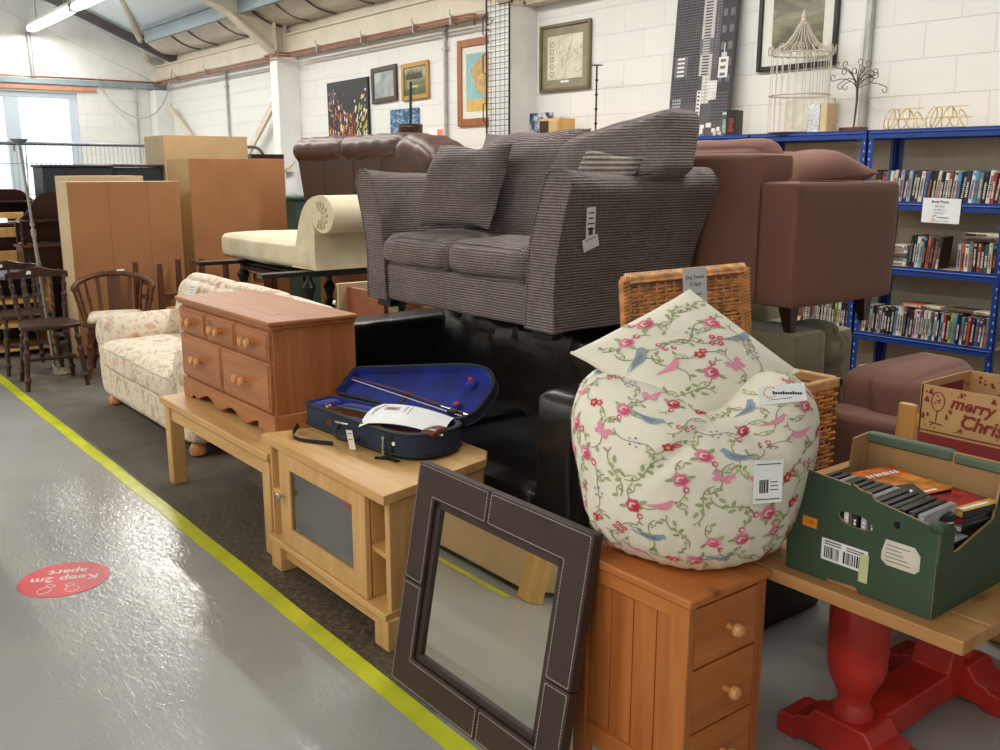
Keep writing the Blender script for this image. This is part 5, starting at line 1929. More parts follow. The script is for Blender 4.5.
# ================================================================== left-hand and back furniture
# ---------- floral sofa
def floral(name):
    n = NT(name)
    v = n.coord()
    vo = n.n('ShaderNodeTexVoronoi')
    vo.inputs['Scale'].default_value = 9
    dv = n.n('ShaderNodeMix', data_type='VECTOR') if False else None
    w = n.n('ShaderNodeTexNoise'); w.inputs['Scale'].default_value = 7; w.inputs['Detail'].default_value = 3
    n.l(v, w.inputs['Vector'])
    ad = n.n('ShaderNodeVectorMath', operation='MULTIPLY_ADD')
    n.l(w.outputs['Color'], ad.inputs[0]); ad.inputs[1].default_value = (.16, .16, .16); n.l(v, ad.inputs[2])
    n.l(ad.outputs[0], vo.inputs['Vector'])
    petal = n.ramp(vo.outputs['Distance'], [(.20, (1, 1, 1)), (.36, (0, 0, 0))])
    tint = n.ramp(vo.outputs['Color'], [(.2, (206, 154, 124)), (.5, (190, 156, 128)), (.8, (220, 186, 160))])
    f2 = n.noise(ad.outputs[0], 19, 3, .6, 1.4)
    leaf = n.ramp(f2, [(.54, (0, 0, 0)), (.60, (1, 1, 1)), (.66, (0, 0, 0))])
    c = n.mix(n.math('MULTIPLY', leaf, .8), (232, 218, 198), (164, 136, 112))
    c = n.mix(n.math('MULTIPLY', petal, n.math('MULTIPLY', f2, 1.5)), c, tint)
    n.base(c)
    n.bump(n.noise(v, 130, 3), .1, .004)
    return n.set(.85, 0, .2)
MAT['floral'] = floral('floral_fabric')
fs = thing('floral_sofa', 'cream two-seater sofa with faded floral fabric beside the oak coffee table', 'sofa', (-5.7, 2.2, 0))
sx0, sx1, sy0, sy1 = -6.62, -4.92, 1.73, 2.70
b = B(); b.softbox(sx0 + .02, sy0, .075, sx1 - .02, sy1, .33, .05, (0, .008, 0), 12, .004, 5); b.build('base', 'floral', fs)
for x0, x1 in ((sx0, sx0 + .23), (sx1 - .23, sx1)):
    b = B()
    b.softbox(x0, sy0 + .01, .08, x1, sy1 - .05, .50, .05, (.0, .008, 0), 10, .004, 6)
    xc = (x0 + x1) / 2
    b.tube([(xc, sy0 - .01, .49), (xc, sy0 + .02, .49), (xc, sy0 + .3, .495), (xc, sy1 - .06, .50)], [.07, .118, .12, .12], 24)
    b.lathe([(.118, 0), (.112, .01), (.09, .016), (.001, .018)], (0, 0, 0), 24, T(xc, sy0 + .02, .49) @ RX(PI / 2))
    b.build('arm', 'floral', fs, ang=60)
xm_ = (sx0 + sx1) / 2
for x0, x1 in ((sx0 + .20, xm_), (xm_, sx1 - .20)):
    b = B(); b.softbox(x0 - .01, sy0 - .035, .28, x1 - .002, 2.46, .46, .055, (0, .012, .018), 14, .006, 6); c_ = b.build('seat_cushion', 'floral', fs, ang=80)
    p = B(); p.tube([(x0 + .02, sy0 - .045, .435), ((x0 + x1) / 2, sy0 - .055, .44), (x1 - .02, sy0 - .045, .435)], .004, 6); p.build('piping', 'floral', c_)
b = B(); b.softbox(sx0 + .03, 2.46, .1, sx1 - .03, sy1, .76, .08, (0, 0, .02), 12, .006, 5); b.build('backrest', 'floral', fs)
for x0, x1 in ((sx0 + .10, xm_ - .02), (xm_ - .02, sx1 - .10)):
    M = T((x0 + x1) / 2 - .08, 2.38, .61) @ RX(-.2)
    b = B(); b.softbox(-(x1 - x0) / 2, -.11, -.24, (x1 - x0) / 2, .11, .22, .10, (.02, .04, .03), 16, .010, 5, M=M); b.build('back_cushion', 'floral', fs, ang=80)
for x in (sx0 + .1, sx1 - .1):
    for y in (sy0 + .07, sy1 - .1):
        B().lathe([(.025, 0), (.045, .012), (.05, .035), (.042, .06), (.03, .078)], (x, y, 0), 16).build('bun_foot', 'pine_knob', fs)
price_tag(fs, (-6.13, 2.225, .77), (1, .1, 0), (0, .3, 1), .085, .085, 3, bar=False)

# ---------- dark spindle-back chairs
def turned(b, p0, p1, r, marks=(.22, .5, .78), n=14, k=1.45, seg=10):
    p0, p1 = Vector(p0), Vector(p1)
    pts, rr = [], []
    for i in range(n * 2 + 1):
        t = i / (n * 2)
        a = r * (.82 + .18 * math.sin(PI * t))
        for m_ in marks:
            a += r * (k - 1) * math.exp(-((t - m_) / .035) ** 2) - r * .25 * math.exp(-((t - m_ - .06) / .03) ** 2)
        pts.append(p0 + (p1 - p0) * t); rr.append(max(.004, a))
    return b.tube(pts, rr, seg)
def spindle_chair(label, group=None):
    t = thing('spindle_chair', label, 'chair', (0, 0, 0), group=group)
    b = B(); b.smooth = False
    seat = [(-.19, -.17), (-.19, .17)] + [(.10, .205), (.17, .20)] + [(p[0], p[1]) for p in arc(.13, 0, .09, 1.0, -1.0, 6, .19)] + [(.17, -.20), (.10, -.205)]
    b.prism(seat, .032, T(0, 0, .432))
    b.build('seat', 'dark_brown_wood', t, bevel=.009, seg=3)
    for x, y, fx, fy in ((.15, .165, .05, .035), (.15, -.165, .05, -.035), (-.14, .14, -.07, .04), (-.14, -.14, -.07, -.04)):
        b = B(); turned(b, (x + fx, y + fy, 0), (x, y, .435), .019, (.18, .62, .82)); b.build('leg', 'dark_brown_wood', t)
    for y in (-1, 1):
        b = B(); turned(b, (.175, y * .178, .19), (-.175, y * .158, .19), .012, (.5,)); b.build('stretcher', 'dark_brown_wood', t)
    b = B(); turned(b, (0, .165, .19), (0, -.165, .19), .012, (.5,)); b.build('stretcher', 'dark_brown_wood', t)
    for k in range(5):
        y0 = -.15 + .3 * k / 4
        y1 = -.185 + .37 * k / 4
        b = B(); turned(b, (-.165, y0, .46), (-.25, y1, .775), .016 if k in (0, 4) else .013, (.3, .55, .8)); b.build('spindle', 'dark_brown_wood', t)
    b = B(); b.smooth = False
    n = 16
    prof = []
    def rail(u, v):
        y = -.215 + .43 * u
        bow = -.03 * (1 - (2 * u - 1) ** 2)
        zt_ = .80 + .045 * math.exp(-((2 * u - 1) / .55) ** 2) + .012 * math.exp(-((abs(2 * u - 1) - .8) / .15) ** 2)
        zb_ = .755 + .01 * math.sin(PI * u)
        c = [(0, zb_), (.018, zb_ + .005), (.020, zt_ - .006), (.008, zt_), (-.004, zt_ - .004), (-.006, zb_)]
        k = int(v * 6) % 6
        return (-.262 + bow + c[k][0], y, c[k][1])
    b.smooth = True
    b.grid(rail, n, 6, cv=True)
    for e in (0, 1):
        vs = [rail(e, k / 6) for k in range(6)]
        b.add(vs, [tuple(range(6))])
    r_ = b.build('top_rail', 'dark_brown_wood', t, ang=60)
    b = B().box(-.283, -.115, .80, -.262, -.07, .83)
    B().box(-.274, -.08, .79, -.270, -.035, .815).build('price_label', 'white_paper', r_)
    return t
sc1 = spindle_chair('dark spindle-back wooden chair nearest the yellow floor line')
sc2 = dup(sc1, (-8.15, 1.60, 0), .08, 'dark spindle-back wooden chair directly behind another of its kind')
sc1.location = (-7.47, 1.625, 0)
sc1.rotation_euler = (0, 0, -.06)

# ---------- bow-back captain's chair
cc = thing('captains_chair', "bow-backed wooden captain's chair with a cream seat pad beside the floral sofa", 'chair', (0, 0, 0))
b = B(); b.smooth = False
b.prism([(-.2, -.19), (-.2, .19), (.12, .24)] + arc(.14, 0, .1, 1.1, -1.1, 6, .22) + [(.12, -.24)], .03, T(0, 0, .385))
b.build('seat', 'mid_brown_wood', cc, bevel=.006)
b = B(); b.softbox(-.19, -.20, .413, .21, .20, .46, .024, (0, 0, .014), 10); b.build('seat_pad', 'floral', cc)
for x, y, fx, fy in ((.16, .18, .06, .04), (.16, -.18, .06, -.04), (-.15, .15, -.08, .05), (-.15, -.15, -.08, -.05)):
    b = B(); turned(b, (x + fx, y + fy, 0), (x, y, .39), .019, (.2, .6, .85)); b.build('leg', 'mid_brown_wood', cc)
for y in (-.185, .185):
    b = B(); turned(b, (.18, y, .16), (-.19, y * .95, .16), .011, (.5,)); b.build('stretcher', 'mid_brown_wood', cc)
# horseshoe arm bow: higher at the back
bow = []
for k in range(25):
    a = -1.95 + 3.9 * k / 24
    x = -.06 - .20 * math.cos(a) * 1.0
    y = .29 * math.sin(a)
    z = .655 + .095 * max(0, math.cos(a)) ** 1.2
    bow.append(Vector((x, y, z)))
b = B()
for i in range(len(bow) - 1):
    pass
b.tube(bow, [.02] * 3 + [.022] * 19 + [.02] * 3, 10)
b.build('bow', 'mid_brown_wood', cc)
for k in list(range(1, 8)) + list(range(17, 24)):
    if k % 2 == 0 and 3 < k < 21:
        continue
    p = bow[k]
    q_ = Vector((p.x * .78 - .01, p.y * .80, .41))
    b = B(); turned(b, q_, p, .011, (.5,)); b.build('spindle', 'mid_brown_wood', cc)
b = B(); b.smooth = False
b.bar((-.215, 0, .41), (-.262, 0, .74), .10, .012, (1, 0, 0))
b.build('splat', 'mid_brown_wood', cc, bevel=.003)
for y in (-.105, .105):
    b = B(); b.smooth = False
    b.bar((-.205, y, .41), (-.25, y * 1.15, .735), .03, .012, (1, 0, 0))
    b.build('splat', 'mid_brown_wood', cc, bevel=.003)
B().box(-.29, .03, .752, -.245, .085, .774).build('price_label', 'white_paper', cc)
cc.location = (-7.60, 2.15, 0)
cc.rotation_euler = (0, 0, -.30)

# ---------- steel uplighter
fl_ = thing('floor_lamp', 'tall steel uplighter floor lamp standing behind the dark spindle-back chair', 'lamp', (-7.86, 1.73, 0))
B().lathe([(.135, 0), (.135, .008), (.11, .022), (.05, .038), (.016, .05), (.012, .08)], (-7.86, 1.73, 0), 32).build('base', 'steel', fl_)
b = B()
top_ = Vector((-7.86, 1.645, 1.73))
p0 = Vector((-7.86, 1.73, .06))
b.tube([p0, p0 + (top_ - p0) * .62], .0135, 10)
b.tube([p0 + (top_ - p0) * .60, top_], .010, 10)
b.tube([p0 + (top_ - p0) * .60, p0 + (top_ - p0) * .63], .019, 10)
b.tube([p0 + (top_ - p0) * .645, p0 + (top_ - p0) * .66], .017, 10)
b.build('pole', 'steel', fl_)
B().lathe([(.02, 0), (.028, .012), (.058, .034), (.062, .044), (.055, .041), (.012, .02)], tuple(top_), 24).build('lamp_shade', plain('grey_shade', (120, 132, 142), .4, .4), fl_)
b = B().tube(bez(top_ + Vector((0, .04, .0)), top_ + Vector((.02, .01, -.5)), top_ + Vector((.02, .03, -.9)), top_ + Vector((0, .10, -1.0)), 14), .004, 6)
b.build('cord', 'steel', fl_)

# ---------- wardrobes turned with their backs to the room
def carcass(name, label, cat, x0, x1, y0, y1, z1, side, back, seams=(), top=None, z0=0.0):
    t = thing(name, label, cat, ((x0 + x1) / 2, (y0 + y1) / 2, z0))
    th = .02
    B().box(x0, y0, z0, x1 - .006, y0 + th, z1).build('side_panel', side, t, bevel=.002)
    B().box(x0, y1 - th, z0, x1 - .006, y1, z1).build('side_panel', side, t, bevel=.002)
    B().box(x0, y0 + th, z1 - th, x1 - .006, y1 - th, z1).build('top_panel', top or side, t, bevel=.002)
    B().box(x0, y0 + th, z0 + .06, x1 - .006, y1 - th, z0 + .08).build('bottom_panel', side, t)
    B().box(x0, y0 + th, z0 + .06, x0 + .018, y1 - th, z1 - th).build('door', side, t)
    b = B(); b.smooth = False
    b.box(x1 - .0055, y0 + .001, z0 + .03, x1, y1 - .001, z1 - .001)
    b.mat(1)
    for s_ in seams:
        b.box(x1, s_ - .002, z0 + .03, x1 + .0006, s_ + .002, z1 - .004)
    z = z0 + .15
    while z < z1:
        for yy in [y0 + .012, y1 - .012] + list(seams):
            b.lathe([(.004, 0), (.003, .0012), (.0001, .0014)], (0, 0, 0), 6, T(x1, yy, z) @ RY(PI / 2))
        z += .22
    b.build('back_panel', [back, 'hardboard_seam'], t)
    return t
carcass('bookcase', 'low wide bookcase turned round to show its brown hardboard back', 'bookcase', -8.62, -8.3, 2.052, 2.965, 1.455, 'cream_board', 'hardboard', (2.37, 2.69))
carcass('cupboard', 'pale cream cupboard just showing behind the top of the turned bookcase', 'cupboard', -9.15, -8.72, 2.17, 2.80, 1.50, 'cream_board', 'cream_board')
carcass('wardrobe', 'tall wardrobe with plain brown hardboard back beside the cream chaise', 'wardrobe', -9.06, -8.5, 3.135, 4.055, 1.652, 'tan_board', 'hardboard')
carcass('cabinet', 'tallest tan cabinet at the back with cream edges', 'cabinet', -10.6, -10.0, 3.445, 4.35, 1.90, 'cream_board', 'tan_board')
carcass('cabinet', 'small reddish brown cabinet peeping out under the curved fence corner', 'cabinet', -11.4, -10.9, 4.78, 5.20, 1.735, 'mahogany', 'mahogany')
t = carcass('cabinet', 'green metal cabinet between the tall wardrobe and the leather recliner', 'cabinet', -9.6, -9.05, 4.42, 4.78, 1.25, plain('green_metal', (58, 84, 74), .5), 'green_metal')
MAT['green_metal'] = plain('green_metal_paint', (58, 84, 74), .5)
for c in t.children:
    c.data.materials[0] = MAT['green_metal']
B().softbox(-9.63, 4.38, 1.25, -9.02, 4.80, 1.285, .012, (0, 0, 0), 4).build('lid', 'green_metal', t)
# black dresser
bd = thing('dresser', 'long black painted dresser in front of the wire fence', 'dresser', (-10.2, 2.85, 0))
MAT['black_stain'] = plain('black_stain', (36, 40, 50), .4, var=.1)
B().box(-10.38, 2.27, 0, -10.02, 2.91, 1.575).build('left_cabinet', 'black_stain', bd, bevel=.004)
B().box(-10.40, 2.25, 1.575, -10.0, 2.93, 1.60).build('cornice', 'black_stain', bd, bevel=.006)
B().box(-10.38, 2.95, 0, -10.04, 3.41, 1.575).build('right_cabinet', 'black_stain', bd, bevel=.004)
B().box(-10.40, 2.945, 1.58, -10.01, 3.435, 1.605).build('cornice', 'black_stain', bd, bevel=.006)
for y in (2.43, 2.75):
    B().box(-10.02, y - .15, .2, -10.005, y + .15, 1.45).build('door', 'black_stain', bd, bevel=.003)

# mahogany dressers with shaped crests
def crest_dresser(label, x, y0, y1, zsh, zc):
    t = thing('dresser', label, 'dresser', (x, (y0 + y1) / 2, 0))
    w = y1 - y0
    pl = []
    for k in range(33):
        u = k / 32
        d = abs(2 * u - 1)
        pl.append((y0 + w * u, zc - (zc - zsh - .21) * (1 / (1 + math.exp(-(d - .66) * 10))) - .015 * math.exp(-((d - .95) / .06) ** 2)))
    b = B(); b.smooth = False
    b.prism([(y0, zsh + .02)] + pl + [(y1, zsh + .02)], .025, basis((x - .16, 0, 0), (0, 1, 0), (0, 0, 1)))
    b.build('crest_board', 'mahogany', t, bevel=.004)
    B().box(x - .2, y0 - .02, zsh - .02, x + .12, y1 + .02, zsh + .005).build('shelf', 'mid_brown_wood', t, bevel=.006)
    for y in (y0 + .03, y1 - .03):
        b = B(); turned(b, (x + .02, y, zsh), (x + .02, y, zsh + .22), .022, (.25, .5, .75)); b.build('column', 'mahogany', t)
    B().box(x - .14, y0, zsh + .2, x + .06, y1, zsh + .222).build('upper_shelf', 'mahogany', t, bevel=.004)
    B().box(x - .2, y0, .08, x + .08, y1, zsh - .02).build('body', 'mahogany', t, bevel=.004)
    for y in (y0 + w * .26, y0 + w * .74):
        b = B(); b.box(x + .08, y - w * .21, .14, x + .092, y + w * .21, zsh - .08)
        b.box(x + .09, y - w * .15, .22, x + .097, y + w * .15, zsh - .16)
        d = b.build('door', 'mahogany', t, bevel=.004)
        B().lathe([(.006, 0), (.012, .015), (.001, .022)], (0, 0, 0), 10, T(x + .09, y + w * .17, zsh * .55) @ RY(PI / 2)).build('knob', 'pine_knob', d)
    for y in (y0 + .05, y1 - .05):
        for xx in (x - .16, x + .04):
            B().frustum((xx, y, 0), .04, .04, (xx, y, .08), .06, .06).build('foot', 'mahogany', t)
    return t
crest_dresser('dark mahogany dresser with a wavy crest board beside the turned bookcase', -9.45, 1.90, 2.74, .885, 1.36)
crest_dresser('farther dark dresser whose wavy crest shows against the window', -10.8, 1.80, 2.42, 1.02, 1.36)

# pine frame and low unit at the left edge
pf = thing('pine_headboard', 'pale pine slatted headboard standing at the left edge of the picture', 'headboard', (-10.0, 1.6, 0))
for y in (1.10, 2.0):
    B().box(-10.03, y, 0, -9.97, y + .06, 1.15).build('post', 'pale_pine', pf, bevel=.004)
for z0, z1 in ((1.10, 1.16), (.93, 1.02), (.68, .80), (.42, .5)):
    B().box(-10.02, 1.10, z0, -9.98, 2.06, z1).build('rail', 'pale_pine', pf, bevel=.004)
pu = thing('pine_unit', 'low pale pine shelf unit with mauve top behind the spindle-back chairs', 'shelf unit', (-8.95, 1.65, 0))
MAT['mauve_top'] = plain('mauve_top', (128, 116, 140), .5)
MAT['blue_panel'] = plain('blue_panel', (74, 82, 150), .5)
B().box(-9.25, 1.32, .66, -8.72, 1.98, .69).build('top', 'mauve_top', pu, bevel=.003)
for y in (1.34, 1.94):
    B().box(-9.23, y, 0, -8.74, y + .025, .66).build('side_panel', 'pale_pine' if y > 1.5 else 'blue_panel', pu, bevel=.002)
for z in (.05, .25, .45):
    B().box(-9.22, 1.36, z, -8.75, 1.94, z + .03).build('shelf', 'pale_pine', pu, bevel=.002)
B().box(-9.23, 1.36, .05, -9.22, 1.94, .66).build('back_panel', 'black_stain', pu)
lt = thing('glowing_strip', 'slim white glowing strip in front of the pine headboard', 'lamp', (-9.7, 1.55, 1.1))  # thin blue-white emissive strip on brackets
m = NT('strip_glow'); m.b.inputs['Emission Color'].default_value = (.75, .85, 1, 1); m.b.inputs['Emission Strength'].default_value = 2.2
B().box(-9.72, 1.2, 1.085, -9.70, 1.86, 1.115).build('tube', m.m, lt)
B().box(-9.75, 1.2, 1.08, -9.72, 1.86, 1.12).build('housing', 'white_paper', lt)
for y in (1.25, 1.80):
    B().box(-9.965, y, 1.09, -9.75, y + .02, 1.11).build('bracket', 'white_paper', lt)

# upturned stool and nest of legs before the hardboard backs
us = thing('upturned_stool', 'upturned wooden stool with its legs in the air before the turned bookcase', 'stool', (-8.0, 2.68, 0))
B().softbox(-8.2, 2.46, .0, -7.82, 2.92, .36, .01, (0, 0, 0), 4).build('frame', 'mid_brown_wood', us)
for x, y, h in ((-7.86, 2.60, .80), (-7.86, 2.88, .82), (-8.16, 2.50, .80), (-8.16, 2.86, .80)):
    B().frustum((x, y, .36), .05, .05, (x, y, h), .036, .036).build('leg', 'mid_brown_wood', us, bevel=.003)
for z in (.5, .62):
    B().box(-8.17, 2.51, z, -7.85, 2.53, z + .035).build('rail', 'mid_brown_wood', us, bevel=.002)
B().box(-7.875, 2.60, .40, -7.85, 2.88, .44).build('rail', 'pale_pine', us, bevel=.002)
B().box(-7.875, 2.60, .50, -7.85, 2.88, .55).build('rail', 'mid_brown_wood', us, bevel=.002)
ut = thing('upturned_table', 'small brown table lying upside down before the tall wardrobe', 'table', (-8.1, 3.45, 0))
B().softbox(-8.35, 3.05, .0, -7.85, 3.88, .42, .01, (0, 0, 0), 4).build('top', 'mid_brown_wood', ut)
for x, y, h in ((-8.3, 3.12, .78), (-8.3, 3.34, .76), (-8.3, 3.80, .78), (-7.9, 3.55, .72)):
    B().frustum((x, y, .42), .05, .05, (x, y, h), .04, .04).build('leg', 'mid_brown_wood', ut, bevel=.003)
b = B(); b.smooth = False
for q in ((3.56, .50, 3.74, .52), (3.56, .62, 3.74, .64), (3.56, .50, 3.58, .64), (3.72, .50, 3.74, .64)):
    b.box(-8.36, q[0], q[1], -8.26, q[2], q[3])
b.box(-8.37, 3.57, .51, -8.35, 3.73, .63)
b.build('drawer', 'hardboard', ut, bevel=.003)

# ---------- black luggage trestle and cream chaise
MAT['ebony'] = plain('ebony', (24, 20, 19), .35)
tr_ = thing('low_table', 'black framed low table with turned legs carrying the cream chaise', 'table', (-6.6, 3.2, 0))
for x in (-7.06, -5.95):
    B().box(x - .045, 2.62, .845, x + .045, 3.85, .875).build('rail', 'ebony', tr_, bevel=.004)
for x in (-7.06, -5.95):
    for y in (2.98, 3.72):
        b = B(); turned(b, (x, y, 0), (x, y, .845), .032, (.3, .55, .72, .9), 20, 1.7, 14); b.build('leg', 'ebony', tr_)
for y in (2.98, 3.72):
    B().box(-7.02, y - .02, .80, -6.0, y + .02, .845).build('stretcher', 'ebony', tr_)
B().box(-7.05, 2.96, .832, -5.9, 3.74, .846).build('table_top', 'ebony', tr_)
MAT['cream_fabric'] = plain('cream_fabric', (222, 208, 178), .85, var=.05, scale=5, bump=.2, bscale=120, Sheen_Weight=.15)
chs = thing('chaise', 'cream chaise bench with one scrolled end raised on a black table', 'chaise', (-6.6, 3.3, .876))
b = B(); b.softbox(-7.50, 2.98, .876, -5.93, 3.66, 1.05, .045, (.01, .008, .03), 16, .004, 5); b.build('seat', 'cream_fabric', chs, ang=80)
# scrolled end: profile in x-z, extruded along y
prof = []
inner = bez((-6.22, 0, .90), (-6.10, 0, 1.08), (-6.12, 0, 1.36), (-5.80, 0, 1.385), 12)
roll = [Vector((-5.74 + .16 * math.cos(a), 0, 1.262 + .125 * math.sin(a))) for a in [PI / 2 * 1.1 - (PI * 1.45) * k / 14 for k in range(15)]]
outer = bez((-5.86, 0, 1.15), (-5.87, 0, 1.05), (-5.87, 0, .96), (-5.86, 0, .878), 6)
poly = [(p.x, p.z) for p in inner] + [(p.x, p.z) for p in roll] + [(p.x, p.z) for p in outer] + [(-6.22, .878)]
b = B()
b.prism(poly, .66, basis((0, 3.65, 0), (1, 0, 0), (0, 0, 1)))
e_ = b.build('scrolled_arm', 'cream_fabric', chs, bevel=.018, seg=3, ang=50)
b = B()
for k in range(9):
    a = 2.0 - k * .5
    c0 = Vector((-5.76, 2.985, 1.255))
    b.tube([c0 + Vector((.03 * math.cos(a), -.004, .03 * math.sin(a))), c0 + Vector((.10 * math.cos(a), -.002, .09 * math.sin(a)))], [.004, .010], 6)
b.lathe([(.028, 0), (.026, .01), (.001, .016)], (0, 0, 0), 14, T(-5.76, 2.99, 1.255) @ RX(PI / 2))
b.build('gathered_rosette', 'cream_fabric', e_)
b = B(); b.box(-7.46, 3.0, .874, -5.9, 3.64, .886); b.build('base_board', 'ebony', chs)

# ---------- brown leather recliner with its back to the room
MAT['brown_leather'] = plain('brown_leather', (72, 46, 40), .45, var=.12, scale=4, bump=.15, bscale=30)
MAT['brown_hide_back'] = plain('brown_hide_back', (72, 49, 43), .55, var=.06, scale=3, bump=.1, bscale=120)
rs = thing('stand_cabinet', 'plain brown cabinet under the leather recliner', 'cabinet', (-6.8, 4.3, 0))
B().box(-7.6, 3.92, 0, -5.95, 4.7, .775).build('body', 'hardboard', rs, bevel=.004)
B().box(-7.62, 3.90, .775, -5.93, 4.72, .803).build('top', 'hardboard', rs, bevel=.004)
rc = thing('recliner_sofa', 'brown leather recliner sofa raised up with its back to the room', 'sofa', (-6.8, 4.3, .729))
def taper(w, p):
    x, y, z = w
    t = max(0, (1.62 - z) / .9)
    return (x + (.13 * t if p[0] < 0 else -.08 * t) * abs(p[0]), y + .06 * t, z)
b = B(); b.softbox(-7.86, 3.86, .80, -5.85, 4.12, 1.62, .03, (0, .01, 0), 14, warp=taper); b.build('back_panel', 'brown_hide_back', rc)
for x0, x1 in ((-7.88, -7.02), (-7.03, -6.12)):
    def lobe(w, p):
        x, y, z = w
        f = .006 * math.sin(x * 34 + 6 * math.sin(z * 14))
        return (x, y, z + f + .012 * noise.noise(Vector((x * 6, y * 6, z * 6))))
    b = B(); b.softbox(x0, 3.82, 1.55, x1, 4.28, 1.73, .085, (.0, .012, .02), 18, warp=lobe); b.build('head_roll', 'brown_leather', rc, ang=80)
def endroll(w, p):
    x, y, z = w
    return (x, y + .003 * math.sin(x * 60 + 20 * z), z - .55 * max(0, x + 6.05) ** 1.5 + .004 * math.sin(x * 42 + y * 20))
b = B(); b.softbox(-6.16, 3.80, 1.42, -5.68, 4.25, 1.725, .11, (.02, .02, .01), 22, warp=endroll); b.build('head_roll', 'brown_leather', rc, ang=80)
b = B(); b.softbox(-7.65, 4.1, .735, -5.95, 4.75, 1.12, .06, (0, 0, .02), 10); b.build('seat_body', 'brown_leather', rc)
for x0, x1 in ((-7.75, -7.5), (-6.1, -5.85)):
    b = B(); b.softbox(x0, 4.05, .735, x1, 4.8, 1.35, .08, (0, 0, .02), 10); b.build('arm', 'brown_leather', rc)
b = B()
for x in (-7.35, -6.85, -6.4):
    b.tube([(x + .02, 3.872, .95), (x, 3.854, 1.55)], .003, 5)
b.build('seam', 'brown_leather', rc)

rc.location.z += .075
# orange and cream drawer front behind the pine chest
hb = thing('drawer_box', 'loose cream edged orange drawer standing behind the pine chest', 'drawer', (-4.68, 2.66, 0))
b = B(); b.smooth = False
B().box(-4.86, 2.60, .0, -4.83, 3.0, .915).build('side_board', 'cream_board', hb, bevel=.003)
B().box(-4.83, 2.66, .0, -4.43, 2.69, .895).build('face_board', plain('orange_veneer', (150, 84, 48), .45, var=.08), hb, bevel=.003)
B().box(-4.86, 2.60, .0, -4.845, 2.72, .90).build('edge_strip', 'cream_board', hb)
b = B().tube([(-4.87, 2.61, .80), (-4.90, 2.61, .80)], .012, 10); b.build('bolt', 'chrome', hb)

# ---------- tan sideboard at the back wall and its small goods
tc_ = thing('sideboard', 'tall tan sideboard against the back wall behind the recliner', 'sideboard', (-8.35, 5.6, 0))
B().box(-9.1, 5.42, 0, -7.6, 5.88, 1.60).build('body', 'tan_board', tc_, bevel=.004)
B().box(-9.13, 5.40, 1.60, -7.57, 5.90, 1.632).build('top', 'oak_x', tc_, bevel=.004)
v_ = thing('bottle_vase', 'dark brown vase holding a tall black rod behind the recliner', 'vase', (-8.62, 5.55, 1.633))
B().lathe([(.12, 0), (.13, .05), (.13, .2), (.128, .34), (.132, .35), (.128, .36), (.13, .38), (.12, .382), (.11, .3), (.001, .29)], (-8.62, 5.55, 1.633), 20).build('body', 'dark_brown_wood', v_)
B().tube([(-8.62, 5.55, 1.93), (-8.61, 5.56, 2.44)], .014, 8).build('rod', 'black_plastic', v_)
def flat_thing(name, label, cat, c, w, h, d, mats, art=None, rz_=0.0, tilt=0.0):
    """upright panel: c = centre of the foot, facing -y"""
    t = thing(name, label, cat, c)
    M = T(*c) @ RZ(rz_) @ RX(-tilt)
    B().box(-w / 2, 0, 0, w / 2, d, h, M).build('body', mats[0], t)
    if art:
        art(t, M, w, h)
    return t
def art_leaf(t, M, w, h):
    b = B(); b.smooth = False
    b.box(-w * .42, -.0015, h * .1, w * .05, 0, h * .92, M)
    b.mat(1)
    for k in range(5):
        b.box(-w * .36, -.003, h * (.18 + .14 * k), -w * .36 + w * random.uniform(.2, .38), -.0015, h * (.25 + .14 * k), M)
    b.mat(2).box(w * .08, -.0015, h * .35, w * .46, 0, h * .97, M)
    b.build('print', ['white_paper', 'grey_print', MAT['print_orange']], t)
MAT['print_orange'] = plain('print_orange', (222, 128, 82), .6)
flat_thing('booklet', 'orange and white booklet standing on the tan sideboard', 'booklet', (-8.07, 5.50, 1.633), .25, .32, .02, ['white_paper'], art_leaf)
for k, (x, y, w, h, m_, l_) in enumerate(((-7.88, 5.52, .12, .055, 'grey_print', 'small grey packet on the tan sideboard'), (-7.76, 5.50, .12, .05, 'cover_crimson', 'small red and white packet on the tan sideboard'), (-7.66, 5.56, .08, .06, 'white_paper', 'small white packet beside the red one on the tan sideboard'))):
    b = B(); b.softbox(x - w / 2, y, 1.633, x + w / 2, y + .1, 1.633 + h, .008, (0, 0, .003), 4)
    b.mat(1).box(x - w * .3, y - .001, 1.64, x + w * .1, y, 1.633 + h * .7)
    tag(b.build('small_packet', [m_, 'white_paper']), l_, 'packet')
wc = thing('white_carton', 'narrow white carton with one brown flap open beside the white column', 'carton', (-11.3, 5.55, 0))
B().box(-11.5, 5.5, 0, -11.2, 5.72, 1.53).build('body', 'white_paper', wc, bevel=.003)
b = B(); b.smooth = False
b.bar((-11.47, 5.49, 1.53), (-11.60, 5.44, 1.36), .006, .006) if False else None
b.add([(-11.52, 5.495, 1.53), (-11.20, 5.495, 1.66), (-11.28, 5.44, 1.56), (-11.62, 5.44, 1.50), (-11.52, 5.50, 1.525), (-11.20, 5.50, 1.655), (-11.28, 5.445, 1.555), (-11.62, 5.445, 1.495)], [(0, 1, 2, 3), (7, 6, 5, 4), (0, 3, 7, 4), (1, 0, 4, 5), (2, 1, 5, 6), (3, 2, 6, 7)])
b.build('flap', 'brown_card', wc)

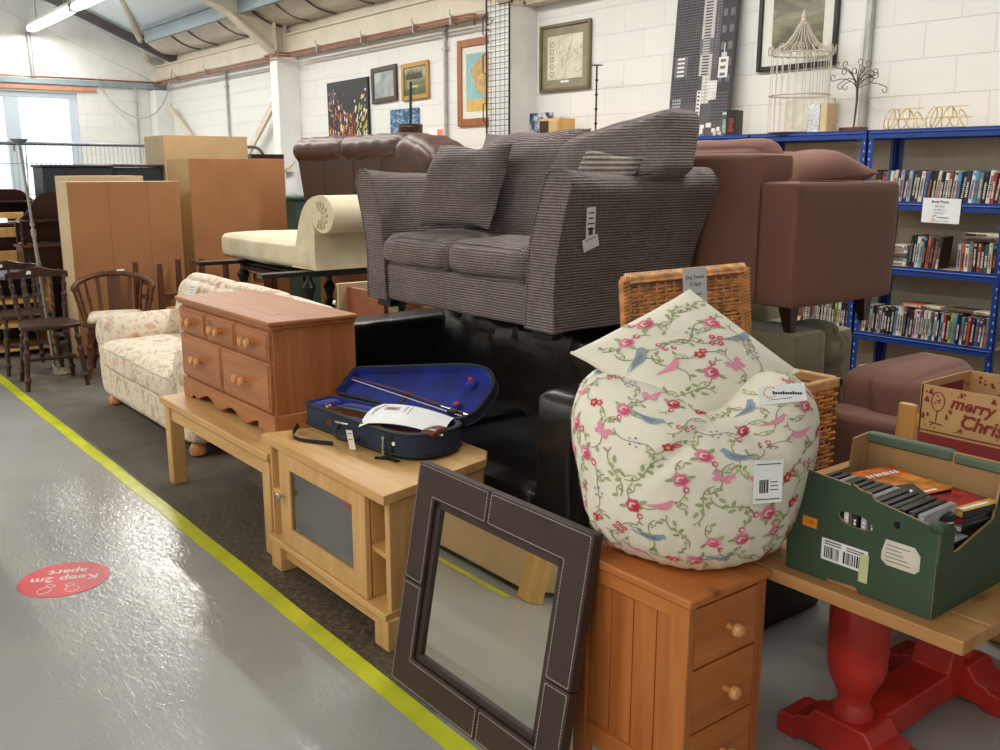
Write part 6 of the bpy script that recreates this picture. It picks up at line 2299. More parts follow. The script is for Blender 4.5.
# ---------- wire fence panel across the back
wf = thing('fence_panel', 'grey wire mesh fence panel with curved top corner across the back', 'fence', (-11.9, 3.2, 0))
b = B()
fx = -11.9
top = [(fx, -1.0, .06), (fx, -1.0, 1.84)] + [(fx, 5.25, 1.84)] + [(fx, 5.25 + .14 * math.sin(a), 1.70 + .14 * math.cos(a)) for a in [PI / 2 * k / 8 for k in range(9)]] + [(fx, 5.39, .06)]
b.tube(top, .02, 10)
b.build('tube_frame', plain('fence_grey', (110, 116, 122), .45, .4), wf)
b = B()
y = -.95
while y < 5.38:
    b.tube([(fx, y, .1), (fx, y, 1.83 if y < 5.26 else 1.72)], .0032, 4)
    y += .05
for z in (.1, .55, 1.0, 1.28, 1.62):
    b.tube([(fx + .004, -1, z), (fx + .004, 5.38, z)], .005, 4)
g_ = b.build('wire_mesh', plain('fence_wire', (168, 174, 180), .45, .3), wf)
for y in (-1, 5.3):
    B().softbox(fx - .3, y - .1, 0, fx + .3, y + .1, .10, .03, (0, 0, 0), 4).build('foot_block', 'black_plastic', wf)

# ---------- things on the far side of the aisle (seen in the mirror)
op = thing('pine_counter', 'pale wooden counter on the other side of the aisle, seen in the mirror', 'counter', (-4.2, -.4, 0))
B().box(-5.6, -.75, .03, -3.40, -.10, .92).build('body', 'tan_board', op, bevel=.004)
B().box(-5.65, -.80, .92, -3.15, -.02, .95).build('top', 'oak_x', op, bevel=.004)
B().box(-3.38, -.12, 0, -3.28, -.03, .92).build('leg', 'pale_pine', op, bevel=.004)
B().box(-3.38, -.75, 0, -3.28, -.66, .92).build('leg', 'pale_pine', op, bevel=.004)
os_ = thing('floor_sticker', 'orange round floor sticker in the aisle, seen in the mirror', 'sticker', (-2.22, .70, 0))
B().lathe([(.0001, .0004), (.11, .0004), (.11, .0016), (.0001, .0016)], (-2.22, .70, 0), 32).build('disc', 'orange_paper', os_)
B().lathe([(.0001, .0016), (.03, .0016), (.03, .0021), (.0001, .0021)], (-2.25, .68, 0), 20).build('print', 'ink', os_)
# ================================================================== back wall: shelves, books, pictures
MAT['blue_steel'] = plain('blue_steel', (20, 58, 134), .4, .1, var=.06)
MAT['chipboard'] = plain('chipboard', (206, 178, 140), .7, var=.08, scale=60)
SY0, SY1 = 5.70, 6.06
bays = [(-3.475, -2.56), (-4.40, -3.485), (-5.31, -4.41), (-6.22, -5.32), (-7.12, -6.23)]
lev = [.09, .488, .932, 1.335, 1.775]
bay_l = ['blue steel shelving unit with the price sign, nearest the right edge', 'blue steel shelving unit mostly behind the raised brown armchair', 'blue steel shelving unit under the leaning city canvas', 'blue steel shelving unit behind the right back cushion of the grey sofa', 'blue steel shelving unit under the framed map']
for k, (x0, x1) in enumerate(bays):
    t = thing('shelving_unit', bay_l[k], 'shelves', ((x0 + x1) / 2, 5.88, 0), group='blue steel shelving units')
    for x, sg_ in ((x0, 1), (x1, -1)):
        for y, sy in ((SY0, 1), (SY1, -1)):
            b = B(); b.smooth = False
            b.box(min(x, x + sg_ * .004), min(y, y + sy * .035), 0, max(x, x + sg_ * .004), max(y, y + sy * .035), 1.80)
            b.box(min(x, x + sg_ * .038), min(y, y + sy * .004), 0, max(x, x + sg_ * .038), max(y, y + sy * .004), 1.80)
            b.mat(1)
            if sy > 0 and k < 2:
                z = .06
                while z < 1.78:
                    b.box(x + sg_ * .015 - .004, y - .0006, z, x + sg_ * .015 + .004, y, z + .014)
                    z += .05
            b.build('upright', ['blue_steel', 'slot_grey' if 'slot_grey' in MAT else plain('slot_grey', (160, 170, 190), .5)], t)
    for z in lev:
        b = B(); b.smooth = False
        b.box(x0 + .002, SY0 - .004, z - .03, x1 - .002, SY0 + .002, z + .024)
        b.tube([(x0 + .01, SY0 - .004, z + .004), (x1 - .01, SY0 - .004, z + .004)], .006, 6)
        b.box(x0 + .002, SY1 - .002, z - .03, x1 - .002, SY1 + .004, z + .024)
        b.build('beam', 'blue_steel', t)
        B().box(x0 + .006, SY0 + .002, z + .008, x1 - .006, SY1 - .004, z + .022).build('shelf_board', 'chipboard', t)
    if k < 3:
        B().box(x0 + .004, SY1 + .006, .1, x1 - .004, SY1 + .012, 1.74).build('back_sheet', plain('grey_sheet', (176, 168, 156), .7, var=.03), t)

bc_ = {'black': (26, 26, 30), 'white': (226, 222, 214), 'cream': (214, 200, 172), 'dark brown': (54, 38, 34), 'navy': (34, 40, 70), 'red': (186, 40, 40), 'pink': (224, 150, 170), 'pale blue': (140, 180, 204), 'sky blue': (60, 150, 200), 'grey': (118, 118, 122), 'lilac': (176, 160, 190), 'orange': (216, 92, 44), 'teal': (48, 110, 116), 'lime': (160, 190, 50), 'brown': (110, 76, 58), 'purple': (70, 48, 96), 'green': (56, 96, 66), 'blue': (44, 84, 160), 'magenta': (196, 40, 96)}
for k_, c in bc_.items():
    MAT['bk_' + k_] = plain('book_' + k_.replace(' ', '_'), tuple(.72 * v + .22 * sum(c) / 3 for v in c), .45, var=.10, scale=30)
MAT['pages'] = plain('pages', (216, 204, 178), .85, var=.05, scale=80)
def book(c, th, h, d, col, accent, label, group, M=None, band=None):
    """spine faces -y; c = bottom centre of the spine"""
    b = B(); b.smooth = False
    Mx = T(*c) @ (M or Matrix.Identity(4))
    w = th / 2
    b.box(-w, 0, 0, -w + .0012, d, h, Mx).box(w - .0012, 0, 0, w, d, h, Mx)
    b.add([Mx @ Vector(p) for p in ((-w, 0, 0), (-w * .6, -.0022, 0), (w * .6, -.0022, 0), (w, 0, 0), (-w, 0, h), (-w * .6, -.0022, h), (w * .6, -.0022, h), (w, 0, h))], [(0, 1, 5, 4), (1, 2, 6, 5), (2, 3, 7, 6), (4, 5, 6, 7), (3, 2, 1, 0), (0, 4, 7, 3)])
    b.mat(1).box(-w + .0012, .001, .002, w - .0012, d - .002, h - .002, Mx)
    b.mat(2)
    z = h * random.uniform(.1, .2)
    ch = random.uniform(.006, .012)
    while z < h * random.uniform(.6, .85):
        l_ = random.uniform(.35, .62) * w
        b.box(-l_, -.0032, z, l_, -.0020, z + ch * .7, Mx)
        z += ch
    if random.random() < .35:
        b.mat(3).box(-w * .62, -.003, h * .86, w * .62, -.0021, h * .95, Mx)
    elif random.random() < .3:
        b.mat(3).box(-w * .62, -.003, h * .0, w * .62, -.0021, h * .3, Mx)
    o = b.build('book', ['bk_' + col, 'pages', 'bk_' + accent, 'bk_' + (band or accent)])
    return tag(o, label, 'book', group)
ordn = ['first', 'second', 'third', 'fourth', 'fifth', 'sixth', 'seventh', 'eighth', 'ninth', 'tenth', 'eleventh', 'twelfth', 'thirteenth', 'fourteenth', 'fifteenth', 'sixteenth', 'seventeenth', 'eighteenth', 'nineteenth', 'twentieth', 'twenty-first', 'twenty-second', 'twenty-third', 'twenty-fourth', 'twenty-fifth', 'twenty-sixth', 'twenty-seventh', 'twenty-eighth', 'twenty-ninth', 'thirtieth', 'thirty-first', 'thirty-second', 'thirty-third', 'thirty-fourth', 'thirty-fifth', 'thirty-sixth', 'thirty-seventh', 'thirty-eighth', 'thirty-ninth', 'fortieth']
def accent_of(c):
    return random.choice(['white', 'cream', 'white', 'grey', 'orange']) if c in ('black', 'navy', 'dark brown', 'purple', 'blue', 'brown', 'red', 'green', 'teal', 'grey', 'magenta') else random.choice(['black', 'navy', 'dark brown', 'red', 'teal'])
def row(x0, x1, z, cols, where, group, hmean=.178, lean=0.0, y=None):
    x, i = x0, 0
    n = len(cols)
    pitch_ = (x1 - x0) / n
    for c in cols:
        th = pitch_ * random.uniform(.9, .98)
        h = hmean + random.uniform(-.008, .010)
        ln_ = lean * random.uniform(.6, 1.2)
        book((x + pitch_ / 2, (y or SY0 + .012) + random.uniform(0, .012), z + .0005 + abs(math.sin(ln_)) * th / 2), th * (1 - abs(ln_) * .3), h, .125, c, accent_of(c), c.capitalize() + ' book, ' + ordn[i] + ' from the left ' + where, group, RY(ln_), random.choice(list(bc_)))
        x += pitch_
        i += 1
zb = [z + .0225 for z in lev]
rowA = ['dark brown', 'black', 'magenta', 'teal', 'white', 'cream', 'black', 'lilac', 'black', 'pale blue', 'black', 'dark brown', 'white', 'blue', 'black', 'dark brown', 'cream', 'black', 'white', 'brown', 'cream', 'sky blue', 'black', 'navy', 'white', 'sky blue', 'grey', 'black', 'white', 'red', 'black', 'cream']
row(-3.43, -2.605, zb[3], rowA, 'on the shelf above the price sign', 'paperbacks above the price sign', .183, .10)
rowB1 = ['black', 'black', 'white', 'pale blue', 'black', 'orange', 'dark brown', 'brown', 'dark brown']
row(-3.15, -2.945, zb[2], rowB1, 'in the leaning group below the price sign', 'leaning paperbacks below the price sign', .192, .09)
rowB2 = ['lilac', 'orange', 'white', 'grey', 'black', 'red', 'black', 'green', 'cream', 'black']
row(-2.835, -2.605, zb[2], rowB2, 'in the short group right of the gap', 'paperbacks right of the gap', .168, 0)
for k, (c, dx, lab) in enumerate((('brown', 0, 'brown book lying flat, lower of two on top of the short group'), ('cream', .02, 'cream book lying flat, upper of two on top of the short group'))):
    book((-2.72 + dx, SY0 + .03, zb[2] + .180 + .026 * k + .012), .024, .20, .13, c, 'black', lab, None, RY(PI / 2) @ T(0, 0, -.1))
for k, (c, lab) in enumerate((('cream', 'lowest'), ('pale blue', 'second lowest'), ('brown', 'third'), ('white', 'fourth'), ('cream', 'topmost'))):
    book((-3.225, SY0 + .03 + .008 * (k % 2), zb[2] + .013 + .0265 * k), .025, .12, .17, c, 'brown', c + ' book in the flat pile left of the leaning group, ' + lab + ' of five', 'flat pile of paperbacks', RY(PI / 2) @ T(0, 0, -.06))
rowC = ['white', 'black', 'pale blue', 'black', 'brown', 'lilac', 'black', 'black', 'black', 'black', 'pale blue', 'white', 'cream', 'black', 'black', 'dark brown', 'pink', 'white', 'purple', 'cream', 'white', 'teal', 'white', 'black', 'pale blue', 'red', 'dark brown', 'lime', 'sky blue', 'black', 'sky blue', 'black', 'red', 'black', 'blue', 'purple', 'navy', 'grey']
row(-3.425, -2.605, zb[1], rowC, 'in the full row low behind the dusky armchair', 'paperbacks in the low full row', .174, .05)
book((-3.10, SY0 + .03, zb[1] + .2005), .02, .13, .16, 'orange', 'white', 'orange book lying flat on top of the low full row', None, RY(PI / 2) @ T(0, 0, -.065))
for k, (c, x, lab) in enumerate((('cream', -3.0, 'cream book lying flat on the low full row beside the orange one'), ('brown', -2.80, 'brown book lying flat at the right on the low full row'), ('cream', -2.66, 'cream book lying flat at the far right end on the low full row'))):
    book((x, SY0 + .04, zb[1] + .1995), .018, .16 if k < 2 else .1, .12, c, 'brown', lab, None, RY(PI / 2) @ T(0, 0, -.08 if k < 2 else -.05))
row(-3.425, -3.30, zb[0], ['white', 'black', 'white', 'black', 'grey'], 'on the lowest shelf behind the dusky armchair', 'books on the lowest shelf', .17, 0)
row(-3.90, -3.53, zb[1], ['black', 'white', 'cream', 'black', 'red', 'white', 'dark brown', 'black', 'brown', 'cream', 'grey', 'dark brown', 'lime', 'white', 'black', 'black', 'navy'], 'in the row under the raised brown armchair', 'paperbacks under the raised armchair', .176, .05)
row(-3.90, -3.78, zb[3], ['black', 'white', 'teal', 'red', 'cream'], 'on the upper shelf above the raised brown armchair', 'paperbacks above the raised armchair', .176, .05)
# price sign on the beam
pg = thing('price_sign', 'white paper sign of book prices taped to the blue shelf edge', 'sign', (-2.95, 5.69, 1.24))
Mp = basis((-2.948, 5.688, 1.31), (1, 0, -.015), (.015, 0, 1))
b = B(); b.smooth = False
b.box(-.118, -.075, 0, .118, .073, .0015, Mp); b.build('sheet', 'white_paper', pg)
b = B()
b.text('Book Prices', .022, Mp @ T(-.01, .045, .002), .0002, align='CENTER', bold=.0006)
b.text('50p each', .017, Mp @ T(-.01, .020, .002), .0002, align='CENTER')
b.text('£1.00 for 3', .017, Mp @ T(-.006, -.002, .002), .0002, align='CENTER')
b.text('£2.00 for 7', .015, Mp @ T(-.01, -.020, .002), .0002, align='CENTER')
b.text('please  pay  at  the  counter', .010, Mp @ T(0, -.066, .002), .0002, align='CENTER')
b.box(-.02, -.044, .0016, .05, -.040, .0022, Mp)
b.build('lettering', 'ink', pg)
b = B(); b.tube([Mp @ Vector((-.035 + .013 * math.cos(a), -.042 + .013 * math.sin(a), .002)) for a in [.6 + k * .45 for k in range(11)]], .003, 5); b.build('emblem', 'orange_paper', pg)

# ---------- pictures on the wall
MAT['walnut_frame'] = plain('walnut_frame', (70, 48, 40), .45)
MAT['gold_frame'] = plain('gold_frame', (176, 134, 72), .4, .3)
MAT['pine_frame'] = wood('pine_frame', (170, 104, 56), (138, 78, 40), 'Z', 1.2, .4)
MAT['olive_frame'] = plain('olive_frame', (112, 100, 70), .4, .3)
MAT['black_frame'] = plain('black_frame', (26, 24, 24), .4)
MAT['mount'] = plain('mount', (222, 220, 212), .7, var=.02)
def art_mat(name, stops, scale=4, detail=4, sc=(1, 1, 1), dist=0, zgrad=0.0, zc=0, zh=1):
    n = NT(name)
    v = n.coord(sc)
    f = n.noise(v, scale, detail, .6, dist)
    if zgrad:
        tc = n.n('ShaderNodeTexCoord'); sp = n.n('ShaderNodeSeparateXYZ'); n.l(tc.outputs['Object'], sp.inputs[0])
        g = n.math('DIVIDE', n.math('SUBTRACT', sp.outputs['Z'], zc), zh)
        f = n.math('ADD', n.math('MULTIPLY', f, 1 - zgrad), n.math('MULTIPLY', g, zgrad))
    n.base(n.ramp(f, stops))
    n.set(.5, 0, .3)
    MAT[name] = n.m
    return name
def picture(name, label, cat, x0, x1, z0, z1, frame, fw, art, mount=0.0, tilt=0.0, y=6.095, depth=.03, mountm='mount'):
    t = thing(name, label, cat, ((x0 + x1) / 2, y, z0))
    c = Vector(((x0 + x1) / 2, y, (z0 + z1) / 2))
    M = T(*c) @ RY(tilt)
    w, h = (x1 - x0) / 2, (z1 - z0) / 2
    if frame:
        b = B(); b.smooth = False
        for q in ((-w, -h, -w + fw, h), (w - fw, -h, w, h), (-w + fw, -h, w - fw, -h + fw), (-w + fw, h - fw, w - fw, h)):
            b.box(q[0], -depth, q[1], q[2], 0, q[3], M)
        b.build('frame', frame, t, bevel=.005)
        if mount:
            B().box(-w + fw, -.012, -h + fw, w - fw, -.006, h - fw, M).build('mount', mountm, t)
        m_ = fw + mount
        B().box(-w + m_, -.015, -h + m_, w - m_, -.011, h - m_, M).build('artwork', art, t)
    else:
        B().box(-w, -depth, -h, w, 0, h, M).build('canvas', art, t, bevel=.002)
    return t, M, w, h
# city at night on black
cn, M, w, h = picture('city_canvas', 'unframed canvas of night city lights on black', 'picture', -11.37, -10.35, 1.90, 2.64, None, 0, plain('night_black', (26, 24, 28), .5), tilt=-.012)
b = B(); b.smooth = False
rn2 = random.Random(3)
for k in range(330):
    u = rn2.uniform(-.97, .97)
    v = rn2.uniform(-.96, .75)
    # dark sky wedge in the middle, lights fanning out from the lower centre
    lim = -.15 + .95 * abs(u - .1) ** 1.1 + (.25 if u < -.5 else 0)
    if v > lim and rn2.random() < .93:
        continue
    hot = max(0, 1 - abs(u + .1) - .4 * abs(v + .6))
    l = rn2.uniform(.02, .085) * (1.25 - .5 * v) * .7
    wd = rn2.uniform(.012, .034)
    a = .15 + .55 * (u - .1) + rn2.uniform(-.2, .2)
    ci = rn2.choice((5, 5, 1, 1, 2, 0, 6, 5, 1)) if u < .35 else rn2.choice((0, 3, 3, 0, 5, 2, 6))
    if u < -.6 and v > 0:
        ci = rn2.choice((4, 0, 5, 5, 1))
    b.mat(ci)
    cxu = max(-w + .05, min(w - .05, u * w))
    czv = max(-h + .06, min(h - .06, v * h))
    b.box(-wd / 2, -.0008, -l / 2, wd / 2, 0, l / 2, M @ T(cxu, -.031 - .00015 * (k % 9), czv) @ RY(a))
b.build('painted_lights', [plain('lights_white', (224, 220, 214), .5), plain('lights_orange', (178, 92, 50), .5), plain('lights_red', (140, 50, 44), .5), plain('lights_lime', (176, 180, 80), .5), plain('lights_blue', (110, 130, 170), .5), plain('lights_dark', (60, 40, 40), .5), plain('lights_yellow', (222, 186, 100), .5)], cn)
art_mat('misty_art', [(.3, (120, 130, 138)), (.5, (158, 166, 168)), (.7, (196, 196, 184))], 5, 4, (1, 1, 1), .5)
picture('framed_picture', 'dark framed misty grey picture beside the night city canvas', 'picture', -10.27, -9.71, 2.33, 2.735, 'walnut_frame', .055, 'misty_art', tilt=-.03)
art_mat('landscape_art', [(.30, (50, 62, 44)), (.46, (96, 104, 66)), (.56, (156, 150, 120)), (.7, (206, 190, 178))], 6, 5, (1, 1, 1.6), .6, .55, -.30, 1.0)
ls, M, w, h = picture('framed_picture', 'gold framed green landscape painting, right of the dark framed picture', 'picture', -9.60, -9.05, 2.325, 2.725, 'gold_frame', .05, 'landscape_art', tilt=-.02)
b = B()
for k in range(12):
    u = -.75 + .12 * k
    b.lathe([(.001, 0), (.03, .012), (.016, .05), (.001, .07 + .02 * (k % 3))], (0, 0, 0), 6, M @ T(u * w * .8, -.016, .02) @ Matrix.Diagonal((1, .05, 1, 1)))
b.mat(1).box(-w * .5, -.0165, -h * .35, w * .2, -.0155, -h * .22, M)
b.build('painted_trees', [plain('tree_paint', (62, 72, 50), .6), plain('water_paint', (170, 172, 150), .5)], ls)
art_mat('sea_art', [(.36, (24, 52, 86)), (.5, (70, 110, 150)), (.6, (130, 160, 184)), (.7, (220, 226, 230))], 9, 6, (1, 1, 2.2), 1.0)
picture('sea_canvas', 'small blue seascape canvas below the gold framed landscape', 'picture', -9.85, -9.27, 1.80, 2.235, None, 0, 'sea_art', depth=.03)
art_mat('tree_art', [(.3, (120, 170, 176)), (.5, (150, 190, 186)), (.65, (196, 172, 110))], 3, 4, (1, 1, 1), .5)
lf, M, w, h = picture('framed_picture', 'large pine framed picture of an ochre tree half behind the mesh panel', 'picture', -8.50, -7.62, 2.0, 2.865, 'pine_frame', .075, plain('turquoise_art', (136, 178, 180), .5, var=.08, scale=4), .07)
b = B(); b.smooth = False
blob_ = [(.05 + .24 * math.cos(a) * (1 + .12 * math.sin(5 * a)), .07 + .19 * math.sin(a) * (1 + .1 * math.cos(4 * a))) for a in [2 * PI * k / 30 for k in range(30)]]
Mf = M @ basis((0, -.015, 0), (1, 0, 0), (0, 0, 1))
b.prism([(x, y) for x, y in blob_], .001, Mf, .0005)
b.prism([(.0, -.2), (.09, -.2), (.07, 0), (.02, 0)], .001, Mf, .0008)
b.mat(1).box(-.29, -.016, -.287, .29, -.0155, -.17, M)
b.build('painted_tree', [plain('ochre_paint', (184, 152, 96), .6, var=.14, scale=16), plain('field_paint', (202, 172, 92), .6)], lf)
# map
art_mat('map_paper', [(.3, (196, 190, 168)), (.7, (226, 222, 204))], 6, 3)
mp, M, w, h = picture('framed_map', 'olive framed antique map hung right of the second white column', 'map', -7.165, -6.475, 2.265, 2.86, 'olive_frame', .03, 'map_paper', .075, mountm=plain('olive_mount', (140, 136, 112), .7))
b = B(); b.smooth = False
rn3 = random.Random(8)
for k in range(16):
    pts = []
    x, z = rn3.uniform(-.10, .20), rn3.uniform(-.16, .16)
    a = rn3.uniform(0, 6)
    for q in range(9):
        pts.append(M @ Vector((max(-.12, min(.23, x)), -.0155, max(-.18, min(.18, z)))))
        a += rn3.uniform(-.9, .9); x += .022 * math.cos(a); z += .022 * math.sin(a)
    b.tube(pts, .0016, 4)
b.mat(1)
for k in range(5):
    b.tube([M @ Vector((-.175 + .026 * math.cos(t), -.0155, .12 - .065 * k + .02 * math.sin(t))) for t in [2 * PI * i / 12 for i in range(12)]], .003, 4, closed=True)
b.mat(2).box(-.05, -.0165, -.225, .06, -.0155, -.205, M)
b.build('printed_lines', [plain('map_ink', (150, 144, 124), .7), plain('map_dark', (112, 100, 86), .7), 'white_paper'], mp)
# leaning skyline canvas
ct_ = thing('skyline_canvas', 'tall black and white city skyline canvas leaning on the shelf top', 'picture', (-5.1, 5.95, 1.80))
Mk = T(-5.12, 5.95, 1.803) @ RX(-math.atan(.10 / 1.45)) @ Matrix.Diagonal((1, 1, .84, 1))
cw, chh = .60, 1.45
B().box(-cw / 2, 0, 0, cw / 2, .035, chh, Mk).build('canvas', plain('skyline_grey', (84, 80, 86), .6, var=.10, scale=3), ct_, bevel=.002)
sh = {'d': plain('tone_dark', (62, 58, 64), .7), 'm': plain('tone_mid', (108, 104, 110), .7), 'l': plain('tone_light', (188, 184, 182), .7), 'w': plain('tone_white', (226, 222, 220), .7)}
b = B(); b.smooth = False
def tower(x0, x1, z0, z1, m, win=None, nx=4, nz=10, d=0):
    b.cur = m
    b.box(x0, -.001 - d, z0, x1, 0, z1, Mk)
    if win is not None:
        b.cur = win
        for i in range(nx):
            for j in range(nz):
                xa, za = x0 + (x1 - x0) * (i + .2) / nx, z0 + (z1 - z0) * (j + .25) / nz
                b.box(xa, -.0016 - d, za, xa + (x1 - x0) * .55 / nx, -.001 - d, za + (z1 - z0) * .45 / nz, Mk)
tower(-.30, -.02, .30, 1.45, 0, 1, 12, 46)
tower(-.18, -.02, .70, 1.45, 0, 1, 7, 30, .0007)
tower(-.02, .10, .55, 1.45, 2, 0, 1, 34, .0007)
tower(.10, .16, .6, 1.38, 1, 0, 2, 30, .001)
tower(.16, .30, .30, 1.45, 0, 1, 2, 8)
tower(-.03, .10, .74, .88, 1, 2, 1, 6, .0014)
tower(-.27, -.14, .55, .74, 1, 3, 1, 5, .0014)
tower(.02, .10, .30, .55, 2, 3, 2, 8, .0014)
tower(.09, .17, .33, .50, 3, 2, 3, 6, .002)
tower(.17, .26, .52, .70, 3, 1, 1, 3, .002)
tower(.19, .24, .70, .74, 2, None, d=.002)
tower(.212, .218, .74, .82, 3, None, d=.002)
tower(-.02, .02, .10, .42, 3, 0, 1, 9, .002)
tower(-.27, -.18, .18, .36, 1, 2, 4, 6, .0014)
tower(.13, .29, .12, .40, 0, 1, 8, 10, .0014)
for k in range(36):
    x = random.uniform(-.28, .24); z = random.uniform(.0, .12)
    tower(x, x + random.uniform(.02, .06), z, z + random.uniform(.02, .05), random.choice((1, 2, 3, 3)), None, d=.0025 + .0001 * k)
b.build('printed_buildings', [sh['d'], sh['m'], sh['l'], sh['w']], ct_)
# big framed photograph
art_mat('storm_art', [(.25, (66, 66, 54)), (.45, (104, 102, 82)), (.6, (142, 138, 110)), (.8, (190, 186, 160))], 2.5, 4, (1, 1, 2.5), .8)
n_ = MAT['storm_art'].node_tree.nodes['Principled BSDF']; n_.inputs['Roughness'].default_value = .12
picture('framed_picture', 'black framed murky olive picture hung behind the white wire birdcage', 'picture', -4.665, -4.0, 2.262, 3.22, 'black_frame', .035, 'storm_art', .085)

# ---------- goods on top of the shelves
ZT = 1.801
cg = thing('birdcage', 'white wire birdcage with pagoda top standing on the blue shelves', 'birdcage', (-4.13, 5.87, ZT))
MAT['cage_white'] = plain('cage_white', (206, 198, 184), .5)
cx, cy, cr_ = -4.13, 5.865, .20
b = B()
for k in range(24):
    a = 2 * PI * k / 24
    b.tube([(cx + cr_ * math.cos(a), cy + cr_ * math.sin(a), ZT + .01), (cx + cr_ * math.cos(a), cy + cr_ * math.sin(a), ZT + .53)], .0026, 5)
b.build('bars', 'cage_white', cg)
b = B()
for z in (.008, .255, .53):
    b.tube([(cx + cr_ * math.cos(a), cy + cr_ * math.sin(a), ZT + z) for a in [2 * PI * k / 32 for k in range(32)]], .005 if z != .255 else .007, 6, closed=True)
b.build('hoop', 'cage_white', cg)
b = B()
for k in range(24):
    a = 2 * PI * k / 24
    pts = [(cr_ * 1.08, .52), (cr_ * .86, .565), (cr_ * .55, .60), (cr_ * .32, .66), (cr_ * .17, .72), (.012, .745)]
    b.tube([(cx + r * math.cos(a), cy + r * math.sin(a), ZT + z) for r, z in pts], .0030, 5)
b.build('pagoda_roof', 'cage_white', cg)
for k in range(12):
    b = B()
    a = 2 * PI * k / 12
    c = Vector((cx + (cr_ + .022) * math.cos(a), cy + (cr_ + .022) * math.sin(a), ZT + .55))
    e1 = Vector((-math.sin(a), math.cos(a), 0)); e2 = Vector((0, 0, 1))
    b.tube([c + (e1 * math.cos(t) + e2 * math.sin(t)) * (.036 - .0018 * i) for i, t in enumerate([.7 * j for j in range(14)])], .003, 5)
    b.build('scroll', 'cage_white', cg)
B().lathe([(.012, 0), (.022, .012), (.014, .03), (.018, .042), (.010, .055), (.012, .07), (.001, .085)], (cx, cy, ZT + .735), 12).build('finial', 'cage_white', cg)
b = B().lathe([(cr_ * .96, 0), (cr_ * .96, .006), (.001, .006)], (cx, cy, ZT + .002), 24); b.build('base_tray', 'cage_white', cg)
tag(B().softbox(-4.36, 6.03, ZT, -3.96, 6.06, ZT + .24, .006, (0, 0, 0), 4).build('white_board', plain('off_white_board', (212, 206, 194), .6)), 'off-white board leaning on the wall behind the birdcage', 'board')
wt = thing('wire_tree', 'dark wire tree ornament with curled branches on the blue shelf top', 'ornament', (-3.70, 5.88, ZT))
B().softbox(-3.78, 5.83, ZT, -3.62, 5.93, ZT + .028, .004, (0, 0, 0), 4).build('base', 'mid_brown_wood', wt)
b = B().tube([(-3.70, 5.88, ZT + .02), (-3.69, 5.88, ZT + .2), (-3.695, 5.88, ZT + .30)], [.005, .008, .010], 8); b.build('trunk', plain('rust_wire', (88, 66, 54), .6, .3), wt)
b = B()
rn4 = random.Random(6)
for k in range(15):
    a = PI * (.02 + .96 * k / 14)
    L_ = rn4.uniform(.10, .20)
    base = Vector((-3.695, 5.88, ZT + .27 + .02 * (k % 3)))
    d = Vector((math.cos(a), rn4.uniform(-.35, .25), max(.02, math.sin(a) * .85)))
    tip = base + d * L_
    pts = [base + (tip - base) * t + Vector((0, 0, .03 * math.sin(PI * t))) for t in (0, .25, .5, .75, 1)]
    sgn = 1 if d.x < 0 else -1
    for q in range(1, 11):
        th_ = q * .55
        r_ = .024 - .0014 * q
        pts.append(tip + Vector((-sgn * r_ * math.sin(th_), 0, (.024 - r_ * math.cos(th_)) * (1 if k % 2 else -1))))
    b.tube(pts, .0028, 5)
b.build('branches', MAT['rust_wire'] if 'rust_wire' in MAT else bpy.data.materials['rust_wire'], wt)
MAT['gold_wire'] = plain('gold_wire', (222, 200, 146), .35, .6)
for k, (x, lab) in enumerate(((-3.33, 'left one of two gold wire coil racks on the shelf top'), (-3.05, 'right one of two gold wire coil racks on the shelf top'))):
    g_ = thing('wire_rack', lab, 'rack', (x, 5.88, ZT), group='gold wire racks on the shelf top')
    for i in range(5):
        xx = x + (-.105, -.075, -.005, .03, .095)[i]
        rr = .062 if i < 4 else .05
        b = B()
        b.tube([(xx + .018 * math.sin(a) * (1 if i < 3 else -1), 5.86 + rr * math.cos(a) * .9, ZT + rr + .005 + rr * math.sin(a)) for a in [2 * PI * q / 20 for q in range(20)]], .0036, 6, closed=True)
        b.build('ring', 'gold_wire', g_)
    for z, y in ((.006, 5.86), (.128, 5.86), (.066, 5.80), (.066, 5.918)):
        B().tube([(x - .10, y, ZT + z), (x + .12, y, ZT + z)], .0032, 6).build('bar', 'gold_wire', g_)
# books and frames beside the cage
book((-4.60, 5.73, ZT), .075, .175, .12, 'black', 'red', 'thick dark book with red lettering at the foot of the skyline canvas', None, RZ(.25), 'red')
book((-4.665, 5.735, ZT), .045, .170, .12, 'teal', 'cream', 'teal spined book left of the thick dark one on the shelf top', None, RZ(.25), 'white')
tag(B().softbox(-3.97, 5.74, ZT, -3.87, 5.78, ZT + .185, .004, (0, 0, 0), 4).build('photo_frame', plain('silver_sparkle', (196, 200, 202), .25, .4, var=.2, scale=60)), 'silvery sparkling picture frame at the right foot of the birdcage', 'frame')
tag(B().softbox(-3.86, 5.73, ZT, -3.81, 5.85, ZT + .185, .004, (0, 0, 0), 4).build('wooden_block', 'pale_pine' if False else 'cream_board'), 'pale wooden block standing right of the sparkling frame', 'block')
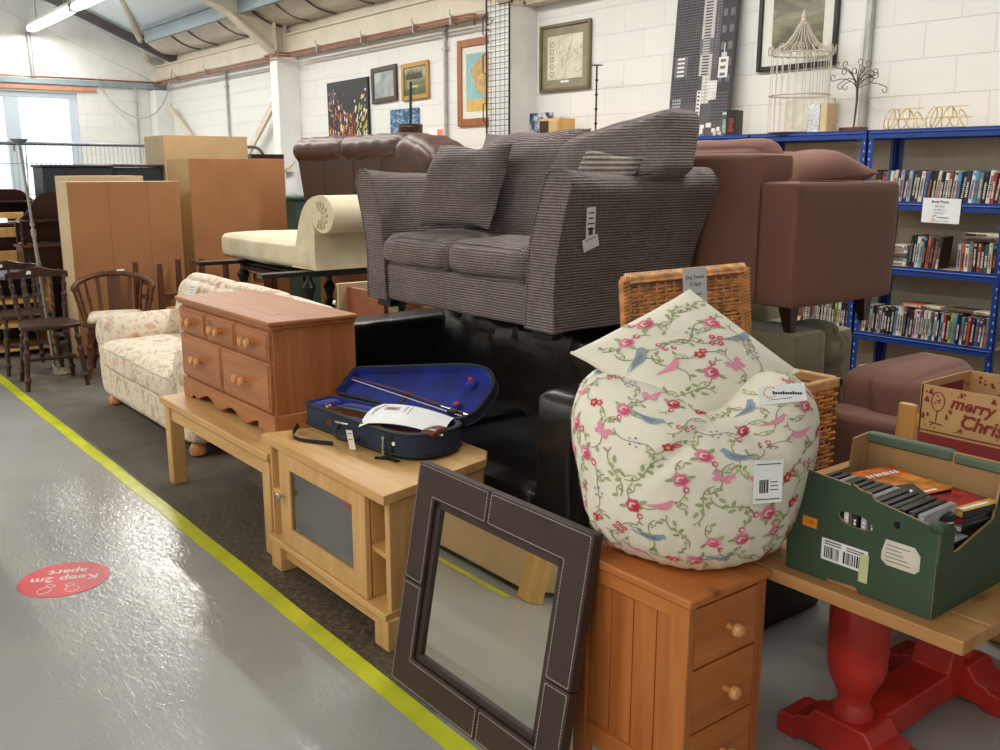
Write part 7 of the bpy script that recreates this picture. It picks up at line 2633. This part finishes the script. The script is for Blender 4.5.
# far end of the shelf tops
md = thing('mini_drawers', 'small wooden drawer box on the shelf top behind the grey sofa', 'drawer box', (-6.75, 5.85, ZT))
b = B(); b.smooth = False
b.box(-6.80, 5.76, ZT, -6.52, 5.95, ZT + .20)
b.build('case', 'pale_pine', md, bevel=.004)
for k in range(2):
    d = B().box(-6.785 + .13 * k, 5.752, ZT + .02, -6.665 + .13 * k, 5.762, ZT + .18).build('drawer', 'dark_brown_wood' if k == 0 else 'tan_board', md, bevel=.003)
art_mat('blue_print', [(.4, (40, 56, 80)), (.5, (110, 124, 144)), (.6, (196, 200, 206))], 14, 4)
t = thing('blue_print', 'small blue and white print standing on the shelf top beside the drawer box', 'picture', (-7.0, 5.9, ZT))
B().box(-7.16, 5.95, ZT, -6.84, 5.97, ZT + .27).build('panel', 'blue_print', t)
cs = thing('candlestick', 'tall thin black beaded candlestick against the white wall', 'candlestick', (-6.16, 5.86, ZT))
B().lathe([(.06, 0), (.06, .01), (.02, .02), (.008, .03)], (-6.16, 5.86, ZT), 16).build('base', 'black_metal', cs)
b = B().tube([(-6.16, 5.86, ZT + .02), (-6.16, 5.86, ZT + .62)], .0075, 8)
for z in (.14, .26, .38, .5):
    b.lathe([(.001, -.014), (.014, -.006), (.014, .006), (.001, .014)], (-6.16, 5.86, ZT + z), 10)
b.build('stem', 'black_metal', cs)
B().lathe([(.01, 0), (.05, .004), (.052, .008), (.001, .010)], (-6.16, 5.86, ZT + .615), 16).build('drip_pan', 'black_metal', cs)
# gridwall on the second column
gw = thing('gridwall_panel', 'black wire grid panel fixed to the second white column', 'grid panel', (-7.4, 5.75, 1.9))
gx0_, gx1_ = -7.575, -7.225
b = B()
for x in (gx0_, gx1_):
    b.tube([(x, 5.755, .3), (x, 5.755, 3.6)], .010, 6)
b.build('side_rod', 'black_metal', gw)
b = B()
for k in range(1, 5):
    x = gx0_ + (gx1_ - gx0_) * k / 5
    b.tube([(x, 5.756, .3), (x, 5.756, 3.6)], .0032, 4)
z = .3
while z < 3.6:
    b.tube([(gx0_, 5.752, z), (gx1_, 5.752, z)], .0032, 4)
    z += .052
b.build('wire_mesh', 'black_metal', gw)
for z in (2.0, 2.45, 2.8):
    B().tube([(gx0_, 5.75, z), (gx0_ - .035, 5.74, z + .01), (gx0_ - .035, 5.74, z + .17), (gx0_, 5.75, z + .18)], .006, 6).build('side_loop', 'black_metal', gw)
for x, z in ((-7.44, 2.86),):
    B().tube([(x, 5.74, z + .07), (x, 5.70, z + .03)] + [(x, 5.69 - .03 * math.sin(a), z + .02 - .03 * (1 - math.cos(a))) for a in [PI * k / 8 for k in range(9)]], .006, 6).build('hook', 'steel', gw)
# ================================================================== camera and light
f_px, Hc = 950.0, 1.55
pit, yaw = math.atan(205 / 950.0), math.radians(52)
F = Vector((-math.sin(yaw) * math.cos(pit), math.cos(yaw) * math.cos(pit), -math.sin(pit)))
R = Vector((math.cos(yaw), math.sin(yaw), 0))
U = R.cross(F)
cam_d = bpy.data.cameras.new('camera')
cam_d.sensor_width = 36
cam_d.lens = f_px * 36 / 1000
cam_d.clip_start = .05
cam_d.clip_end = 200
cam = bpy.data.objects.new('camera', cam_d)
cam.matrix_world = Matrix(((R.x, U.x, -F.x, 0), (R.y, U.y, -F.y, 0), (R.z, U.z, -F.z, Hc), (0, 0, 0, 1)))
COL.objects.link(cam)
SC.camera = cam

w = bpy.data.worlds.new('sky')
SC.world = w
w.use_nodes = True
bg = w.node_tree.nodes['Background']
bg.inputs['Color'].default_value = (.86, .93, 1.0, 1)
bg.inputs['Strength'].default_value = 1.9

# fluorescent battens: row over the furniture, then added unseen rows
em = NT('tube_diffuser')
em.b.inputs['Base Color'].default_value = (1, 1, 1, 1)
em.b.inputs['Emission Color'].default_value = (1, .955, .88, 1)
em.b.inputs['Emission Strength'].default_value = 7.0
MAT['diffuser'] = em.m
MAT['batten'] = plain('batten', (225, 225, 222), .5)
def light_unit(x0, x1, y, z, label):
    t = thing('ceiling_light', label, 'light', ((x0 + x1) / 2, y, z))
    b = B()
    b.box(x0, y - .05, z + .02, x1, y + .05, z + .075)
    b.box(x0, y - .055, z - .06, x0 + .015, y + .055, z + .05).box(x1 - .015, y - .055, z - .06, x1, y + .055, z + .05)
    b.build('housing', 'batten', t)
    b = B()
    b.softbox(x0 + .015, y - .075, z - .06, x1 - .015, y + .075, z + .02, .03, (0, 0, 0), 6)
    b.build('diffuser', 'diffuser', t)
    b = B()
    for x in (x0 + .4, x1 - .4):
        b.tube([(x, y, z + .07), (x, y, rz(y))], .008, 6)
    b.build('hanger', 'conduit', t)
    ld = bpy.data.lights.new('tube_light', 'AREA')
    ld.shape = 'RECTANGLE'
    ld.size = x1 - x0
    ld.size_y = .16
    ld.energy = LP
    ld.color = (1, .965, .91)
    lo = bpy.data.objects.new('tube_light', ld)
    lo.location = ((x0 + x1) / 2, y, z - .075)
    COL.objects.link(lo)
LP = 40
n_ = 0
names = ['first', 'second', 'third', 'fourth', 'fifth', 'sixth', 'seventh', 'eighth']
for k in range(6):
    x = -17.15 + k * 2.6
    light_unit(x, x + 2.45, 3.93, 3.76, names[k].capitalize() + ' fluorescent light from the end wall in the row above the furniture')
for ry, rn in ((-2.2, 'middle'), (-5.3, 'far')):  # unseen rows added out of view to light the furniture fronts
    for k in range(5):
        x = -15.5 + k * 4.0
        light_unit(x, x + 2.45, ry, 4.2 if ry > -3 else 3.6, names[k].capitalize() + ' added fluorescent light from the end wall in the unseen ' + rn + ' row over the aisle')
SC.view_settings.view_transform = 'Standard'
SC.view_settings.look = 'None'
SC.view_settings.gamma = 1
SC.view_settings.use_curve_mapping = False
SC.view_settings.exposure = 0.40
SC.cycles.use_denoising = True
SC.cycles.max_bounces = 8
SC.cycles.diffuse_bounces = 5
SC.cycles.sample_clamp_indirect = 6
SC.cycles.caustics_reflective = False
SC.cycles.caustics_refractive = False
